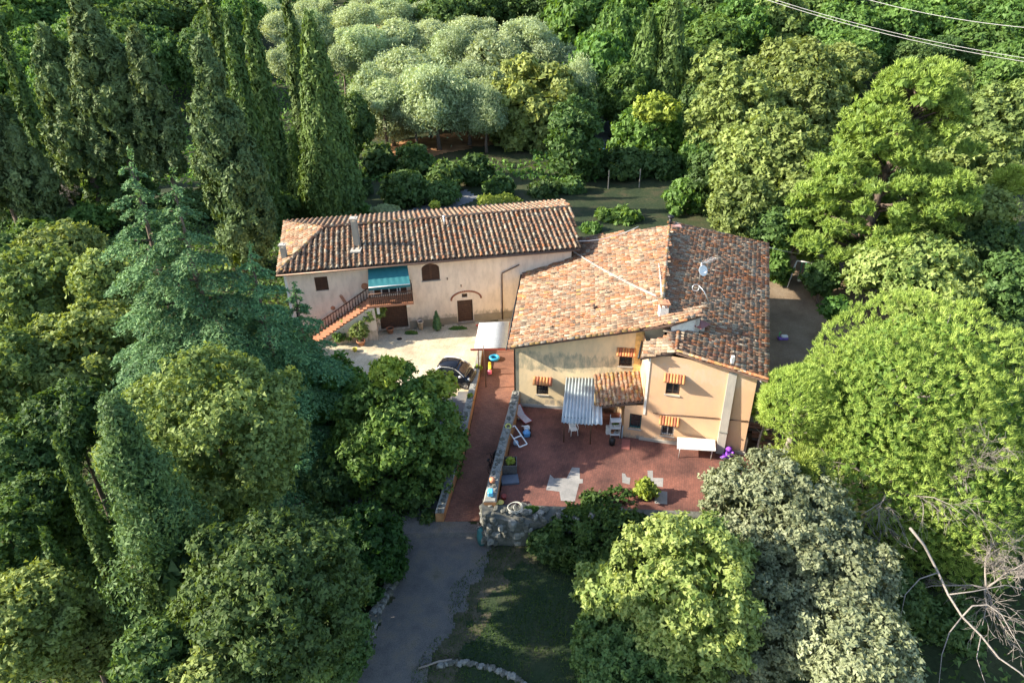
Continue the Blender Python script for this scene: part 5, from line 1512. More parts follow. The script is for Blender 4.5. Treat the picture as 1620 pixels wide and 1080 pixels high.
def far_top(cx, cy, w, h, Y):
    """height of the top of a crown of that outline when it stands Y metres out"""
    d_ = sight(cx, cy); c = CAM + d_ * (Y / d_.y); s = 1080 / depth_of(c)
    hz = min(max(h / 2 / s, w / 2 / s * .55), w / s); return c.z + hz
def far_Y(cy): return float(np.interp(cy, [-10, 20, 50, 90, 130, 170, 200, 260, 330], [162, 150, 135, 121, 110, 102, 96, 84, 74]))
pool = {}
def leafsize(p): return max(.14, .0056 * depth_of(p))     # what reads as one spray at that distance
def tree(kind, cx, cy, w, h, ztop, label, cat='tree', name=None, seed=0, mat=None, group=None, lobes=34, lobe_r=.34, dens=1.0, rough=.16, key=None, bare=False, low=-.75, L=None):
    flat_ = w > 2.5 * h
    p, r_, hz = fit(cx, cy, w, h, ztop, .16 if flat_ else .55)
    g = np.random.default_rng(seed * 7 + int(cx) * 3 + int(cy))
    zb = tz(p.x, p.y)
    nm = name or {'holm': 'holm_oak_tree', 'oakd': 'oak_tree', 'lush': 'broadleaf_tree', 'lushy': 'broadleaf_tree', 'linden': 'linden_tree', 'silver': 'sage_green_tree', 'olive': 'olive_tree'}[kind]
    t = thing(nm, (p.x, p.y, zb), label, cat, group)
    Lf = L or leafsize(p)
    zo = p.z - zb
    if key is None:
        area = 2.6 * math.pi * r_ * (r_ + hz) / 2 * 1.6
        nl = area * 1.75 * dens / (Lf * Lf * .58 * .5)
        nl = min(nl, 36000)
        per = 9; tufts = max(10, int(nl / per / lobes))
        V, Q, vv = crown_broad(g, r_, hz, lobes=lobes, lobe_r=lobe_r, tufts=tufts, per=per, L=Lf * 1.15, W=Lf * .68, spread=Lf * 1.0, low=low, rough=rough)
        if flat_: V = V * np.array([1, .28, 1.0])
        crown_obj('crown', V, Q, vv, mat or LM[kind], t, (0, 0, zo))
    else:
        k = (kind, key)
        if k not in pool:
            V, Q, vv = crown_broad(np.random.default_rng(key * 13 + len(kind)), 4.0, 3.6, lobes=26 + key % 3 * 6 if kind != 'olive' else 15 + key * 2, lobe_r=.34 if kind != 'olive' else .44, tufts=40 if kind != 'olive' else 110, per=9, L=.46 if kind != 'olive' else .36, W=.26 if kind != 'olive' else .10, spread=.42 if kind != 'olive' else .8, low=-.6 if kind != 'olive' else -.95, rough=.25 if kind != 'olive' else .75, jitter=.62 if kind != 'olive' else 1.0)
            pool[k] = mesh_np('crown', V, quads=Q, mat=mat or LM[kind], v=vv)
        o = bpy.data.objects.new('crown', pool[k]); o.location = (0, 0, zo); o.scale = (r_ / 4, r_ / 4, hz / 3.6); o.rotation_euler = (0, 0, g.uniform(0, 6.28))
        link(o, t)
    mb = trunk_mb(g, p.x, p.y, zb - .2, p.z + hz * .35, .05 + r_ * .055, limbs=6 if key is None else 3, spread=r_ * .6)
    mb.build('trunk', M_bark, t)
    return t

def cypress(px, py, w, label, ztop=None, base=None, kind='cyp', name='cypress_tree', seed=0, wide=None, dens=1.0, group=None, start=.04, rag=.12):
    """top of the tree at a sight line; either its height or the spot where it stands"""
    g = np.random.default_rng(seed + int(px))
    if base is not None:
        b = at(base[0], base[1], base[2] if len(base) > 2 else 0.0)
        # height so the top meets the row
        lo, hi = 0, 45
        for _ in range(40):
            m = (lo + hi) / 2; q = Vector((b.x, b.y, m)) - CAM
            row = 540 - 1080 * q.dot(_u2) / q.dot(_f)
            if row > py: lo = m
            else: hi = m
        x, y, zt = b.x, b.y, lo
    else:
        q = at(px, py, ztop); x, y, zt = q.x, q.y, ztop
    zb = tz(x, y)
    c = Vector((x, y, (zt + zb) / 2)); s = 1080 / depth_of(c)
    r_ = w / 2 / s; h = zt - zb
    t = thing(name, (x, y, zb), label, 'tree', group)
    Lf = leafsize(c)
    z0 = h * start
    if kind == 'cyp':
        nl = 2 * PI * r_ * (h - z0) * .75 * 3.2 * dens / (Lf * 1.25 * Lf * .5 * .5); nl = min(nl, 30000)
        V, Q, vv = crown_column(g, r_, h - z0, tufts=int(nl / 10), per=10, L=Lf * 1.35, W=Lf * .5, spread=Lf * .5, tl=Lf * 4.5, rag=rag)
        m = LM['cyp']
    else:
        nl = 2 * PI * r_ * (h - z0) * .8 * 3.4 * dens / (Lf * Lf * .5 * .5); nl = min(nl, 34000)
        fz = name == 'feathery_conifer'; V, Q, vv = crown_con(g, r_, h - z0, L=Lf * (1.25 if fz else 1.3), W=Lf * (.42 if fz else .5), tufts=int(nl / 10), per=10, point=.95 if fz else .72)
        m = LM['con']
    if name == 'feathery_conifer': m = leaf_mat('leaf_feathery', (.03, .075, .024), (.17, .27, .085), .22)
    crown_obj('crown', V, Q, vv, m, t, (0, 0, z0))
    mb = trunk_mb(g, x, y, zb - .2, zt - h * .1, .10 + r_ * .10, limbs=2, spread=.5); mb.build('trunk', M_bark, t)
    return t

def cedar(px, py, ztop, rr, label, seed, nb=70, side=1.0):
    g = np.random.default_rng(seed); q = at(px, py, ztop); zb = tz(q.x, q.y)
    t = thing('cedar_tree', (q.x, q.y, zb), label, 'tree')
    V, Q, vv, limbs = crown_cedar(g, rr, ztop - zb, nb=nb, side=side)
    crown_obj('crown', V, Q, vv, LM['cedar'], t, (0, 0, 0))
    mb = MB(); h = ztop - zb
    mb.tube([(q.x, q.y, zb - .2), (q.x + .05, q.y, zb + h * .4), (q.x, q.y + .05, zb + h * .75), (q.x + .1, q.y, zb + h * .98)], [.38, .26, .13, .03], 8)
    mb.build('trunk', M_bark, t)
    mb = MB()
    for pts, r_ in limbs:
        mb.tube([Vector((q.x + p[0], q.y + p[1], zb + p[2] - .03)) for p in pts[::3]], [r_ * a for a in (1, .8, .6, .4, .2)][:len(pts[::3])], 5)
    mb.build('limbs', M_bark, t)
    return t

# ---- left foreground
tree('holm', 340, 688, 300, 300, 12.0, 'large pale olive-green oak in front of the cedar, left of the shaded gravel track', lobes=60, lobe_r=.26, rough=.12)
tree('oakd', 432, 950, 300, 315, 10.5, 'broad dark green oak at the bottom of the picture, left of the gravel track', lobes=60, lobe_r=.26, rough=.10)
tree('lush', 580, 880, 140, 190, 2.2, 'rounded dark glossy shrub beside the stone edging of the gravel track', cat='shrub', name='laurel_shrub', mat=leaf_mat('leaf_laurel', (.018, .055, .01), (.05, .13, .02), .3), lobes=34, lobe_r=.24)
tree('lush', 630, 695, 215, 235, 5.2, 'leafy green tree between the parked car and the shaded gravel track', lobes=44, lobe_r=.28, rough=.14)
cf = tree('lushy', 612, 590, 56, 62, 6.2, 'small sunlit tree top rising above the leafy tree left of the car', name='young_tree', lobes=16, lobe_r=.34)
tree('lushy', 690, 612, 70, 56, 4.2, 'sunlit yellow-green tree top touching the tail of the parked car', name='young_tree', lobes=16, lobe_r=.34)
tree('lush', 520, 618, 140, 120, 4.4, 'dark broadleaf tree in front of the outside staircase of the farmhouse', lobes=34, lobe_r=.3)
tree('lushy', 480, 690, 90, 90, 2.2, 'low shaded shrub under the right edge of the cedar', cat='shrub', name='garden_shrub', lobes=20, lobe_r=.3, mat=LM['lush'])
tree('oakd', 655, 790, 110, 60, -1.0, 'low dark shrub by the lower end of the ramp side wall', cat='shrub', name='garden_shrub', lobes=22, lobe_r=.3)
cedar(200, 250, 17.0, 7.6, 'tall blue-green cedar with the highest pointed top, left of the farmhouse', 1, nb=60, side=1.15)
cedar(268, 283, 16.1, 7.2, 'second blue-green cedar, its pointed top just right of the highest cedar top', 2, nb=56, side=1.15)
cedar(392, 395, 12.2, 6.6, 'lower blue-green cedar whose right branches reach in front of the farmhouse wall', 3, nb=46, side=1.15)
cedar(462, 452, 9.0, 3.2, 'smallest cedar, a drooping spire against the left end of the cream wall', 4, nb=30)
tree('holm', 62, 470, 200, 175, 9.0, 'olive-green oak at the left edge, just left of the cedar tops', lobes=50, lobe_r=.28)
tree('holm', 150, 575, 200, 200, 7.5, 'olive-green oak directly under the left branches of the cedar', lobes=50, lobe_r=.28)
tree('holm', 22, 600, 150, 190, 7.8, 'oak cut by the left edge, halfway down the picture', lobes=40, lobe_r=.3)
tree('holm', 165, 440, 110, 90, 9.0, 'pale oak top squeezed between the left oak and the cedar spires', lobes=26, lobe_r=.32)
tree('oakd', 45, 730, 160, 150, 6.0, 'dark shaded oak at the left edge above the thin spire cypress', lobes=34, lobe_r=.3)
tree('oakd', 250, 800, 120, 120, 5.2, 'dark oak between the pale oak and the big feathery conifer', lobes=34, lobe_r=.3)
cypress(172, 622, 290, 'broad feathery conifer in the lower left with an untidy grey-green crown', ztop=14.0, kind='con', name='feathery_conifer', dens=1.1)
cypress(218, 815, 105, 'bright streaked cypress against the right side of the big feathery conifer', ztop=9.5, kind='cyp', dens=1.2, rag=.2)
cypress(66, 836, 52, 'thin free-standing cypress spire in the lower left corner', ztop=8.0, kind='cyp', rag=.2)
cypress(88, 690, 46, 'slim olive-toned cypress just left of the big feathery conifer', ztop=11.5, kind='cyp', rag=.2)
tree('holm', 40, 985, 200, 200, 7.5, 'pale leafy oak filling the bottom left corner', lobes=46, lobe_r=.28)
tree('holm', 125, 1000, 130, 210, 7.0, 'pale leafy oak between the thin cypress and the streaked cypress at the bottom', lobes=36, lobe_r=.28)
tree('holm', 330, 1060, 120, 90, 8.0, 'sunlit oak top at the bottom edge below the dark oak', lobes=26, lobe_r=.3)
tree('holm', 475, 1062, 100, 80, 7.0, 'small sunlit oak sprig at the bottom edge beside the gravel track', lobes=20, lobe_r=.3)

# ---- cypress wood behind, on the left
cypress(100, 42, 108, 'broad grey-green cypress with bare leaning trunk in the upper left', base=(166, 345), kind='con', name='old_cypress', start=.24)
cypress(212, -14, 124, 'tallest dark broad cypress of the upper left, its top cut by the frame', base=(232, 345), kind='con', name='old_cypress', start=.28)
cypress(276, 36, 78, 'dark broad cypress right beside the tallest one of the upper left', base=(292, 350), kind='con', name='old_cypress', start=.25)
cypress(338, 52, 132, 'big sunlit olive-grey cypress standing just left of the farmhouse roof', base=(398, 428), kind='con', name='old_cypress', start=.08, dens=1.1)
cypress(396, 30, 56, 'slender cypress behind the right shoulder of the big olive-grey one', base=(428, 372), kind='cyp')
cypress(362, -6, 36, 'slender cypress spire, leftmost of the thin spires along the top edge', base=(392, 290), kind='cyp')
cypress(420, 0, 50, 'slender pointed cypress just left of the farmhouse ridge, top near the frame', base=(450, 330), kind='cyp')
cypress(474, -8, 44, 'slender cypress spire directly behind the broad columnar cypress', base=(500, 290), kind='cyp')
cypress(508, 26, 100, 'broad dense columnar cypress behind the middle of the long roof', base=(536, 350), kind='cyp', dens=1.2, rag=.1)
cypress(472, 212, 36, 'small slim cypress at the foot of the broad columnar cypress', base=(484, 345), kind='cyp')
cypress(60, -10, 30, 'thin cypress spire at the top edge above the broad grey-green cypress', base=(90, 300), kind='cyp')
cypress(2, 110, 120, 'dark ragged conifer cut by the left edge in the upper left', base=(40, 380), kind='con', name='old_cypress', start=.2)
cypress(48, 200, 90, 'shaded conifer between the left edge and the broad grey-green cypress', base=(84, 380), kind='con', name='old_cypress', start=.2)
tree('lush', 60, 372, 90, 50, 3.5, 'bright green bush on the forest edge at the left, above the olive oaks', cat='shrub', name='woodland_bush', lobes=22)
tree('lush', 140, 350, 80, 60, 3.5, 'dark bush below the leaning trunks in the upper left', cat='shrub', name='woodland_bush', lobes=22)
tree('lushy', 385, 400, 60, 50, 3.0, 'lit yellow-green bush between the cedar and the left end of the roof', cat='shrub', name='woodland_bush', lobes=18)
tree('oakd', 440, 330, 70, 60, 4.0, 'dark bush behind the left corner of the long roof', cat='shrub', name='woodland_bush', lobes=18)

# ---- behind the houses
tree('lush', 588, 168, 68, 112, 6.5, 'bright green tree just right of the broad columnar cypress', lobes=30, lobe_r=.3)
tree('lushy', 845, 190, 168, 215, 13.5, 'yellow-green oak standing tallest behind the ridge of the long roof', lobes=52, lobe_r=.27, rough=.25, name='yellow_green_oak', mat=leaf_mat('leaf_muted_yellow', (.08, .12, .025), (.36, .40, .12), .3))
tree('oakd', 908, 225, 92, 150, 10.8, 'dark green oak joined to the right side of the yellow-green oak', lobes=34, lobe_r=.28)
for i, (cx, cy, w, h, zt, lab) in enumerate([
    (655, 262, 62, 84, 5.0, 'dark pointed shrub nearest the bright green tree behind the roof'),
    (705, 285, 60, 70, 4.0, 'dark rounded shrub second in the shaded row behind the roof'),
    (752, 270, 56, 74, 4.6, 'dark shrub in the shaded row below the red earth path'),
    (790, 296, 56, 36, 2.4, 'dark shrub in the shaded row under the yellow-green oak'),
    (862, 302, 60, 26, 1.8, 'dark shrub in the shaded row left of the back garden'),
    (600, 262, 60, 80, 4.5, 'dark shrub at the left end of the shaded row, beside the columnar cypress'),
    (935, 262, 70, 70, 4.0, 'dark shrub on the garden fence line below the grey road'),
    (990, 262, 80, 56, 3.6, 'dark hedge shrub between the two garden fence posts'),
    (1045, 262, 70, 60, 3.8, 'dark hedge shrub right of the garden fence posts'),
    (560, 300, 60, 70, 3.5, 'dark shrub in the gap below the columnar cypress')]):
    tree('oakd', cx, cy, w, h, zt, lab, cat='shrub', name='dark_shrub', lobes=22, lobe_r=.32, seed=i)
tree('lush', 1028, 215, 128, 110, 8.0, 'dark green tree with a yellow-lit top right of the grey road', lobes=40, lobe_r=.28)
tree('lushy', 1040, 172, 80, 36, 9.4, 'yellow-lit tree top below the twin cypresses', name='broadleaf_tree', lobes=18, lobe_r=.3)
cypress(1032, 22, 78, 'left one of the twin dark cypresses right of centre at the top', base=(1012, 212), kind='cyp', rag=.16)
cypress(1072, -8, 76, 'right and taller one of the twin dark cypresses at the top', base=(1048, 214), kind='cyp', rag=.16)
tree('lush', 1084, 318, 66, 86, 4.2, 'bright green rounded bush behind the ridge of the mottled roof', cat='shrub', name='garden_bush', lobes=26, lobe_r=.28)
tree('lush', 985, 347, 66, 30, 1.3, 'bright green shoots of a low laurel behind the mottled roof', cat='shrub', name='laurel_bush', lobes=16, lobe_r=.3)
tree('oakd', 905, 296, 50, 24, 1.6, 'low dark shrub at the left back corner of the garden', cat='shrub', name='dark_shrub', lobes=12)
tree('lush', 955, 340, 26, 22, 1.2, 'small bright shoot of laurel left of the bigger laurel in the garden', cat='shrub', name='laurel_bush', lobes=10)
tree('lush', 935, 362, 34, 22, .9, 'small low bush at the right end of the long roof', cat='shrub', name='laurel_bush', lobes=12, lobe_r=.3)
tree('olive', 610, 331, 62, 22, 2.0, 'pale grey-green clipped bush behind the left part of the long roof', cat='shrub', name='lavender_bush', lobes=16, lobe_r=.3)
tree('lush', 568, 334, 40, 26, 1.8, 'green bush left of the pale clipped bush behind the long roof', cat='shrub', name='laurel_bush', lobes=12, lobe_r=.3)
tree('lush', 1231, 425, 40, 72, 3.2, 'upright clipped green bush at the back right corner of the mottled roof', cat='shrub', name='columnar_bush', lobes=18, lobe_r=.3)
tree('lushy', 790, 319, 100, 10, 5.9, 'green climber showing along the back eave of the long roof', cat='climber', name='climbing_plant', lobes=14, lobe_r=.2)
tree('lushy', 688, 326, 14, 18, 6.4, 'single sprig of leaves above the back eave of the long roof', cat='climber', name='climbing_plant', lobes=6, lobe_r=.35)

# ---- right side
tree('holm', 1160, 200, 150, 190, 13.5, 'tall olive-green oak behind the bright bush, leftmost of the right-hand oaks', lobes=48, lobe_r=.27)
tree('holm', 1235, 255, 150, 170, 12.0, 'olive-green oak between the leftmost oak and the yellow-green pine', lobes=48, lobe_r=.27)
tree('holm', 1175, 330, 120, 110, 8.0, 'lower olive-green oak directly behind the right part of the mottled roof', lobes=40, lobe_r=.28)
tree('holm', 1250, 120, 170, 110, 14.0, 'wide pale oak top above and left of the yellow-green pine', lobes=44, lobe_r=.27)
tree('holm', 1130, 120, 100, 90, 13.0, 'rounded oak top right of the twin cypresses', lobes=34, lobe_r=.28)
tree('holm', 1195, 270, 150, 170, 11.0, 'olive-green oak in the middle of the oaks behind the mottled roof', lobes=44, lobe_r=.27)
tree('holm', 1275, 180, 130, 150, 13.0, 'olive-green oak whose top meets the left side of the yellow-green pine', lobes=40, lobe_r=.27)
tree('holm', 1270, 330, 110, 120, 8.0, 'olive-green oak low beside the foot of the tall open pine', lobes=36, lobe_r=.28)
tree('oakd', 1125, 285, 90, 120, 7.5, 'dark oak between the bright rounded bush and the right-hand oaks', lobes=34, lobe_r=.28)
tree('oakd', 1225, 365, 90, 80, 6.0, 'dark oak right behind the back right corner of the mottled roof', lobes=34, lobe_r=.28)
tree('holm', 1480, 165, 110, 150, 13.0, 'pale oak directly right of the yellow-green pine', lobes=40, lobe_r=.28)
tree('holm', 1560, 210, 140, 170, 13.0, 'pale oak near the right edge above the small pine', lobes=44, lobe_r=.28)
tree('oakd', 1490, 320, 150, 170, 9.0, 'dark green oak in the shade right of the yellow-green pine', lobes=44, lobe_r=.28)
tree('holm', 1545, 345, 110, 110, 8.6, 'oak between the dark oak and the small pine at the right edge', lobes=36, lobe_r=.28)
tree('linden', 1448, 437, 215, 110, 6.5, 'flowering linden with pale bracts behind the umbrella pine', lobes=44, lobe_r=.26, rough=.14)
tree('holm', 1530, 270, 130, 140, 11.0, 'olive-green oak in the middle of the oaks right of the tall pine', lobes=40, lobe_r=.28)
tree('oakd', 1440, 350, 110, 110, 7.0, 'dark oak right behind the flowering linden', lobes=34, lobe_r=.28)
tree('oakd', 1560, 400, 120, 100, 6.5, 'dark oak above the right end of the flowering linden', lobes=34, lobe_r=.28)
tree('oakd', 1590, 455, 100, 130, 7.0, 'dark oak at the right edge beside the flowering linden', lobes=36, lobe_r=.28)
tree('lush', 1322, 490, 50, 50, 2.6, 'dark broad-leaved shrub at the edge of the umbrella pine shadow by the yard', cat='shrub', name='fig_shrub', lobes=16, lobe_r=.32)
tree('oakd', 1600, 545, 80, 80, 6.5, 'dark oak half hidden behind the right side of the umbrella pine', lobes=26, lobe_r=.3)

def pine(cx, cy, w, h, ztop, label, kind='pine', name='stone_pine', lobes=60, tufts=3200, spikes=16, L=.34, W=.05, flatb=-.25, lobe_r=.2, seed=3, trunk=(0, 0), r0=.3, bare=0, dome=False, parts=None):
    p, r_, hz = fit(cx, cy, w, h, ztop); g = np.random.default_rng(seed); zb = tz(p.x, p.y)
    t = thing(name, (p.x + trunk[0], p.y + trunk[1], zb), label, 'tree')
    if parts: V, Q, vv = crown_domes(g, r_, hz, parts, tufts, spikes, L, W)
    elif dome: V, Q, vv = crown_dome(g, r_, hz, tufts=tufts, spikes=spikes, L=L, W=W)
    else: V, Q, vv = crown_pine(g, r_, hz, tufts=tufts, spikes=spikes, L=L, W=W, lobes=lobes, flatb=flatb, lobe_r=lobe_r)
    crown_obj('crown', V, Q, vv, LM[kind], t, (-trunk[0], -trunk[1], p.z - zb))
    mb = trunk_mb(g, p.x + trunk[0], p.y + trunk[1], zb - .2, p.z + hz * .5, r0, limbs=9, spread=r_ * .75, lean=(-trunk[0], -trunk[1]), split=.4)
    mb.build('trunk', M_barkp, t)
    return t
pine(1440, 672, 425, 400, 9.0, 'huge bright umbrella pine with a domed crown filling the right of the picture', tufts=9500, spikes=26, L=.25, W=.032, parts=[(-.12, -.62, -.36, .38), (-.02, -.74, -.62, .26), (0, .04, .12, .80), (-.50, .12, -.10, .50), (-.42, -.40, -.18, .48), (.02, -.58, -.22, .46), (.42, -.46, -.30, .42), (.52, .10, -.05, .50), (.05, .50, -.05, .50), (-.22, -.12, .18, .58), (.30, .34, .02, .5), (.12, -.76, -.62, .30)], r0=.3)
pine(1262, 640, 110, 130, 6.0, 'side lobe of pine foliage leaning out of the umbrella pine towards the house', tufts=1000, spikes=24, L=.25, W=.032, dome=True, name='stone_pine')
pine(1213, 648, 48, 90, 4.0, 'yellowish little pine touching the right corner of the apricot farmhouse', kind='aleppo', lobes=14, tufts=320, spikes=14, L=.26, W=.055, lobe_r=.32, name='young_pine', r0=.1)
pine(1272, 745, 90, 80, 4.5, 'drooping pine foliage at the lower left edge of the umbrella pine', kind='aleppo', lobes=20, tufts=500, spikes=14, L=.28, W=.055, lobe_r=.28, name='young_pine', r0=.1)
# the tall open pine, in storeys of foliage with its bark showing
def storey_pine():
    g = np.random.default_rng(77)
    b = at(1345, 455, -.5); x, y, zb = b.x, b.y, tz(b.x, b.y)
    t = thing('tall_pine', (x, y, zb), 'tall open yellow-green pine with bare grey limbs showing, behind the swing', 'tree')
    Vs = []; Qs = []; vs = []; nb = 0
    mb = MB(); mb.tube([(x, y, zb - .2), (x + .2, y, zb + 4), (x + .5, y + .2, zb + 9), (x + .9, y, zb + 13), (x + 1.2, y, zb + 17)], [.42, .36, .28, .18, .06], 8)
    pads = []
    for i in range(240):
        f_ = g.uniform(0, 1) ** .85; z = 2.0 + f_ * 15.5
        R_ = 6.6 * (1 - max(0, f_ - .45) / .62 * .72) * (1 if f_ > .15 else .72)
        a = g.uniform(0, 2 * PI); q = math.sqrt(g.uniform(.12, 1)) * R_
        pads.append((x + math.cos(a) * q + .07 * z, y + math.sin(a) * q * .9, z - .05 * q, g.uniform(.95, 1.6), f_))
    for k, (px_, py_, pz, pr_, f_) in enumerate(pads):
        V, Q, vv = crown_pine(np.random.default_rng(500 + k), pr_, pr_ * .62, tufts=44, spikes=10, L=.40, W=.085, lobes=8, flatb=-.3, lobe_r=.5)
        Vs.append(V + np.array([px_ - x, py_ - y, pz])); Qs.append(Q + nb); nb += len(V); vs.append(vv)
        if k % 2 == 0:
            mb.tube([(x + .07 * pz, y, zb + max(1.2, pz - 1.4)), ((x + .07 * pz + px_) / 2, (y + py_) / 2, zb + pz - .7), (px_, py_, zb + pz - .1)], [.10, .07, .03], 5)
    crown_obj('crown', np.vstack(Vs), np.vstack(Qs), np.concatenate(vs), LM['aleppo'], t)
    mb.build('trunk', M_bark, t)
storey_pine()
pine(1598, 292, 60, 60, 9.5, 'small pine with a bare forked trunk at the right edge', kind='aleppo', lobes=16, tufts=400, spikes=12, L=.5, W=.1, lobe_r=.32, name='young_pine', r0=.14)

# ---- bottom right
tree('silver', 1222, 812, 240, 188, 4.6, 'sage-grey flowering oak at the right corner of the terrace', lobes=60, lobe_r=.2, rough=.08, name='sage_green_tree', L=.15)
tree('silver', 1290, 905, 250, 230, 3.6, 'sage-grey oak below the umbrella pine, middle one of the grey-leaved trees', lobes=60, lobe_r=.22, rough=.12, L=.15)
tree('silver', 1345, 1030, 230, 160, 2.4, 'sage-grey oak at the bottom edge, lowest of the grey-leaved trees', lobes=50, lobe_r=.24, rough=.12, L=.15)
tree('silver', 1195, 1005, 160, 220, 3.0, 'bluish shaded grey-leaved tree right of the sunlit linden', lobes=50, lobe_r=.22, rough=.12, L=.15)
tree('linden', 1085, 950, 250, 300, 5.8, 'sunlit linden with pale flower bracts at the bottom of the picture', lobes=80, lobe_r=.17, rough=.12, L=.17)
tree('linden', 960, 945, 110, 130, 2.6, 'smaller linden lobe at the edge of the shaded lawn', lobes=30, lobe_r=.26, L=.2)
tree('lush', 985, 1040, 190, 110, 1.2, 'dark shaded tree at the bottom edge between lawn and linden', lobes=34, lobe_r=.28, mat=LM['oakd'])
tree('lush', 955, 848, 200, 84, -.1, 'dark ivy-leaved shrub growing over the terrace retaining wall', cat='shrub', name='ivy_shrub', lobes=40, lobe_r=.24, rough=.2, mat=leaf_mat('leaf_ivy', (.025, .06, .012), (.09, .15, .03), .3))
tree('lushy', 925, 812, 120, 34, -.5, 'sunlit leafy sprays along the terrace edge above the retaining wall', cat='shrub', name='ivy_shrub', lobes=18, lobe_r=.3, mat=LM['lush'])
tree('lushy', 1022, 776, 36, 46, .4, 'bright young shoot poking above the terrace edge near the concrete patch', cat='shrub', name='ivy_shrub', lobes=12, lobe_r=.32)
tree('lush', 868, 858, 70, 60, -1.2, 'dark ivy hanging over the rubble face at the left of the retaining wall', cat='shrub', name='ivy_shrub', lobes=20, lobe_r=.3, mat=LM['oakd'])
tree('lush', 840, 806, 50, 16, -.7, 'low weeds on the terrace edge left of the leafy sprays', cat='shrub', name='ivy_shrub', lobes=10, lobe_r=.3)
tree('lushy', 884, 872, 62, 44, -1.4, 'yellow-green grasses at the foot of the retaining wall', cat='shrub', name='tall_grass', lobes=14, lobe_r=.3, mat=LM['grass'])
tree('lush', 1500, 985, 120, 60, -1.5, 'low dark undergrowth beneath the dead branches', cat='shrub', name='undergrowth', lobes=16, mat=LM['oakd'])

for i, (k_, cx, cy, w, h, zt, lab) in enumerate([
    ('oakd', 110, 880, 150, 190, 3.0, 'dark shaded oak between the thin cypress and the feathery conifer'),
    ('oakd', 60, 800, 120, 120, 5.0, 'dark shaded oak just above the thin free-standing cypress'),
    ('oakd', 500, 935, 170, 170, 1.6, 'added dark thicket left of the track, under the broad dark oak, shading the lawn'),  # added, unseen behind the oak, to keep sun off the lawn
    ('oakd', 515, 1015, 150, 150, 1.4, 'added dark thicket at the bottom edge left of the track, shading the lawn'),  # likewise added as a sun block, hidden by the oak crown
    ('oakd', 440, 1040, 150, 130, 1.6, 'added dark thicket under the bottom of the broad dark oak, shading the lawn'),  # added low mass closing the sunlit gap beneath the oak
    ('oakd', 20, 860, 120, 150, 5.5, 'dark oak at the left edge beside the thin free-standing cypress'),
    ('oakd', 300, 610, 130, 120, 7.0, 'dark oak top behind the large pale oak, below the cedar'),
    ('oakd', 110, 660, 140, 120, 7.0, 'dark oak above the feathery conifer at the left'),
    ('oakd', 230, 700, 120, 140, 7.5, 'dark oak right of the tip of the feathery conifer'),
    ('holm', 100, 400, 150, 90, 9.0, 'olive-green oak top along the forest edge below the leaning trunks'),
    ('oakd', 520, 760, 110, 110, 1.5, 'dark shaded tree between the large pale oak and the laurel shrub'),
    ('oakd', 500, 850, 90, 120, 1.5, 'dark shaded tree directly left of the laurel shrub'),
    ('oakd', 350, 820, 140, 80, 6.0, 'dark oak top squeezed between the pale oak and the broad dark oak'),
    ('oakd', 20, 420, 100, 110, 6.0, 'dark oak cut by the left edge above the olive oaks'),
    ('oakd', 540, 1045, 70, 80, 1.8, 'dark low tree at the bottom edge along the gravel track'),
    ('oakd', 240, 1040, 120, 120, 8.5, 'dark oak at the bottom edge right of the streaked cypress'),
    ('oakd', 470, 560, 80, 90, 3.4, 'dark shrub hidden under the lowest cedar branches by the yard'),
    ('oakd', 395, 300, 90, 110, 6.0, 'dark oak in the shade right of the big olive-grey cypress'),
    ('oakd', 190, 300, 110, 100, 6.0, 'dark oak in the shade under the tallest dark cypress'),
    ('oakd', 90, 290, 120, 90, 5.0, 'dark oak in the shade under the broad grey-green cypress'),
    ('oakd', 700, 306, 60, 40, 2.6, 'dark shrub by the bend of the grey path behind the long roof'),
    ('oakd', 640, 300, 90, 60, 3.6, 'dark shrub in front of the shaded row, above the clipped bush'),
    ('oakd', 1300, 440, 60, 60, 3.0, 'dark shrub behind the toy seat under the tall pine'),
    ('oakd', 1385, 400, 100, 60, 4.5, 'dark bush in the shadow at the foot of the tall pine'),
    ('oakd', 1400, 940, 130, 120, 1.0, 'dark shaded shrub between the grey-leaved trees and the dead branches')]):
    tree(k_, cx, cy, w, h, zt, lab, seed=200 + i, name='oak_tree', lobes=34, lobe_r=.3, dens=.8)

# ---- dead branches at the bottom right
def dead_tree(base, label, seed, scale=1.0, dirn=(0, 0), n0=5, reach=4.5, name='dead_tree', lean=.0):
    g = np.random.default_rng(seed); mb = MB(); twigs = MB()
    def branch(p, d, ln, r_, lev):
        pts = [p]; rr = [r_]; q = p; dd = d.copy(); n = 6
        for i in range(n):
            dd = (dd + Vector(g.normal(size=3)) * .16 + Vector((0, 0, -.05 if lev > 0 else 0))).normalized(); q = q + dd * ln / n
            pts.append(q); rr.append(r_ * (1 - .85 * (i + 1) / n))
        (mb if lev < 2 else twigs).tube(pts, [max(.007, x) for x in rr], 7 if lev == 0 else 5 if lev == 1 else 3)
        if lev < 3:
            m = (10, 9, 8)[lev]
            for i in range(m):
                k = 1 + int((n - 1) * (i + g.uniform(0, .9)) / m); ax = Vector(g.normal(size=3)).normalized()
                nd = (dd * .45 + ax * .9 + (pts[min(k + 1, n)] - pts[k]).normalized() * .5).normalized()
                branch(pts[k], nd, ln * g.uniform(.32, .55), rr[k] * .55, lev + 1)
    for k in range(n0):
        a = 2 * PI * k / n0 + g.uniform(-.3, .3)
        d = Vector((math.cos(a) * .9 + dirn[0], math.sin(a) * .9 + dirn[1], .35)).normalized()
        branch(Vector(base), d, reach * g.uniform(.8, 1.2) * scale, .055 * scale, 0 if k < 2 else 1)
    t = thing(name, tuple(base), label, 'dead tree')
    mb.build('branches', M_dead, t); o = twigs.build('twigs', M_dead, t); o['kind'] = 'stuff'
    return t
b = at(1405, 770, 1.2)
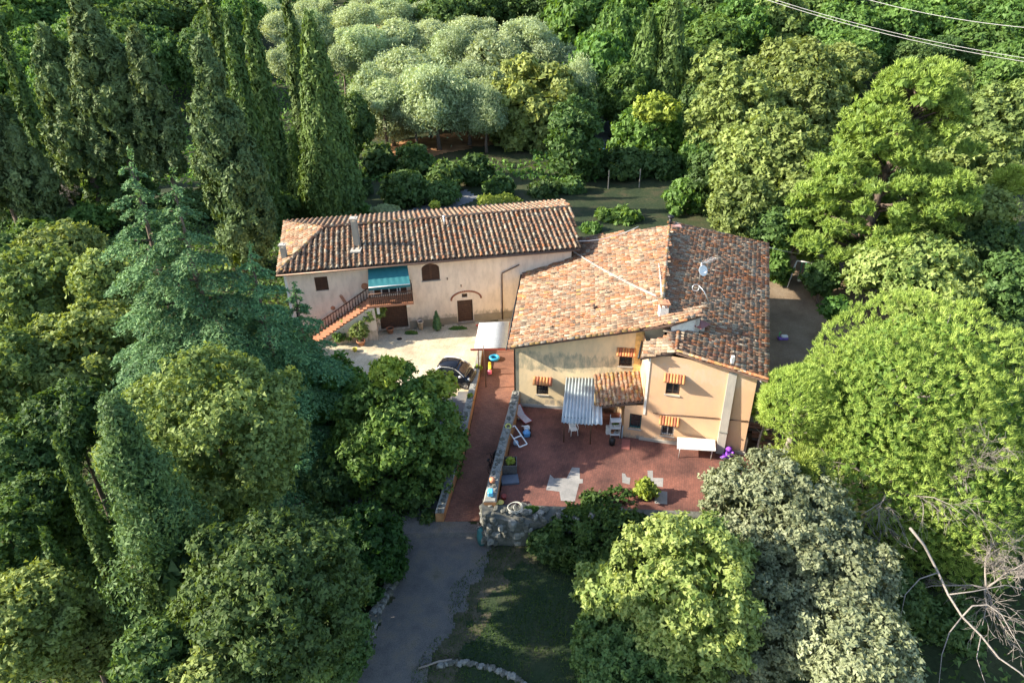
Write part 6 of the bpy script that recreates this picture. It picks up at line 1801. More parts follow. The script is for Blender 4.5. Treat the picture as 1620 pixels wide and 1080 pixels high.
dead_tree((b.x, b.y, b.z), 'pale leafless branches spreading below the umbrella pine at the bottom right', 5, 1.0, (.1, -.5), 6, 4.2)
b2 = at(1560, 930, -.5)
dead_tree((b2.x, b2.y, b2.z), 'second tangle of bare grey twigs at the right edge under the umbrella pine', 9, .9, (-.2, -.2), 5, 3.6)
mb = MB()
def bough(pts, r0, r1):
    q = [at(*t_) for t_ in pts]; n = len(q) - 1
    mb.tube(q, [r0 + (r1 - r0) * i / n for i in range(n + 1)], 7)
bough([(1440, 835, 3.6), (1462, 862, 2.8), (1484, 905, 1.6), (1500, 940, 1.2), (1522, 975, .9), (1552, 1005, .6), (1580, 1040, .3), (1612, 1062, .0), (1650, 1095, -.4)], .06, .03)
bough([(1522, 975, .9), (1538, 958, 1.2), (1562, 956, 1.3), (1585, 972, 1.1), (1600, 1000, .8), (1618, 1030, .4)], .035, .015)
bough([(1522, 975, .9), (1502, 1000, .5), (1490, 1035, .2), (1485, 1085, -.2)], .03, .012)
bough([(1552, 1005, .6), (1545, 1040, .2), (1560, 1085, -.2)], .025, .01)
bough([(1484, 905, 1.6), (1455, 915, 1.6), (1432, 940, 1.3), (1425, 975, .9)], .03, .01)
bough([(1500, 940, 1.2), (1540, 935, 1.3), (1590, 925, 1.3), (1640, 935, 1.0)], .03, .012)
bough([(1400, 870, 2.4), (1396, 900, 1.9), (1410, 930, 1.4), (1432, 945, 1.0)], .03, .01)
tag(mb.build('fallen_branch', M_dead), 'long thick pale bough sweeping down to the bottom right corner', 'branch')
b3 = at(78, 318, 2.0)
dead_tree((b3.x, b3.y, b3.z), 'bare broken tree among the dark conifers in the upper left', 12, .7, (0, 0), 3, 4.0)
b4 = at(1262, 66, 12)
dead_tree((b4.x, b4.y, 9.0), 'bare grey tree standing above the pale oaks in the upper right', 15, .8, (0, 0), 4, 5.0)

# ---- olive grove and hillside wood
olives = []
orow = [(655, 180, 60, 60, 'front'), (768, 178, 60, 64, 'front'), (815, 120, 70, 70, 'second'), (605, 158, 70, 60, 'second'), (745, 130, 70, 60, 'second'), (675, 132, 66, 56, 'second'), (800, 70, 60, 50, 'third'), (655, 84, 66, 50, 'third'), (595, 96, 60, 50, 'third'), (720, 74, 60, 44, 'third'), (540, 92, 50, 50, 'upper'), (500, 50, 50, 50, 'upper'), (590, 4, 60, 40, 'upper'), (640, 42, 56, 40, 'upper'), (618, 178, 84, 92, 'front'), (690, 160, 96, 104, 'front'), (740, 172, 80, 84, 'front'), (790, 150, 80, 80, 'front'),
        (585, 130, 60, 54, 'second'), (640, 118, 84, 76, 'second'), (715, 100, 90, 76, 'second'), (775, 88, 86, 70, 'second'), (835, 62, 80, 60, 'second'), (870, 95, 70, 70, 'second'), (915, 150, 56, 90, 'second'),
        (570, 72, 70, 60, 'third'), (625, 62, 76, 58, 'third'), (685, 60, 76, 54, 'third'), (745, 52, 70, 50, 'third'),
        (530, 58, 50, 50, 'upper'), (565, 30, 60, 44, 'upper'), (618, 22, 64, 42, 'upper'), (670, 20, 60, 40, 'upper'), (450, 46, 60, 50, 'upper'), (455, 100, 56, 60, 'upper'), (500, 20, 56, 40, 'upper'), (420, 20, 60, 40, 'upper')]
names_ = {'front': 'front row of the grove by the red path', 'second': 'second row of the grove', 'third': 'third row of the grove', 'upper': 'uppermost left part of the grove'}
def ordinal(n): return ['first', 'second', 'third', 'fourth', 'fifth', 'sixth', 'seventh', 'eighth', 'ninth', 'tenth', 'eleventh', 'twelfth', 'thirteenth', 'fourteenth', 'fifteenth'][n]
cnt = {}
for i, (cx, cy, w, h, rw) in enumerate(sorted(orow, key=lambda q: (q[4], q[0]))):
    cnt[rw] = cnt.get(rw, -1) + 1
    w, h = w * 1.3, h * 1.2; zt = far_top(cx, cy, w, h, far_Y(cy)) + (i * 7 % 5 - 2) * .25
    tree('olive', cx, cy, w, h, zt, f'{ordinal(cnt[rw])} silvery olive from the left, {names_[rw]}', seed=i, key=i % 6, group='olive trees of the grove')

hill = [
 ('oakd', 230, 40, 80, 70, 0), ('lush', 265, -4, 80, 50, 0), ('oakd', 200, 80, 80, 80, 0), ('lush', 330, 8, 80, 60, 0), ('lush', 385, 30, 60, 60, 0), ('lush', 215, 0, 80, 50, 0), ('oakd', 250, 90, 80, 80, 0), ('lush', 60, 90, 80, 80, 0), ('oakd', 110, 110, 80, 80, 0), ('oakd', 170, 60, 80, 80, 0), ('lush', 1350, 85, 80, 60, 0), ('oakd', 1260, 5, 80, 50, 0), ('lush', 1060, 40, 80, 70, 0), ('lush', 1045, -8, 70, 40, 0), ('holm', 1620, 180, 90, 90, 0), ('oakd', 560, 200, 60, 90, 0),
 # kind, cx, cy, w, h, ztop
 ('lush', 20, 45, 90, 90, 14), ('lush', 95, 30, 90, 80, 16), ('lush', 140, 70, 80, 80, 13), ('lushy', 130, 10, 70, 50, 18), ('lush', 25, 130, 90, 90, 11), ('lush', 165, 20, 80, 70, 16),
 ('oakd', 300, 20, 80, 60, 16), ('oakd', 345, 60, 70, 80, 12), ('oakd', 310, 90, 60, 70, 11), ('lush', 85, 150, 60, 80, 9.5), ('oakd', 15, 200, 90, 90, 9),
 ('oakd', 700, 28, 74, 60, 15), ('oakd', 760, 12, 80, 60, 16), ('oakd', 820, 14, 70, 50, 16), ('lush', 670, -8, 70, 40, 18), ('lush', 740, -10, 80, 40, 18), ('oakd', 870, 20, 60, 60, 15),
 ('lush', 925, 40, 110, 130, 14), ('lush', 985, 62, 80, 120, 13), ('lush', 950, 120, 90, 110, 10), ('lush', 985, 150, 70, 80, 8.5), ('lush', 900, -6, 80, 50, 17), ('oakd', 975, 10, 80, 60, 16), ('oakd', 920, 170, 60, 60, 7),
 ('oakd', 1110, 20, 80, 70, 16), ('lush', 1120, 66, 90, 70, 14), ('lush', 1180, 40, 90, 80, 15), ('oakd', 1150, -5, 80, 50, 18), ('holm', 1225, 40, 100, 90, 15), ('lush', 1295, 20, 90, 80, 16), ('lush', 1330, 55, 90, 80, 14.5),
 ('oakd', 1370, 15, 80, 60, 16), ('lush', 1420, 50, 80, 70, 14.5), ('holm', 1400, -5, 80, 40, 18), ('lush', 1470, 40, 100, 80, 15), ('lush', 1530, 10, 90, 60, 17), ('lush', 1590, 50, 90, 90, 15),
 ('lush', 1460, 5, 90, 40, 18), ('lush', 1600, 5, 80, 50, 18), ('lush', 1540, 80, 100, 80, 13.5), ('lush', 1610, 115, 80, 90, 12.5), ('oakd', 1490, 88, 60, 50, 13), ('lush', 1580, 140, 90, 80, 12), ('oakd', 1440, 95, 60, 50, 13),
 ('holm', 1330, 110, 90, 70, 12.5), ('oakd', 1075, 130, 60, 90, 8), ('oakd', 1095, 190, 60, 90, 7), ('lush', 1110, 250, 60, 80, 5.5), ('oakd', 1420, 330, 90, 130, 6), ('oakd', 1330, 390, 80, 70, 3.5), ('oakd', 1590, 380, 90, 90, 6),
 ('oakd', 530, 380 - 110, 50, 80, 5), ('oakd', 300, 330, 90, 60, 3.5), ('oakd', 210, 350, 90, 60, 3.2), ('oakd', 20, 330, 90, 90, 5)]
desc = {'lush': 'green woodland tree', 'lushy': 'yellow-green woodland tree', 'oakd': 'dark green woodland tree', 'holm': 'olive-green woodland tree'}
def where(cx, cy):
    v_ = 'topmost row' if cy < 16 else 'second row from the top' if cy < 50 else 'third row from the top' if cy < 90 else 'below the hillside rows' if cy < 180 else 'shade behind nearer trees'
    hz_ = 'far left' if cx < 110 else 'left' if cx < 420 else 'centre left' if cx < 760 else 'centre' if cx < 1000 else 'centre right' if cx < 1240 else 'right' if cx < 1450 else 'far right'
    return v_, hz_
seen_ = {}
for i, (k, cx, cy, w, h, zt) in enumerate(sorted(hill, key=lambda q: q[1])):
    w, h = w * 1.25, h * 1.2; zt = far_top(cx, cy, w, h, far_Y(cy)); v_, hz_ = where(cx, cy); n_ = seen_.get((k, v_, hz_), 0); seen_[(k, v_, hz_)] = n_ + 1
    lab = f'{ordinal(n_)} {desc[k]} from the left, {v_}, {hz_}'
    tree(k, cx, cy, w, h, zt, lab, seed=i, key=i % 3, name='woodland_tree', group='woodland trees on the hillside')

# woodland floor carpet and far wood behind the visible rows: one mass nobody could count
g = np.random.default_rng(21)
def carpet(name, label, n, xr, yr, L, W, mat, hmax, seed, keep=None):
    g = np.random.default_rng(seed); x = g.uniform(*xr, n); y = g.uniform(*yr, n)
    if keep is not None: k = keep(x, y); x, y = x[k], y[k]
    n = len(x); hh = hmax * (.5 + .5 * np.sin(x * .7 + seed) * np.cos(y * .55)) * g.uniform(.1, 1, n)
    P = np.stack([x, y, terrain(x, y) + .05 + hh], axis=1)
    V, Q, vv = leaf_cards(P, unit(g.normal(size=(n, 3)) * .6 + np.array([0, 0, .6])), g.normal(size=(n, 3)), L * g.uniform(.6, 1.3, n), W, g.uniform(0, 1, n))
    o = link(bpy.data.objects.new(name, mesh_np(name, V, quads=Q, mat=mat, v=vv))); tag(o, label, 'ground cover', kind='stuff')
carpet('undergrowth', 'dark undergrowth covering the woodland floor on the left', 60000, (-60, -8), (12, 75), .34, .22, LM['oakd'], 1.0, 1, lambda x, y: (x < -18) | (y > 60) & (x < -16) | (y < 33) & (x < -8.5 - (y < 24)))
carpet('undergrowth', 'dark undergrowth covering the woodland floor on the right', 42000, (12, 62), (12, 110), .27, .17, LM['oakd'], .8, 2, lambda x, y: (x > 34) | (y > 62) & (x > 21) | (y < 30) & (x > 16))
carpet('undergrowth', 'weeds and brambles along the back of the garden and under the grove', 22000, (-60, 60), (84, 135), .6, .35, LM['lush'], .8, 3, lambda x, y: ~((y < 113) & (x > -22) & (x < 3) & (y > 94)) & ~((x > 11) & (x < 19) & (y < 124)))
n = 70000
x = g.uniform(-260, 260, n); y = 172 + 300 * g.uniform(0, 1, n) ** 1.4
base = terrain(x, y); bump = 8 * (np.abs(np.sin(x * .33 + np.sin(y * .2) * 2)) * np.abs(np.cos(y * .29 + np.sin(x * .17) * 2))) ** .6
P = np.stack([x, y, base + 2 + bump * g.uniform(.75, 1, n)], axis=1)
V, Q, vv = leaf_cards(P, unit(g.normal(size=(n, 3)) * .6 + np.array([0, -.3, .7])), g.normal(size=(n, 3)), 2.2 * g.uniform(.6, 1.3, n), 1.5, g.uniform(0, 1, n))
o = link(bpy.data.objects.new('distant_woodland', mesh_np('distant_woodland', V, quads=Q, mat=LM['lush'], v=vv))); tag(o, 'distant wood continuing over the hill beyond the last rows of trees', 'wood', kind='stuff')

# ================================================================== the parked two-seater car
M_black = flat('black_car_paint', (.012, .013, .018), .22, .2, .6, vary=.05)
M_rub = flat('tyre_rubber', (.02, .02, .02), .9)
M_rim = flat('wheel_rim', (.55, .52, .47), .35, .8)
M_cglass = flat('car_glass', (.02, .024, .03), .05, 0, .9, vary=.1)
M_tan = flat('dashboard_tan', (.30, .19, .11), .7)
cp = at(722, 601, .0); ca_ = math.radians(-17)
car = thing('parked_car', (cp.x, cp.y, tz(cp.x, cp.y) + .06), 'small black two-seater car with white door pillars parked by the ramp wall', 'car')
CZ = tz(cp.x, cp.y) + .06
Rc = Matrix.Rotation(ca_, 3, 'Z')
def cw(x, y, z): return Vector((cp.x, cp.y, CZ)) + Rc @ Vector((x, y, z))
# body: sections along the length (x forward)
secs = [(-1.36, .62, .34, .80), (-1.30, .72, .26, .98), (-1.05, .79, .22, 1.02), (-.6, .80, .20, 1.00), (0, .80, .20, .97), (.45, .81, .20, .95), (.85, .80, .21, .90), (1.12, .74, .24, .80), (1.30, .64, .28, .66), (1.36, .52, .34, .54)]
mb = MB(); rings = []
for x, w, zb_, zt_ in secs:
    rings.append([cw(x, a * w, b) for a, b in ((-.86, zb_), (-1, zb_ + .12), (-1.0, zb_ + (zt_ - zb_) * .55), (-.95, zt_ - .07), (-.84, zt_), (-.4, zt_ + .025), (0, zt_ + .03), (.4, zt_ + .025), (.84, zt_), (.95, zt_ - .07), (1.0, zb_ + (zt_ - zb_) * .55), (1, zb_ + .12), (.86, zb_))])
mb.loft(rings, smooth=True); body = mb.build('body', M_black, car)
# glasshouse
gs = [(-1.25, .70, .96, 1.0), (-1.05, .68, .98, 1.40), (-.75, .67, .98, 1.50), (-.2, .67, .97, 1.54), (.15, .66, .97, 1.50), (.42, .64, .96, 1.36), (.78, .66, .93, 1.06), (.95, .64, .90, .93)]
mb = MB(); rings = []
for x, w, zb_, zt_ in gs:
    rings.append([cw(x, a * w, b) for a, b in ((-1.03, zb_), (-.98, zb_ + (zt_ - zb_) * .5), (-.87, zt_ - .05 * min(1, (zt_ - zb_) * 3)), (-.74, zt_), (0, zt_ + .03), (.74, zt_), (.87, zt_ - .05 * min(1, (zt_ - zb_) * 3)), (.98, zb_ + (zt_ - zb_) * .5), (1.03, zb_))])
mb.loft(rings, smooth=True); mb.build('windows', M_cglass, car)
mb = MB(); rings = []
for x, w, zt_ in ((-1.12, .62, 1.37), (-1.0, .66, 1.44), (-.75, .675, 1.513), (-.2, .675, 1.553), (.15, .665, 1.513), (.30, .65, 1.445)):
    rings.append([cw(x, a * w, zt_ + b) for a, b in ((-.9, -.05), (-.76, .01), (0, .04), (.76, .01), (.9, -.05), (0, .0))])
mb.loft(rings, smooth=True); mb.build('car_roof', M_black, car)
# windscreen, its brownish reflection painted into the glass colour
mb = MB(); mb.extrude([cw(.46, -.56, 1.352), cw(.46, .56, 1.352), cw(.80, .60, 1.075), cw(.80, -.60, 1.075)], (0, 0, .012)); ws = mb.build('windscreen', flat('windscreen_glass', (.16, .10, .06), .06, 0, .9, vary=.5, scale=5), car)
# white safety-cell arches on both sides
for sg in (-1, 1):
    mb = MB()
    path = [(-1.30, .70, .78), (-1.22, .735, 1.02), (-1.05, .70, 1.32), (-.78, .66, 1.47), (-.2, .655, 1.515), (.18, .65, 1.47), (.50, .665, 1.27), (.86, .72, .96)]
    wd = [.13, .16, .13, .07, .055, .06, .06, .05]
    rings = []
    for (x, y, z), w in zip(path, wd):
        rings.append([cw(x - w * .7, sg * (y + .02), z - w * .5), cw(x - w * .2, sg * (y + .045), z + w * .4), cw(x + w * .7, sg * (y + .045), z + w * .2), cw(x + w * .5, sg * (y + .02), z - w * .6)])
    mb.loft(rings, smooth=True); mb.build('side_arch', M_whitem, car)
    mb = MB(); mb.lathe(cw(.62, sg * .86, 1.0), [(.01, -.07), (.09, -.03), (.10, .03), (.02, .08)], 10); mb.build('mirror', M_whitem if sg < 0 else M_black, car)
    mb = MB(); mb.lathe(cw(1.14, sg * .60, .74), [(.01, -.06), (.12, 0), (.12, .05), (.02, .09)], 10, axis=Rc @ Matrix.Rotation(math.radians(60), 3, 'Y')); mb.build('headlight', M_alu, car)
    for x in (-.93, .94):
        Ax = Rc @ Matrix.Rotation(-sg * PI / 2, 3, 'X')
        mb = MB(); mb.lathe(cw(x, sg * .62, .29), [(.20, -.02), (.29, .02), (.29, .16), (.26, .185), (.19, .19), (.19, .14)], 20, axis=Ax); wh = mb.build('wheel', M_rub, car)
        mb = MB(); mb.lathe(cw(x, sg * .62, .29), [(.05, .19), (.05, .17), (.185, .165), (.2, .185), (.2, .15), (.05, .13)], 20, axis=Ax)
        for k in range(6):
            a = k * PI / 3; c = cw(x + math.cos(a) * .11, sg * .805, .29 + math.sin(a) * .11); mb.box(c, (.17, .02, .03), mat=Rc @ Matrix.Rotation(-a, 3, 'Y'))
        mb.build('rim', M_rim, wh)
mb = MB(); mb.box(cw(1.345, 0, .44), (.04, .9, .16), rz=ca_); mb.build('front_grille', M_rub, car)
mb = MB(); mb.box(cw(1.372, 0, .42), (.015, .40, .10), rz=ca_); mb.build('number_plate', M_whitem, car)
mb = MB()
for sg in (-1, 1): mb.box(cw(-1.34, sg * .52, .76), (.05, .14, .18), rz=ca_)
mb.build('tail_light', flat('red_lamp', (.35, .02, .02), .3), car)

# ================================================================== things on the ramp, courtyard and terrace
def pot(x, y, z, r_, h, label, mat=M_terra, name='flower_pot', cat='pot', soil=True, prof=None):
    t = thing(name, (x, y, z), label, cat)
    mb = MB(); mb.lathe((x, y, z), prof or [(r_ * .68, 0), (r_ * .9, h * .8), (r_ * 1.05, h * .82), (r_ * 1.08, h), (r_ * .9, h), (r_ * .86, h * .86)], 18); mb.build('pot', mat, t)
    mb = MB(); mb.lathe((x, y, z), [(r_ * .84, h * .8), (r_ * .8, h * .88), (.01, h * .9)], 14); mb.build('soil', M_beam, t)
    return t
def plant_on(t, x, y, z, r_, hz, kind='lush', lobes=12, L=.14, seed=1):
    g = np.random.default_rng(seed)
    V, Q, vv = crown_broad(g, r_, hz, lobes=lobes, lobe_r=.42, tufts=14, per=6, L=L, W=L * .55, spread=L * .8, low=-.8, inner=False)
    crown_obj('foliage', V, Q, vv, LM[kind], t, Vector((x, y, z)) - t.location)
p = at(618, 527, 0); pot(p.x, p.y, 0, .28, .46, 'wide terracotta pot beside the left foot of the garage door')
p = at(666, 521, 0); pot(p.x, p.y, 0, .24, .75, 'tall pale stone urn right of the garage door', mat=M_pl1, name='stone_urn', cat='urn')
p = at(692, 523, 0); t = pot(p.x, p.y, 0, .2, .3, 'potted conical evergreen standing against the farmhouse wall', mat=M_beam)
V, Q, vv = crown_column(np.random.default_rng(4), .30, 1.35, tufts=260, per=8, L=.12, W=.06, spread=.05, tl=.25, prof=lambda q: np.clip(1 - q, 0, 1) ** .8); crown_obj('foliage', V, Q, vv, LM['cedar'], t, (0, 0, .28))
p = at(572, 546, 0); t = pot(p.x, p.y, 0, .32, .4, 'broad terracotta pot with a tall leafy plant by the staircase wall'); plant_on(t, p.x, p.y, 1.25, .75, .85, 'holm', 18, .17)
mb = MB(); mb.tube([(p.x, p.y, .3), (p.x + .05, p.y, 1.2)], .03, 5); mb.build('stem', M_bark, t)
p = at(562, 556, 0); pot(p.x, p.y, 0, .17, .28, 'small bright yellow bucket on the paving below the stairs', mat=flat('yellow_plastic', (.75, .68, .05), .4), name='bucket', cat='bucket')
p = at(602, 500, 2.0)
tree('holm', 588, 492, 46, 36, 2.9, 'climbing plant on the outer wall of the outside staircase', cat='climber', name='climbing_plant', lobes=12, lobe_r=.34, L=.2)
tree('lush', 545, 522, 60, 40, 1.6, 'green bush at the foot of the outside staircase', cat='shrub', name='garden_bush', lobes=14, lobe_r=.3, L=.2)
mb = MB(); c = at(632, 536, .03); mb.lathe((c.x, c.y, .034), [(.2, 0), (.2, .012), (.01, .014)], 16); tag(mb.build('drain_cover', M_iron), 'round dark drain cover in the paving in front of the garage', 'drain cover')
tree('lush', 650, 527, 30, 10, .25, 'patch of weeds at the foot of the staircase wall', cat='weeds', name='weeds', lobes=8, L=.13)
tree('lush', 724, 521, 44, 9, .22, 'patch of weeds along the plinth left of the small door', cat='weeds', name='weeds', lobes=8, L=.13)
tree('lushy', 757, 582, 12, 14, .75, 'tuft of weeds on the wall top in front of the parked car', cat='weeds', name='weeds', lobes=6, L=.12)
tree('lushy', 744, 628, 11, 14, .45, 'tuft of weeds on the wall below the wheel of the parked car', cat='weeds', name='weeds', lobes=6, L=.12)

p = at(782, 568, .1)
mb = MB(); mb.torus((p.x, p.y, tb(p.y) + .07 + .16), .30, .10, 24, 10); mb.lathe((p.x, p.y, tb(p.y) + .08), [(.3, 0), (.3, .05), (.01, .06)], 18)
tag(mb.build('paddling_tub', flat('blue_plastic', (.03, .32, .55), .35)), 'round blue plastic tub on the ramp under the grey canopy', 'tub')
t = thing('ride_on_toy', (*at(774, 592, -.1).xy, -.1), 'yellow and pink child ride-on toy left on the brick ramp', 'toy')
p = at(775, 588, 0); zz = tb(p.y) + .07
mb = MB(); mb.bevbox((p.x, p.y, zz + .28), (.2, .62, .22), .05); mb.bevbox((p.x, p.y + .24, zz + .48), (.18, .1, .2), .03); mb.build('body', flat('yellow_toy', (.75, .62, .05), .4), t)
mb = MB(); mb.bevbox((p.x, p.y - .42, zz + .22), (.32, .3, .3), .08); mb.build('front', flat('pink_toy', (.75, .16, .22), .4), t)
for sx in (-.15, .15):
    for sy in (-.4, .22):
        mb = MB(); mb.lathe((p.x + sx, p.y + sy, zz + .11), [(.11, -.03), (.11, .03)], 12, axis=Matrix.Rotation(PI / 2, 3, 'Y')); mb.build('wheel', M_rub, t)
# bicycle leaning on the parapet, ramp side
def bicycle(c, rz, label, lean=.2, s=.9):
    t = thing('bicycle', tuple(c), label, 'bicycle')
    R = Matrix.Rotation(rz, 3, 'Z') @ Matrix.Rotation(lean, 3, 'X'); q = lambda x, z, y=0: Vector(c) + R @ Vector((x * s, y * s, z * s))
    for x in (-.52, .52):
        mb = MB(); mb.torus(q(x, .34), .32 * s, .022, 24, 6, axis=R @ Matrix.Rotation(PI / 2, 3, 'X')); w = mb.build('wheel', M_rub, t)
        mb = MB()
        for k in range(8): a = k * PI / 4; mb.tube([q(x, .34), q(x + math.cos(a) * .31, .34 + math.sin(a) * .31)], .005, 3)
        mb.build('spokes', M_alu, w)
    mb = MB()
    for a, b in (((-.52, .34), (-.1, .32)), ((-.1, .32), (.34, .62)), ((-.52, .34), (-.2, .78)), ((-.2, .78), (.32, .76)), ((-.1, .32), (-.22, .85)), ((.52, .34), (.36, .80)), ((.36, .80), (.33, .95))): mb.tube([q(*a), q(*b)], .022, 6)
    mb.build('frame', M_iron, t)
    mb = MB(); mb.bevbox(q(-.24, .90), (.24, .14, .06), .02, rz); mb.build('saddle', M_rub, t)
    mb = MB(); mb.tube([q(.30, .97, -.26), q(.36, .99, 0), q(.30, .97, .26)], .015, 6); mb.build('handlebar', M_iron, t)
    return t
bicycle((-1.28, 31.9, tb(31.9) + .08), math.radians(78), 'dark bicycle leaning against the parapet on the ramp side', -.25)
t = thing('garden_sack', (-1.15, 32.4, -1.5), 'dark bundle of sacks propped by the bicycle on the parapet side of the ramp', 'sack')
mb = MB(); mb.lathe((-1.0, 32.3, tb(32.3) + .05), [(.22, 0), (.3, .3), (.26, .7), (.12, .95), (.03, 1.0)], 12); mb.build('sack', M_iron, t)
p = at(779, 762, -.15); mb = MB(); mb.lathe((p.x, p.y, -.14), [(.10, 0), (.17, .05), (.16, .22), (.05, .28)], 10); tag(mb.build('orange_ball', flat('orange_plastic', (.62, .26, .14), .5)), 'faded orange ball-shaped buoy on the parapet top', 'buoy')
p = at(776, 780, -.1); mb = MB(); mb.bevbox((p.x, p.y, -.02), (.30, .42, .26), .04); tag(mb.build('blue_cool_box', flat('light_blue_plastic', (.10, .42, .66), .4)), 'light blue plastic box on the lower end of the parapet', 'box')
p = at(804, 675, .05); mb = MB(); mb.torus((p.x, p.y, .10), .16, .045, 20, 8, axis=Matrix.Rotation(.4, 3, 'X')); tag(mb.build('ring', flat('lime_plastic', (.55, .52, .12), .5)), 'small yellow-green ring lying on the parapet top', 'ring')
p = at(768, 836, -2.3); t = thing('waste_bag', (p.x, p.y, -2.7), 'teal cloth and bin hanging at the foot of the retaining wall corner', 'bag')
mb = MB(); mb.lathe((-1.85, 27.0, -2.75), [(.2, 0), (.26, .5), (.2, .95), (.08, 1.15)], 10); mb.build('bag', flat('teal_cloth', (.05, .19, .19), .8), t)
p = at(764, 838, -2.5); mb = MB(); mb.torus((p.x - .15, p.y, -2.45), .17, .05, 18, 8, axis=Matrix.Rotation(1.2, 3, 'X')); tag(mb.build('hose_reel', M_conc), 'pale round wheel leaning at the bottom of the ramp by the wall corner', 'wheel')
t = thing('garden_hose', (.1, 27.6, -.7), 'pale garden hose coiled in loops on the corner of the retaining wall', 'hose')
mb = MB(); c = at(815, 803, -.62); 
mb.tube([Vector((c.x + .38 * math.cos(a) * (1 + .12 * math.sin(a * .7)), c.y + .38 * math.sin(a) * (1 + .15 * math.cos(a * .6)), c.z + .02 * math.sin(a * 2) + .05)) for a in np.linspace(0, 12.5, 70)], .018, 5)
mb.tube([Vector((c.x + .05, c.y + .3, c.z + .05)), Vector((c.x - .1, c.y, c.z + .08)), Vector((c.x + .05, c.y - .4, c.z - .1))], .018, 5); mb.build('hose_loops', flat('hose_cream', (.5, .5, .42), .6), t)
p = at(792, 793, -.5); mb = MB(); mb.lathe((p.x, p.y, -.6), [(.14, 0), (.2, .06), (.12, .12)], 9); mb.box((p.x - .2, p.y - .1, -.55), (.3, .1, .06), rz=.5); tag(mb.build('yellow_tool', flat('yellow_worn', (.5, .42, .1), .6)), 'worn yellow tool lying on the retaining wall corner', 'tool')
# sun loungers and toys by the parapet
def lounger(c, rz, label, mat_c, mat_f, back=.9, w=.55):
    t = thing('deck_chair', tuple(c), label, 'deck chair')
    R = Matrix.Rotation(rz, 3, 'Z'); q = lambda x, y, z: Vector(c) + R @ Vector((x, y, z))
    mb = MB()
    for sy in (-w / 2, w / 2):
        mb.tube([q(-.75, sy, .75), q(-.2, sy, .3), (q(.7, sy, .28))], .022, 6); mb.tube([q(-.5, sy, .0), q(-.2, sy, .3)], .02, 6); mb.tube([q(.45, sy, 0), q(.5, sy, .28)], .02, 6)
    mb.tube([q(-.75, -w / 2, .75), q(-.75, w / 2, .75)], .022, 6); mb.tube([q(.7, -w / 2, .28), q(.7, w / 2, .28)], .022, 6); mb.build('frame', mat_f, t)
    mb = MB(); a = w / 2 - .03
    pts = [(-.72, .74), (-.45, .46), (-.2, .27), (.2, .25), (.68, .27)]
    mb.loft([[q(x, -a, z), q(x, a, z), q(x, a, z - .02), q(x, -a, z - .02)] for x, z in pts]); mb.build('seat_fabric', mat_c, t)
    return t
p = at(830, 655, -.6); lounger((p.x - .1, p.y - .1, -1), math.radians(-58), 'deck chair with faded pink-white cloth on a red frame, by the parapet near the wall', flat('pale_cloth', (.55, .48, .47), .8), flat('red_frame', (.35, .05, .05), .5))
t = thing('play_frame', (.1, 34.2, -1), 'white ladder-like plastic frame leaning beside the parapet on the terrace', 'frame')
R = Matrix.Rotation(math.radians(-58), 3, 'Z'); c = at(818, 690, -.5); q = lambda x, y, z: c + R @ Vector((x, y, z))
mb = MB()
for sy in (-.28, .28): mb.box(q(0, sy, .0), (1.5, .06, .06), mat=R @ Matrix.Rotation(.35, 3, 'Y'))
mb.build('side_rail', M_whitem, t)
for x in (-.7, .05, .7):
    mb = MB(); mb.box(q(x, 0, -.36 * x), (.07, .52, .05), mat=R @ Matrix.Rotation(.35, 3, 'Y')); mb.build('rung', M_whitem, t)
t = thing('toy_vehicle', (.85, 34.9, -1), 'blue and white child toy vehicle on the terrace beside the white frame', 'toy')
c = at(833, 683, -.8); mb = MB(); mb.bevbox(c + Vector((0, -.1, .0)), (.45, .42, .34), .1, .3); mb.build('body', flat('toy_blue', (.12, .34, .62), .4), t)
mb = MB(); mb.bevbox(c + Vector((.02, .3, .12)), (.36, .3, .22), .06, .3); mb.tube([c + Vector((-.3, .35, .2)), c + Vector((.2, .1, .35))], .04, 6); mb.build('seat', M_whitem, t)
for sx, sy in ((-.22, -.2), (.25, -.2), (-.2, .35), (.25, .35)):
    mb = MB(); mb.lathe(c + Vector((sx, sy, -.1)), [(.1, -.03), (.1, .03)], 12, axis=Matrix.Rotation(PI / 2, 3, 'Y')); mb.build('wheel', M_rub, t)
c = at(821, 662, -.95); mb = MB(); mb.lathe((c.x, c.y, -.995), [(.09, 0), (.12, .18), (.09, .17)], 12); tag(mb.build('cup', M_alu), 'little pale bowl on the terrace under the pink-white deck chair', 'bowl')
c = at(816, 702, -.95); mb = MB(); mb.lathe((c.x, c.y, -.99), [(.12, 0), (.18, .12), (.14, .26), (.02, .3)], 12); tag(mb.build('ball', flat('pale_blue', (.35, .52, .68), .4)), 'pale blue ball at the foot of the white frame', 'ball')
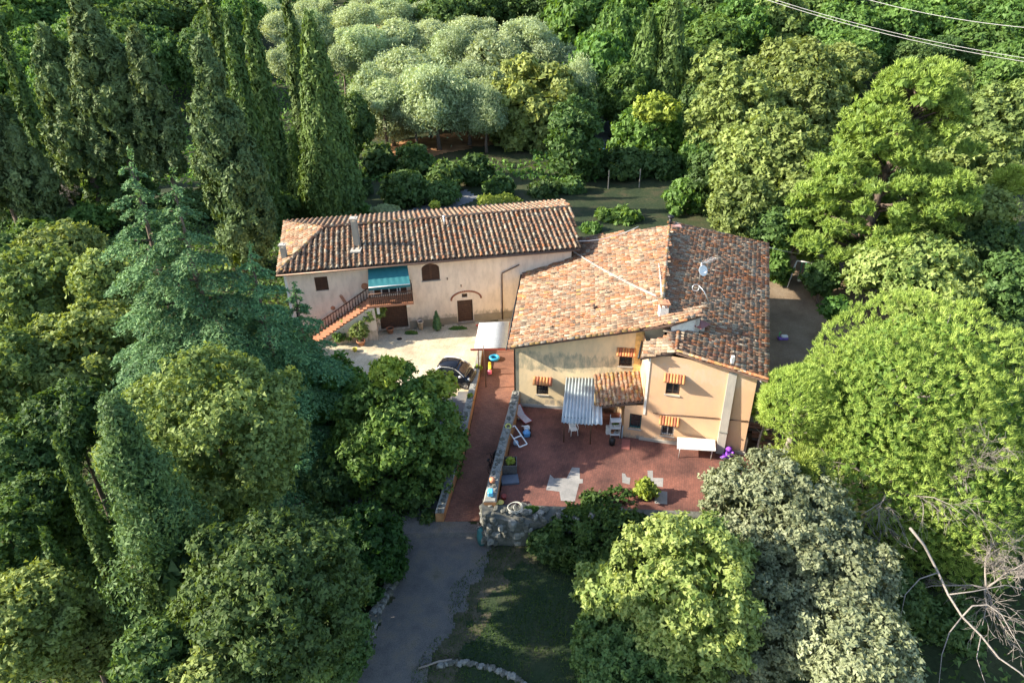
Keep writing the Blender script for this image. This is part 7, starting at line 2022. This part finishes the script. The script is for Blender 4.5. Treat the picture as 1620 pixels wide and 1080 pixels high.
# wooden crate planter against the parapet
t = thing('crate_planter', (-.35, 31.6, -1), 'dark wooden crate planter with a few green leaves against the parapet', 'planter')
M_crate = flat('weathered_boards', (.10, .095, .09), .8, vary=.3, scale=12)
x0, y0 = at(805, 728, -.3).xy
for k in range(5):
    mb = MB(); mb.box((x0, y0 - .42, -.94 + k * .13), (.9, .04, .115)); mb.build('board', M_crate, t)
    mb = MB(); mb.box((x0, y0 + .42, -.94 + k * .13), (.9, .04, .115)); mb.build('board', M_crate, t)
    for sx in (-.45, .45):
        mb = MB(); mb.box((x0 + sx, y0, -.94 + k * .13), (.04, .79, .115)); mb.build('board', M_crate, t)
mb = MB(); mb.box((x0, y0, -.75), (.86, .78, .4)); mb.build('soil', M_beam, t); plant_on(t, x0 + .1, y0, -.35, .25, .25, 'lushy', 6, .13)
mb = MB(); mb.box((x0 + .05, y0 - .95, -.93), (1.0, .75, .12), rz=.1); tag(mb.build('plastic_tray', flat('slate_plastic', (.09, .11, .14), .5)), 'dark grey flat tray on the terrace in front of the crate planter', 'tray')
c = at(797, 786, -.9); mb = MB(); mb.lathe((c.x, c.y, -.995), [(.13, 0), (.17, .2), (.12, .2)], 12); tag(mb.build('red_bowl', flat('dark_red', (.24, .03, .02), .5)), 'dark red bowl on the terrace at the lower end of the parapet', 'bowl')
# white table by the wing wall
t = thing('folding_table', (*at(1102, 710, -1).xy, -1), 'long white table on metal legs against the apricot wall', 'table')
Tq = [at(1071.5, 692, -.25), at(1071, 710, -.25), at(1132, 713.5, -.25), at(1131, 696, -.25)]
mb = MB(); mb.extrude(Tq, (0, 0, .045)); mb.build('table_top', M_whitem, t)
for k, (a, b) in enumerate(((.08, .12), (.92, .12), (.08, .88), (.92, .88))):
    p = Tq[0].lerp(Tq[3], a).lerp(Tq[1].lerp(Tq[2], a), b); mb = MB(); mb.tube([Vector((p.x, p.y, -1)), Vector((p.x, p.y, -.255))], .03, 6); mb.build('leg', M_alu, t)
mb = MB()
for k in range(4): p = Tq[0].lerp(Tq[2], .5) + FR.u * (-.35 + k * .2) + Vector((0, .05, .05)); mb.lathe(p, [(.02, 0), (.02, .012)], 8)
mb.build('screw_heads', M_iron, t)
# folded purple parasol
t = thing('folded_parasol', (*at(1150, 726, -1).xy, -1), 'crumpled bright purple cloth bundle on the terrace beside the buttress', 'bundle')
c = at(1150, 722, -.9); g = np.random.default_rng(2); mb = MB()
for k in range(7):
    d_ = Vector(g.normal(size=3)) * .12; mb.lathe(c + Vector((.16 * (k - 3) * .6, .12 * (k - 3) * .5, .05)) + Vector((d_.x, d_.y, abs(d_.z))), [(.05, -.12), (.17, -.04), (.2, .06), (.12, .18), (.03, .24)], 9, axis=Matrix.Rotation(g.uniform(-1, 1), 3, 'X'))
for i_ in range(len(mb.v)):
    q_ = Vector(mb.v[i_]); f_ = Vector((math.sin(q_.y * 31 + q_.z * 17), math.sin(q_.x * 29 + q_.z * 23), math.sin(q_.x * 27 + q_.y * 19))) * .045; mb.v[i_] = tuple(q_ + f_)
mb.build('cloth', flat('purple_cloth', (.22, .05, .48), .6, vary=.3), t)
mb = MB(); mb.box(at(1176, 712, -.9) + Vector((0, 0, .3)), (.22, .22, 1.3)); tag(mb.build('gate_pillar', M_plG), 'short grey pillar at the right end of the terrace wall', 'pillar')
# items under the blue canopy and by the lean-to
def plastic_chair(c, rz, label, mat=M_whitem):
    t = thing('garden_chair', tuple(c), label, 'chair')
    R = Matrix.Rotation(rz, 3, 'Z'); q = lambda x, y, z: Vector(c) + R @ Vector((x, y, z))
    mb = MB(); mb.bevbox(q(0, 0, .42), (.46, .46, .04), .04, rz); mb.build('seat', mat, t)
    mb = MB(); mb.loft([[q(-.22, .2, .44), q(.22, .2, .44), q(.22, .23, .44), q(-.22, .23, .44)], [q(-.24, .28, .85), q(.24, .28, .85), q(.24, .31, .85), q(-.24, .31, .85)]]); mb.build('backrest', mat, t)
    for sx in (-.2, .2):
        for sy in (-.2, .2):
            mb = MB(); mb.tube([q(sx * 1.15, sy * 1.15, 0), q(sx, sy, .42)], .022, 6); mb.build('leg', mat, t)
        mb = MB(); mb.tube([q(sx * 1.2, -.2, .44), q(sx * 1.25, -.18, .64), q(sx * 1.25, .26, .64)], .022, 6); mb.build('armrest', mat, t)
    return t
p = at(907, 686, -1); plastic_chair((p.x, p.y, -1), .2, 'white plastic chair at the front left corner of the blue-grey canopy')
p = at(914, 679, -1); plastic_chair((p.x + .5, p.y + .5, -1), 2.4, 'grey-white chair half hidden under the blue-grey canopy', M_alu)
p = at(943, 676, -1)
t = thing('round_table', (p.x, p.y + .3, -1), 'small dark metal table with crossed legs at the right of the blue-grey canopy', 'table')
mb = MB(); mb.lathe((p.x, p.y + .3, -1), [(.42, .70), (.43, .73), (.42, .74)], 20); mb.build('table_top', M_iron, t)
for a in (0, PI / 2):
    mb = MB(); mb.tube([(p.x - .35 * math.cos(a), p.y + .3 - .35 * math.sin(a), -1), (p.x + .3 * math.cos(a), p.y + .3 + .3 * math.sin(a), -.3)], .02, 6); mb.build('leg', M_iron, t)
p = at(972, 690, -1)
t = thing('plant_stand', (p.x, p.y, -1), 'white metal shelf stand crowded with pots beside the small teal window', 'plant stand')
mb = MB()
for sx in (-.3, .3):
    for sy in (-.2, .2): mb.tube([(p.x + sx, p.y + sy, -1), (p.x + sx, p.y + sy, .55)], .02, 6)
mb.build('stand_frame', M_whitem, t)
for k in range(3):
    mb = MB(); mb.box((p.x, p.y, -.75 + k * .5), (.64, .44, .03)); mb.build('shelf', M_whitem, t)
for k, (dx, dz, c_, lab) in enumerate([(-.15, -.73, M_terra, 'terracotta pot on the lowest shelf of the stand'), (.15, -.73, M_plG, 'grey pot on the lowest shelf of the stand'), (0, -.23, M_whitem, 'white pot with green leaves on the middle shelf of the stand')]):
    tt = pot(p.x + dx, p.y, dz, .12, .2, lab, mat=c_)
    if k == 2: plant_on(tt, p.x + dx, p.y, dz + .3, .2, .16, 'lush', 6, .12)
p = at(968, 703, -1); mb = MB(); mb.lathe((p.x, p.y, -.998), [(.16, 0), (.2, .2), (.2, .4), (.1, .5), (.02, .52)], 12); tag(mb.build('black_bag', M_iron), 'black bag standing in front of the white plant stand', 'bag')
p = at(962, 685, -1); mb = MB(); mb.bevbox((p.x, p.y, -.72), (.3, .3, .55), .03); tag(mb.build('white_bin', M_whitem), 'small white bin left of the plant stand', 'bin')
p = at(990, 703, -1); mb = MB(); mb.box((p.x, p.y, -.975), (.5, .95, .035), rz=-.2); tag(mb.build('door_mat', flat('brick_red_mat', (.30, .10, .08), .9)), 'brick red mat lying on the terrace below the small teal window', 'mat')
p = at(987, 690, -.9); mb = MB(); mb.box((p.x - .1, p.y + .1, -.6), (.07, .25, .8), rz=-.25); tag(mb.build('leaning_board', M_galvb), 'narrow grey board leaning on the corner of the apricot wall', 'board')

# ================================================================== swing, toys in the yard, garden fence
t = thing('swing_frame', (*at(1260, 466, -1).xy, tz(25, 54)), 'white tubular child swing frame with a white seat on green ropes', 'swing')
a, b = at(1243, 466, -1.0), at(1277, 468, -1.0); H_ = 2.3
a.z = tz(a.x, a.y); b.z = tz(b.x, b.y)
ta = Vector((a.x + .6, a.y + .5, a.z + H_)); tb_ = Vector((b.x + .05, b.y + .5, b.z + H_))
for p_, q_ in ((a, ta), (a + Vector((.6, 1.6, 0)), ta), (b, tb_), (b + Vector((.5, 1.6, 0)), tb_)):
    mb = MB(); mb.tube([p_, q_], .045, 6); mb.build('leg', M_whitem, t)
mb = MB(); mb.tube([ta, tb_], .05, 6); mb.build('crossbar', M_whitem, t)
M_green = flat('green_rope', (.02, .22, .10), .6)
for s_ in (.35, .62):
    p_ = ta.lerp(tb_, s_); mb = MB(); mb.tube([p_, p_ - Vector((0, 0, 1.5))], .035, 5); mb.build('rope', M_green, t)
p_ = ta.lerp(tb_, .48) - Vector((0, 0, 1.6)); mb = MB(); mb.torus(p_, .2, .07, 14, 6); mb.bevbox(p_ - Vector((0, 0, .12)), (.5, .3, .1), .03); mb.bevbox(p_ + Vector((0, .15, .15)), (.46, .06, .4), .02); mb.build('seat', M_whitem, t)
p = at(1285, 458, -.9); mb = MB(); mb.bevbox((p.x, p.y, tz(p.x, p.y) + .3), (.7, .45, .25), .06); mb.lathe((p.x, p.y, tz(p.x, p.y)), [(.3, 0), (.3, .15), (.15, .2)], 10); tag(mb.build('rocker_toy', flat('grey_toy', (.5, .5, .5), .5)), 'pale grey moulded toy seat just right of the swing frame', 'toy seat')
p = at(1238, 537, -1.4); z_ = tz(p.x, p.y)
t = thing('toy_car', (p.x, p.y, z_), 'purple and white toy car with a green handle lying in the shaded yard', 'toy')
mb = MB(); mb.bevbox((p.x, p.y, z_ + .15), (.8, .4, .18), .06); mb.build('body', flat('toy_purple', (.16, .08, .34), .5), t)
mb = MB(); mb.bevbox((p.x + .1, p.y, z_ + .32), (.5, .3, .14), .05); mb.build('seat', M_whitem, t)
mb = MB(); mb.tube([(p.x - .3, p.y, z_ + .2), (p.x - .35, p.y, z_ + .6), (p.x - .2, p.y + .1, z_ + .62)], .03, 5); mb.build('handle', flat('toy_green', (.05, .5, .1), .5), t)
for k, (px, py, zz) in enumerate(((962, 299, 0), (1011, 297, 0))):
    p = at(px, py, 0); mb = MB(); mb.box((p.x, p.y, 1.15), (.10, .10, 2.3)); tag(mb.build('fence_post', M_plD), ('left' if k == 0 else 'right') + ' one of two pale concrete posts at the back of the garden', 'fence post')
p = at(944, 238, 1.5); t = thing('parasol', (p.x, p.y, 0), 'tiny orange parasol beside the grey road behind the garden', 'parasol')
mb = MB(); mb.lathe((p.x, p.y, 1.4), [(1.0, 0), (.6, .35), (.05, .55)], 10); mb.build('canopy', flat('orange_cloth', (.8, .32, .03), .7), t)
mb = MB(); mb.tube([(p.x, p.y, 0), (p.x, p.y, 1.9)], .04, 6); mb.build('pole', M_alu, t)
p = at(953, 240, .3); mb = MB(); mb.bevbox((p.x, p.y, .4), (.8, .8, .5), .1); tag(mb.build('blue_box', flat('blue_box', (.2, .45, .8), .5)), 'small blue box next to the orange parasol by the road', 'box')
p = at(1213, 700, -1.4)
for k in range(14):
    mb = MB(); c = at(1206, 655, -1.3) + Vector((.25 * math.cos(k), .38 * (k - 7) * .6, 0)); 
stack = thing('tile_stack', (16.3, 33.5, -1.45), 'dark stacked roof tiles and timbers beside the right wall of the farmhouse', 'stack')
for k in range(12):
    mb = MB(); mb.box((15.6 + .12 * (k % 3), 31.6 + k * .33, tz(15.6, 31.6 + k * .33) + .14), (1.5, .26, .16), rz=-.28 + .02 * (k % 4)); mb.build('timber', M_brick if k % 3 else M_wood, stack)

# ================================================================== overhead lines
def cable(pts, r_, mat, name, label, sag=.2, cat='cable'):
    mb = MB()
    for a, b in zip(pts[:-1], pts[1:]):
        mb.tube([Vector(a).lerp(Vector(b), s_) - Vector((0, 0, sag * 4 * s_ * (1 - s_))) for s_ in np.linspace(0, 1, 15)], r_, 5)
    return tag(mb.build(name, mat), label, cat)
M_cab = flat('grey_cable', (.62, .60, .58), .5, .2)
def onY(px, py, Y):
    d_ = sight(px, py); return CAM + d_ * (Y / d_.y)
cable([onY(1190, -8, 64), onY(1660, 104, 52)], .016, M_cab, 'power_line', 'overhead power line in the upper right, lower wire of the close pair', sag=.5, cat='power line')
cable([onY(1190, -12, 64.6), onY(1660, 98, 52.6)], .016, M_cab, 'power_line', 'overhead power line in the upper right, upper wire of the close pair', sag=.5, cat='power line')
cable([onY(1340, -10, 62), onY(1660, 47, 54)], .018, M_cab, 'power_line', 'single overhead power line nearest the top right corner', sag=.4, cat='power line')
a_ = h1(WID, 1.2, EZ + .1); b_ = pl(1010, 364) + Vector((0, 0, .3))
cable([a_, b_], .03, M_cab, 'roof_cable', 'white cable strung from the long roof to the back of the mottled roof', .35)
c0 = pl(880, 385) + Vector((0, 0, .35)); c1 = pl(1036, 484) + Vector((0, 0, .75))
cable([c0, c1], .015, M_cab, 'roof_cable', 'pair of pale cables crossing the left mottled roof diagonally to the chimney, upper strand', .25)
cable([c0 + Vector((.05, -.12, 0)), c1 + Vector((0, -.2, 0))], .015, M_cab, 'roof_cable', 'pair of pale cables crossing the left mottled roof diagonally to the chimney, lower strand', .3)
cable([pr(1216, 397) + Vector((0, 0, .3)), onY(1300, 404, 58), onY(1400, 386, 60)], .022, M_cab, 'roof_cable', 'thin cable running right from the back corner of the mottled roof into the pines', .15)
cable([pr(1203, 600) + Vector((0, 0, -.1)), at(1236, 630, 3.2)], .025, M_cab, 'roof_cable', 'short white cable leaving the front right eave towards the umbrella pine', .05)
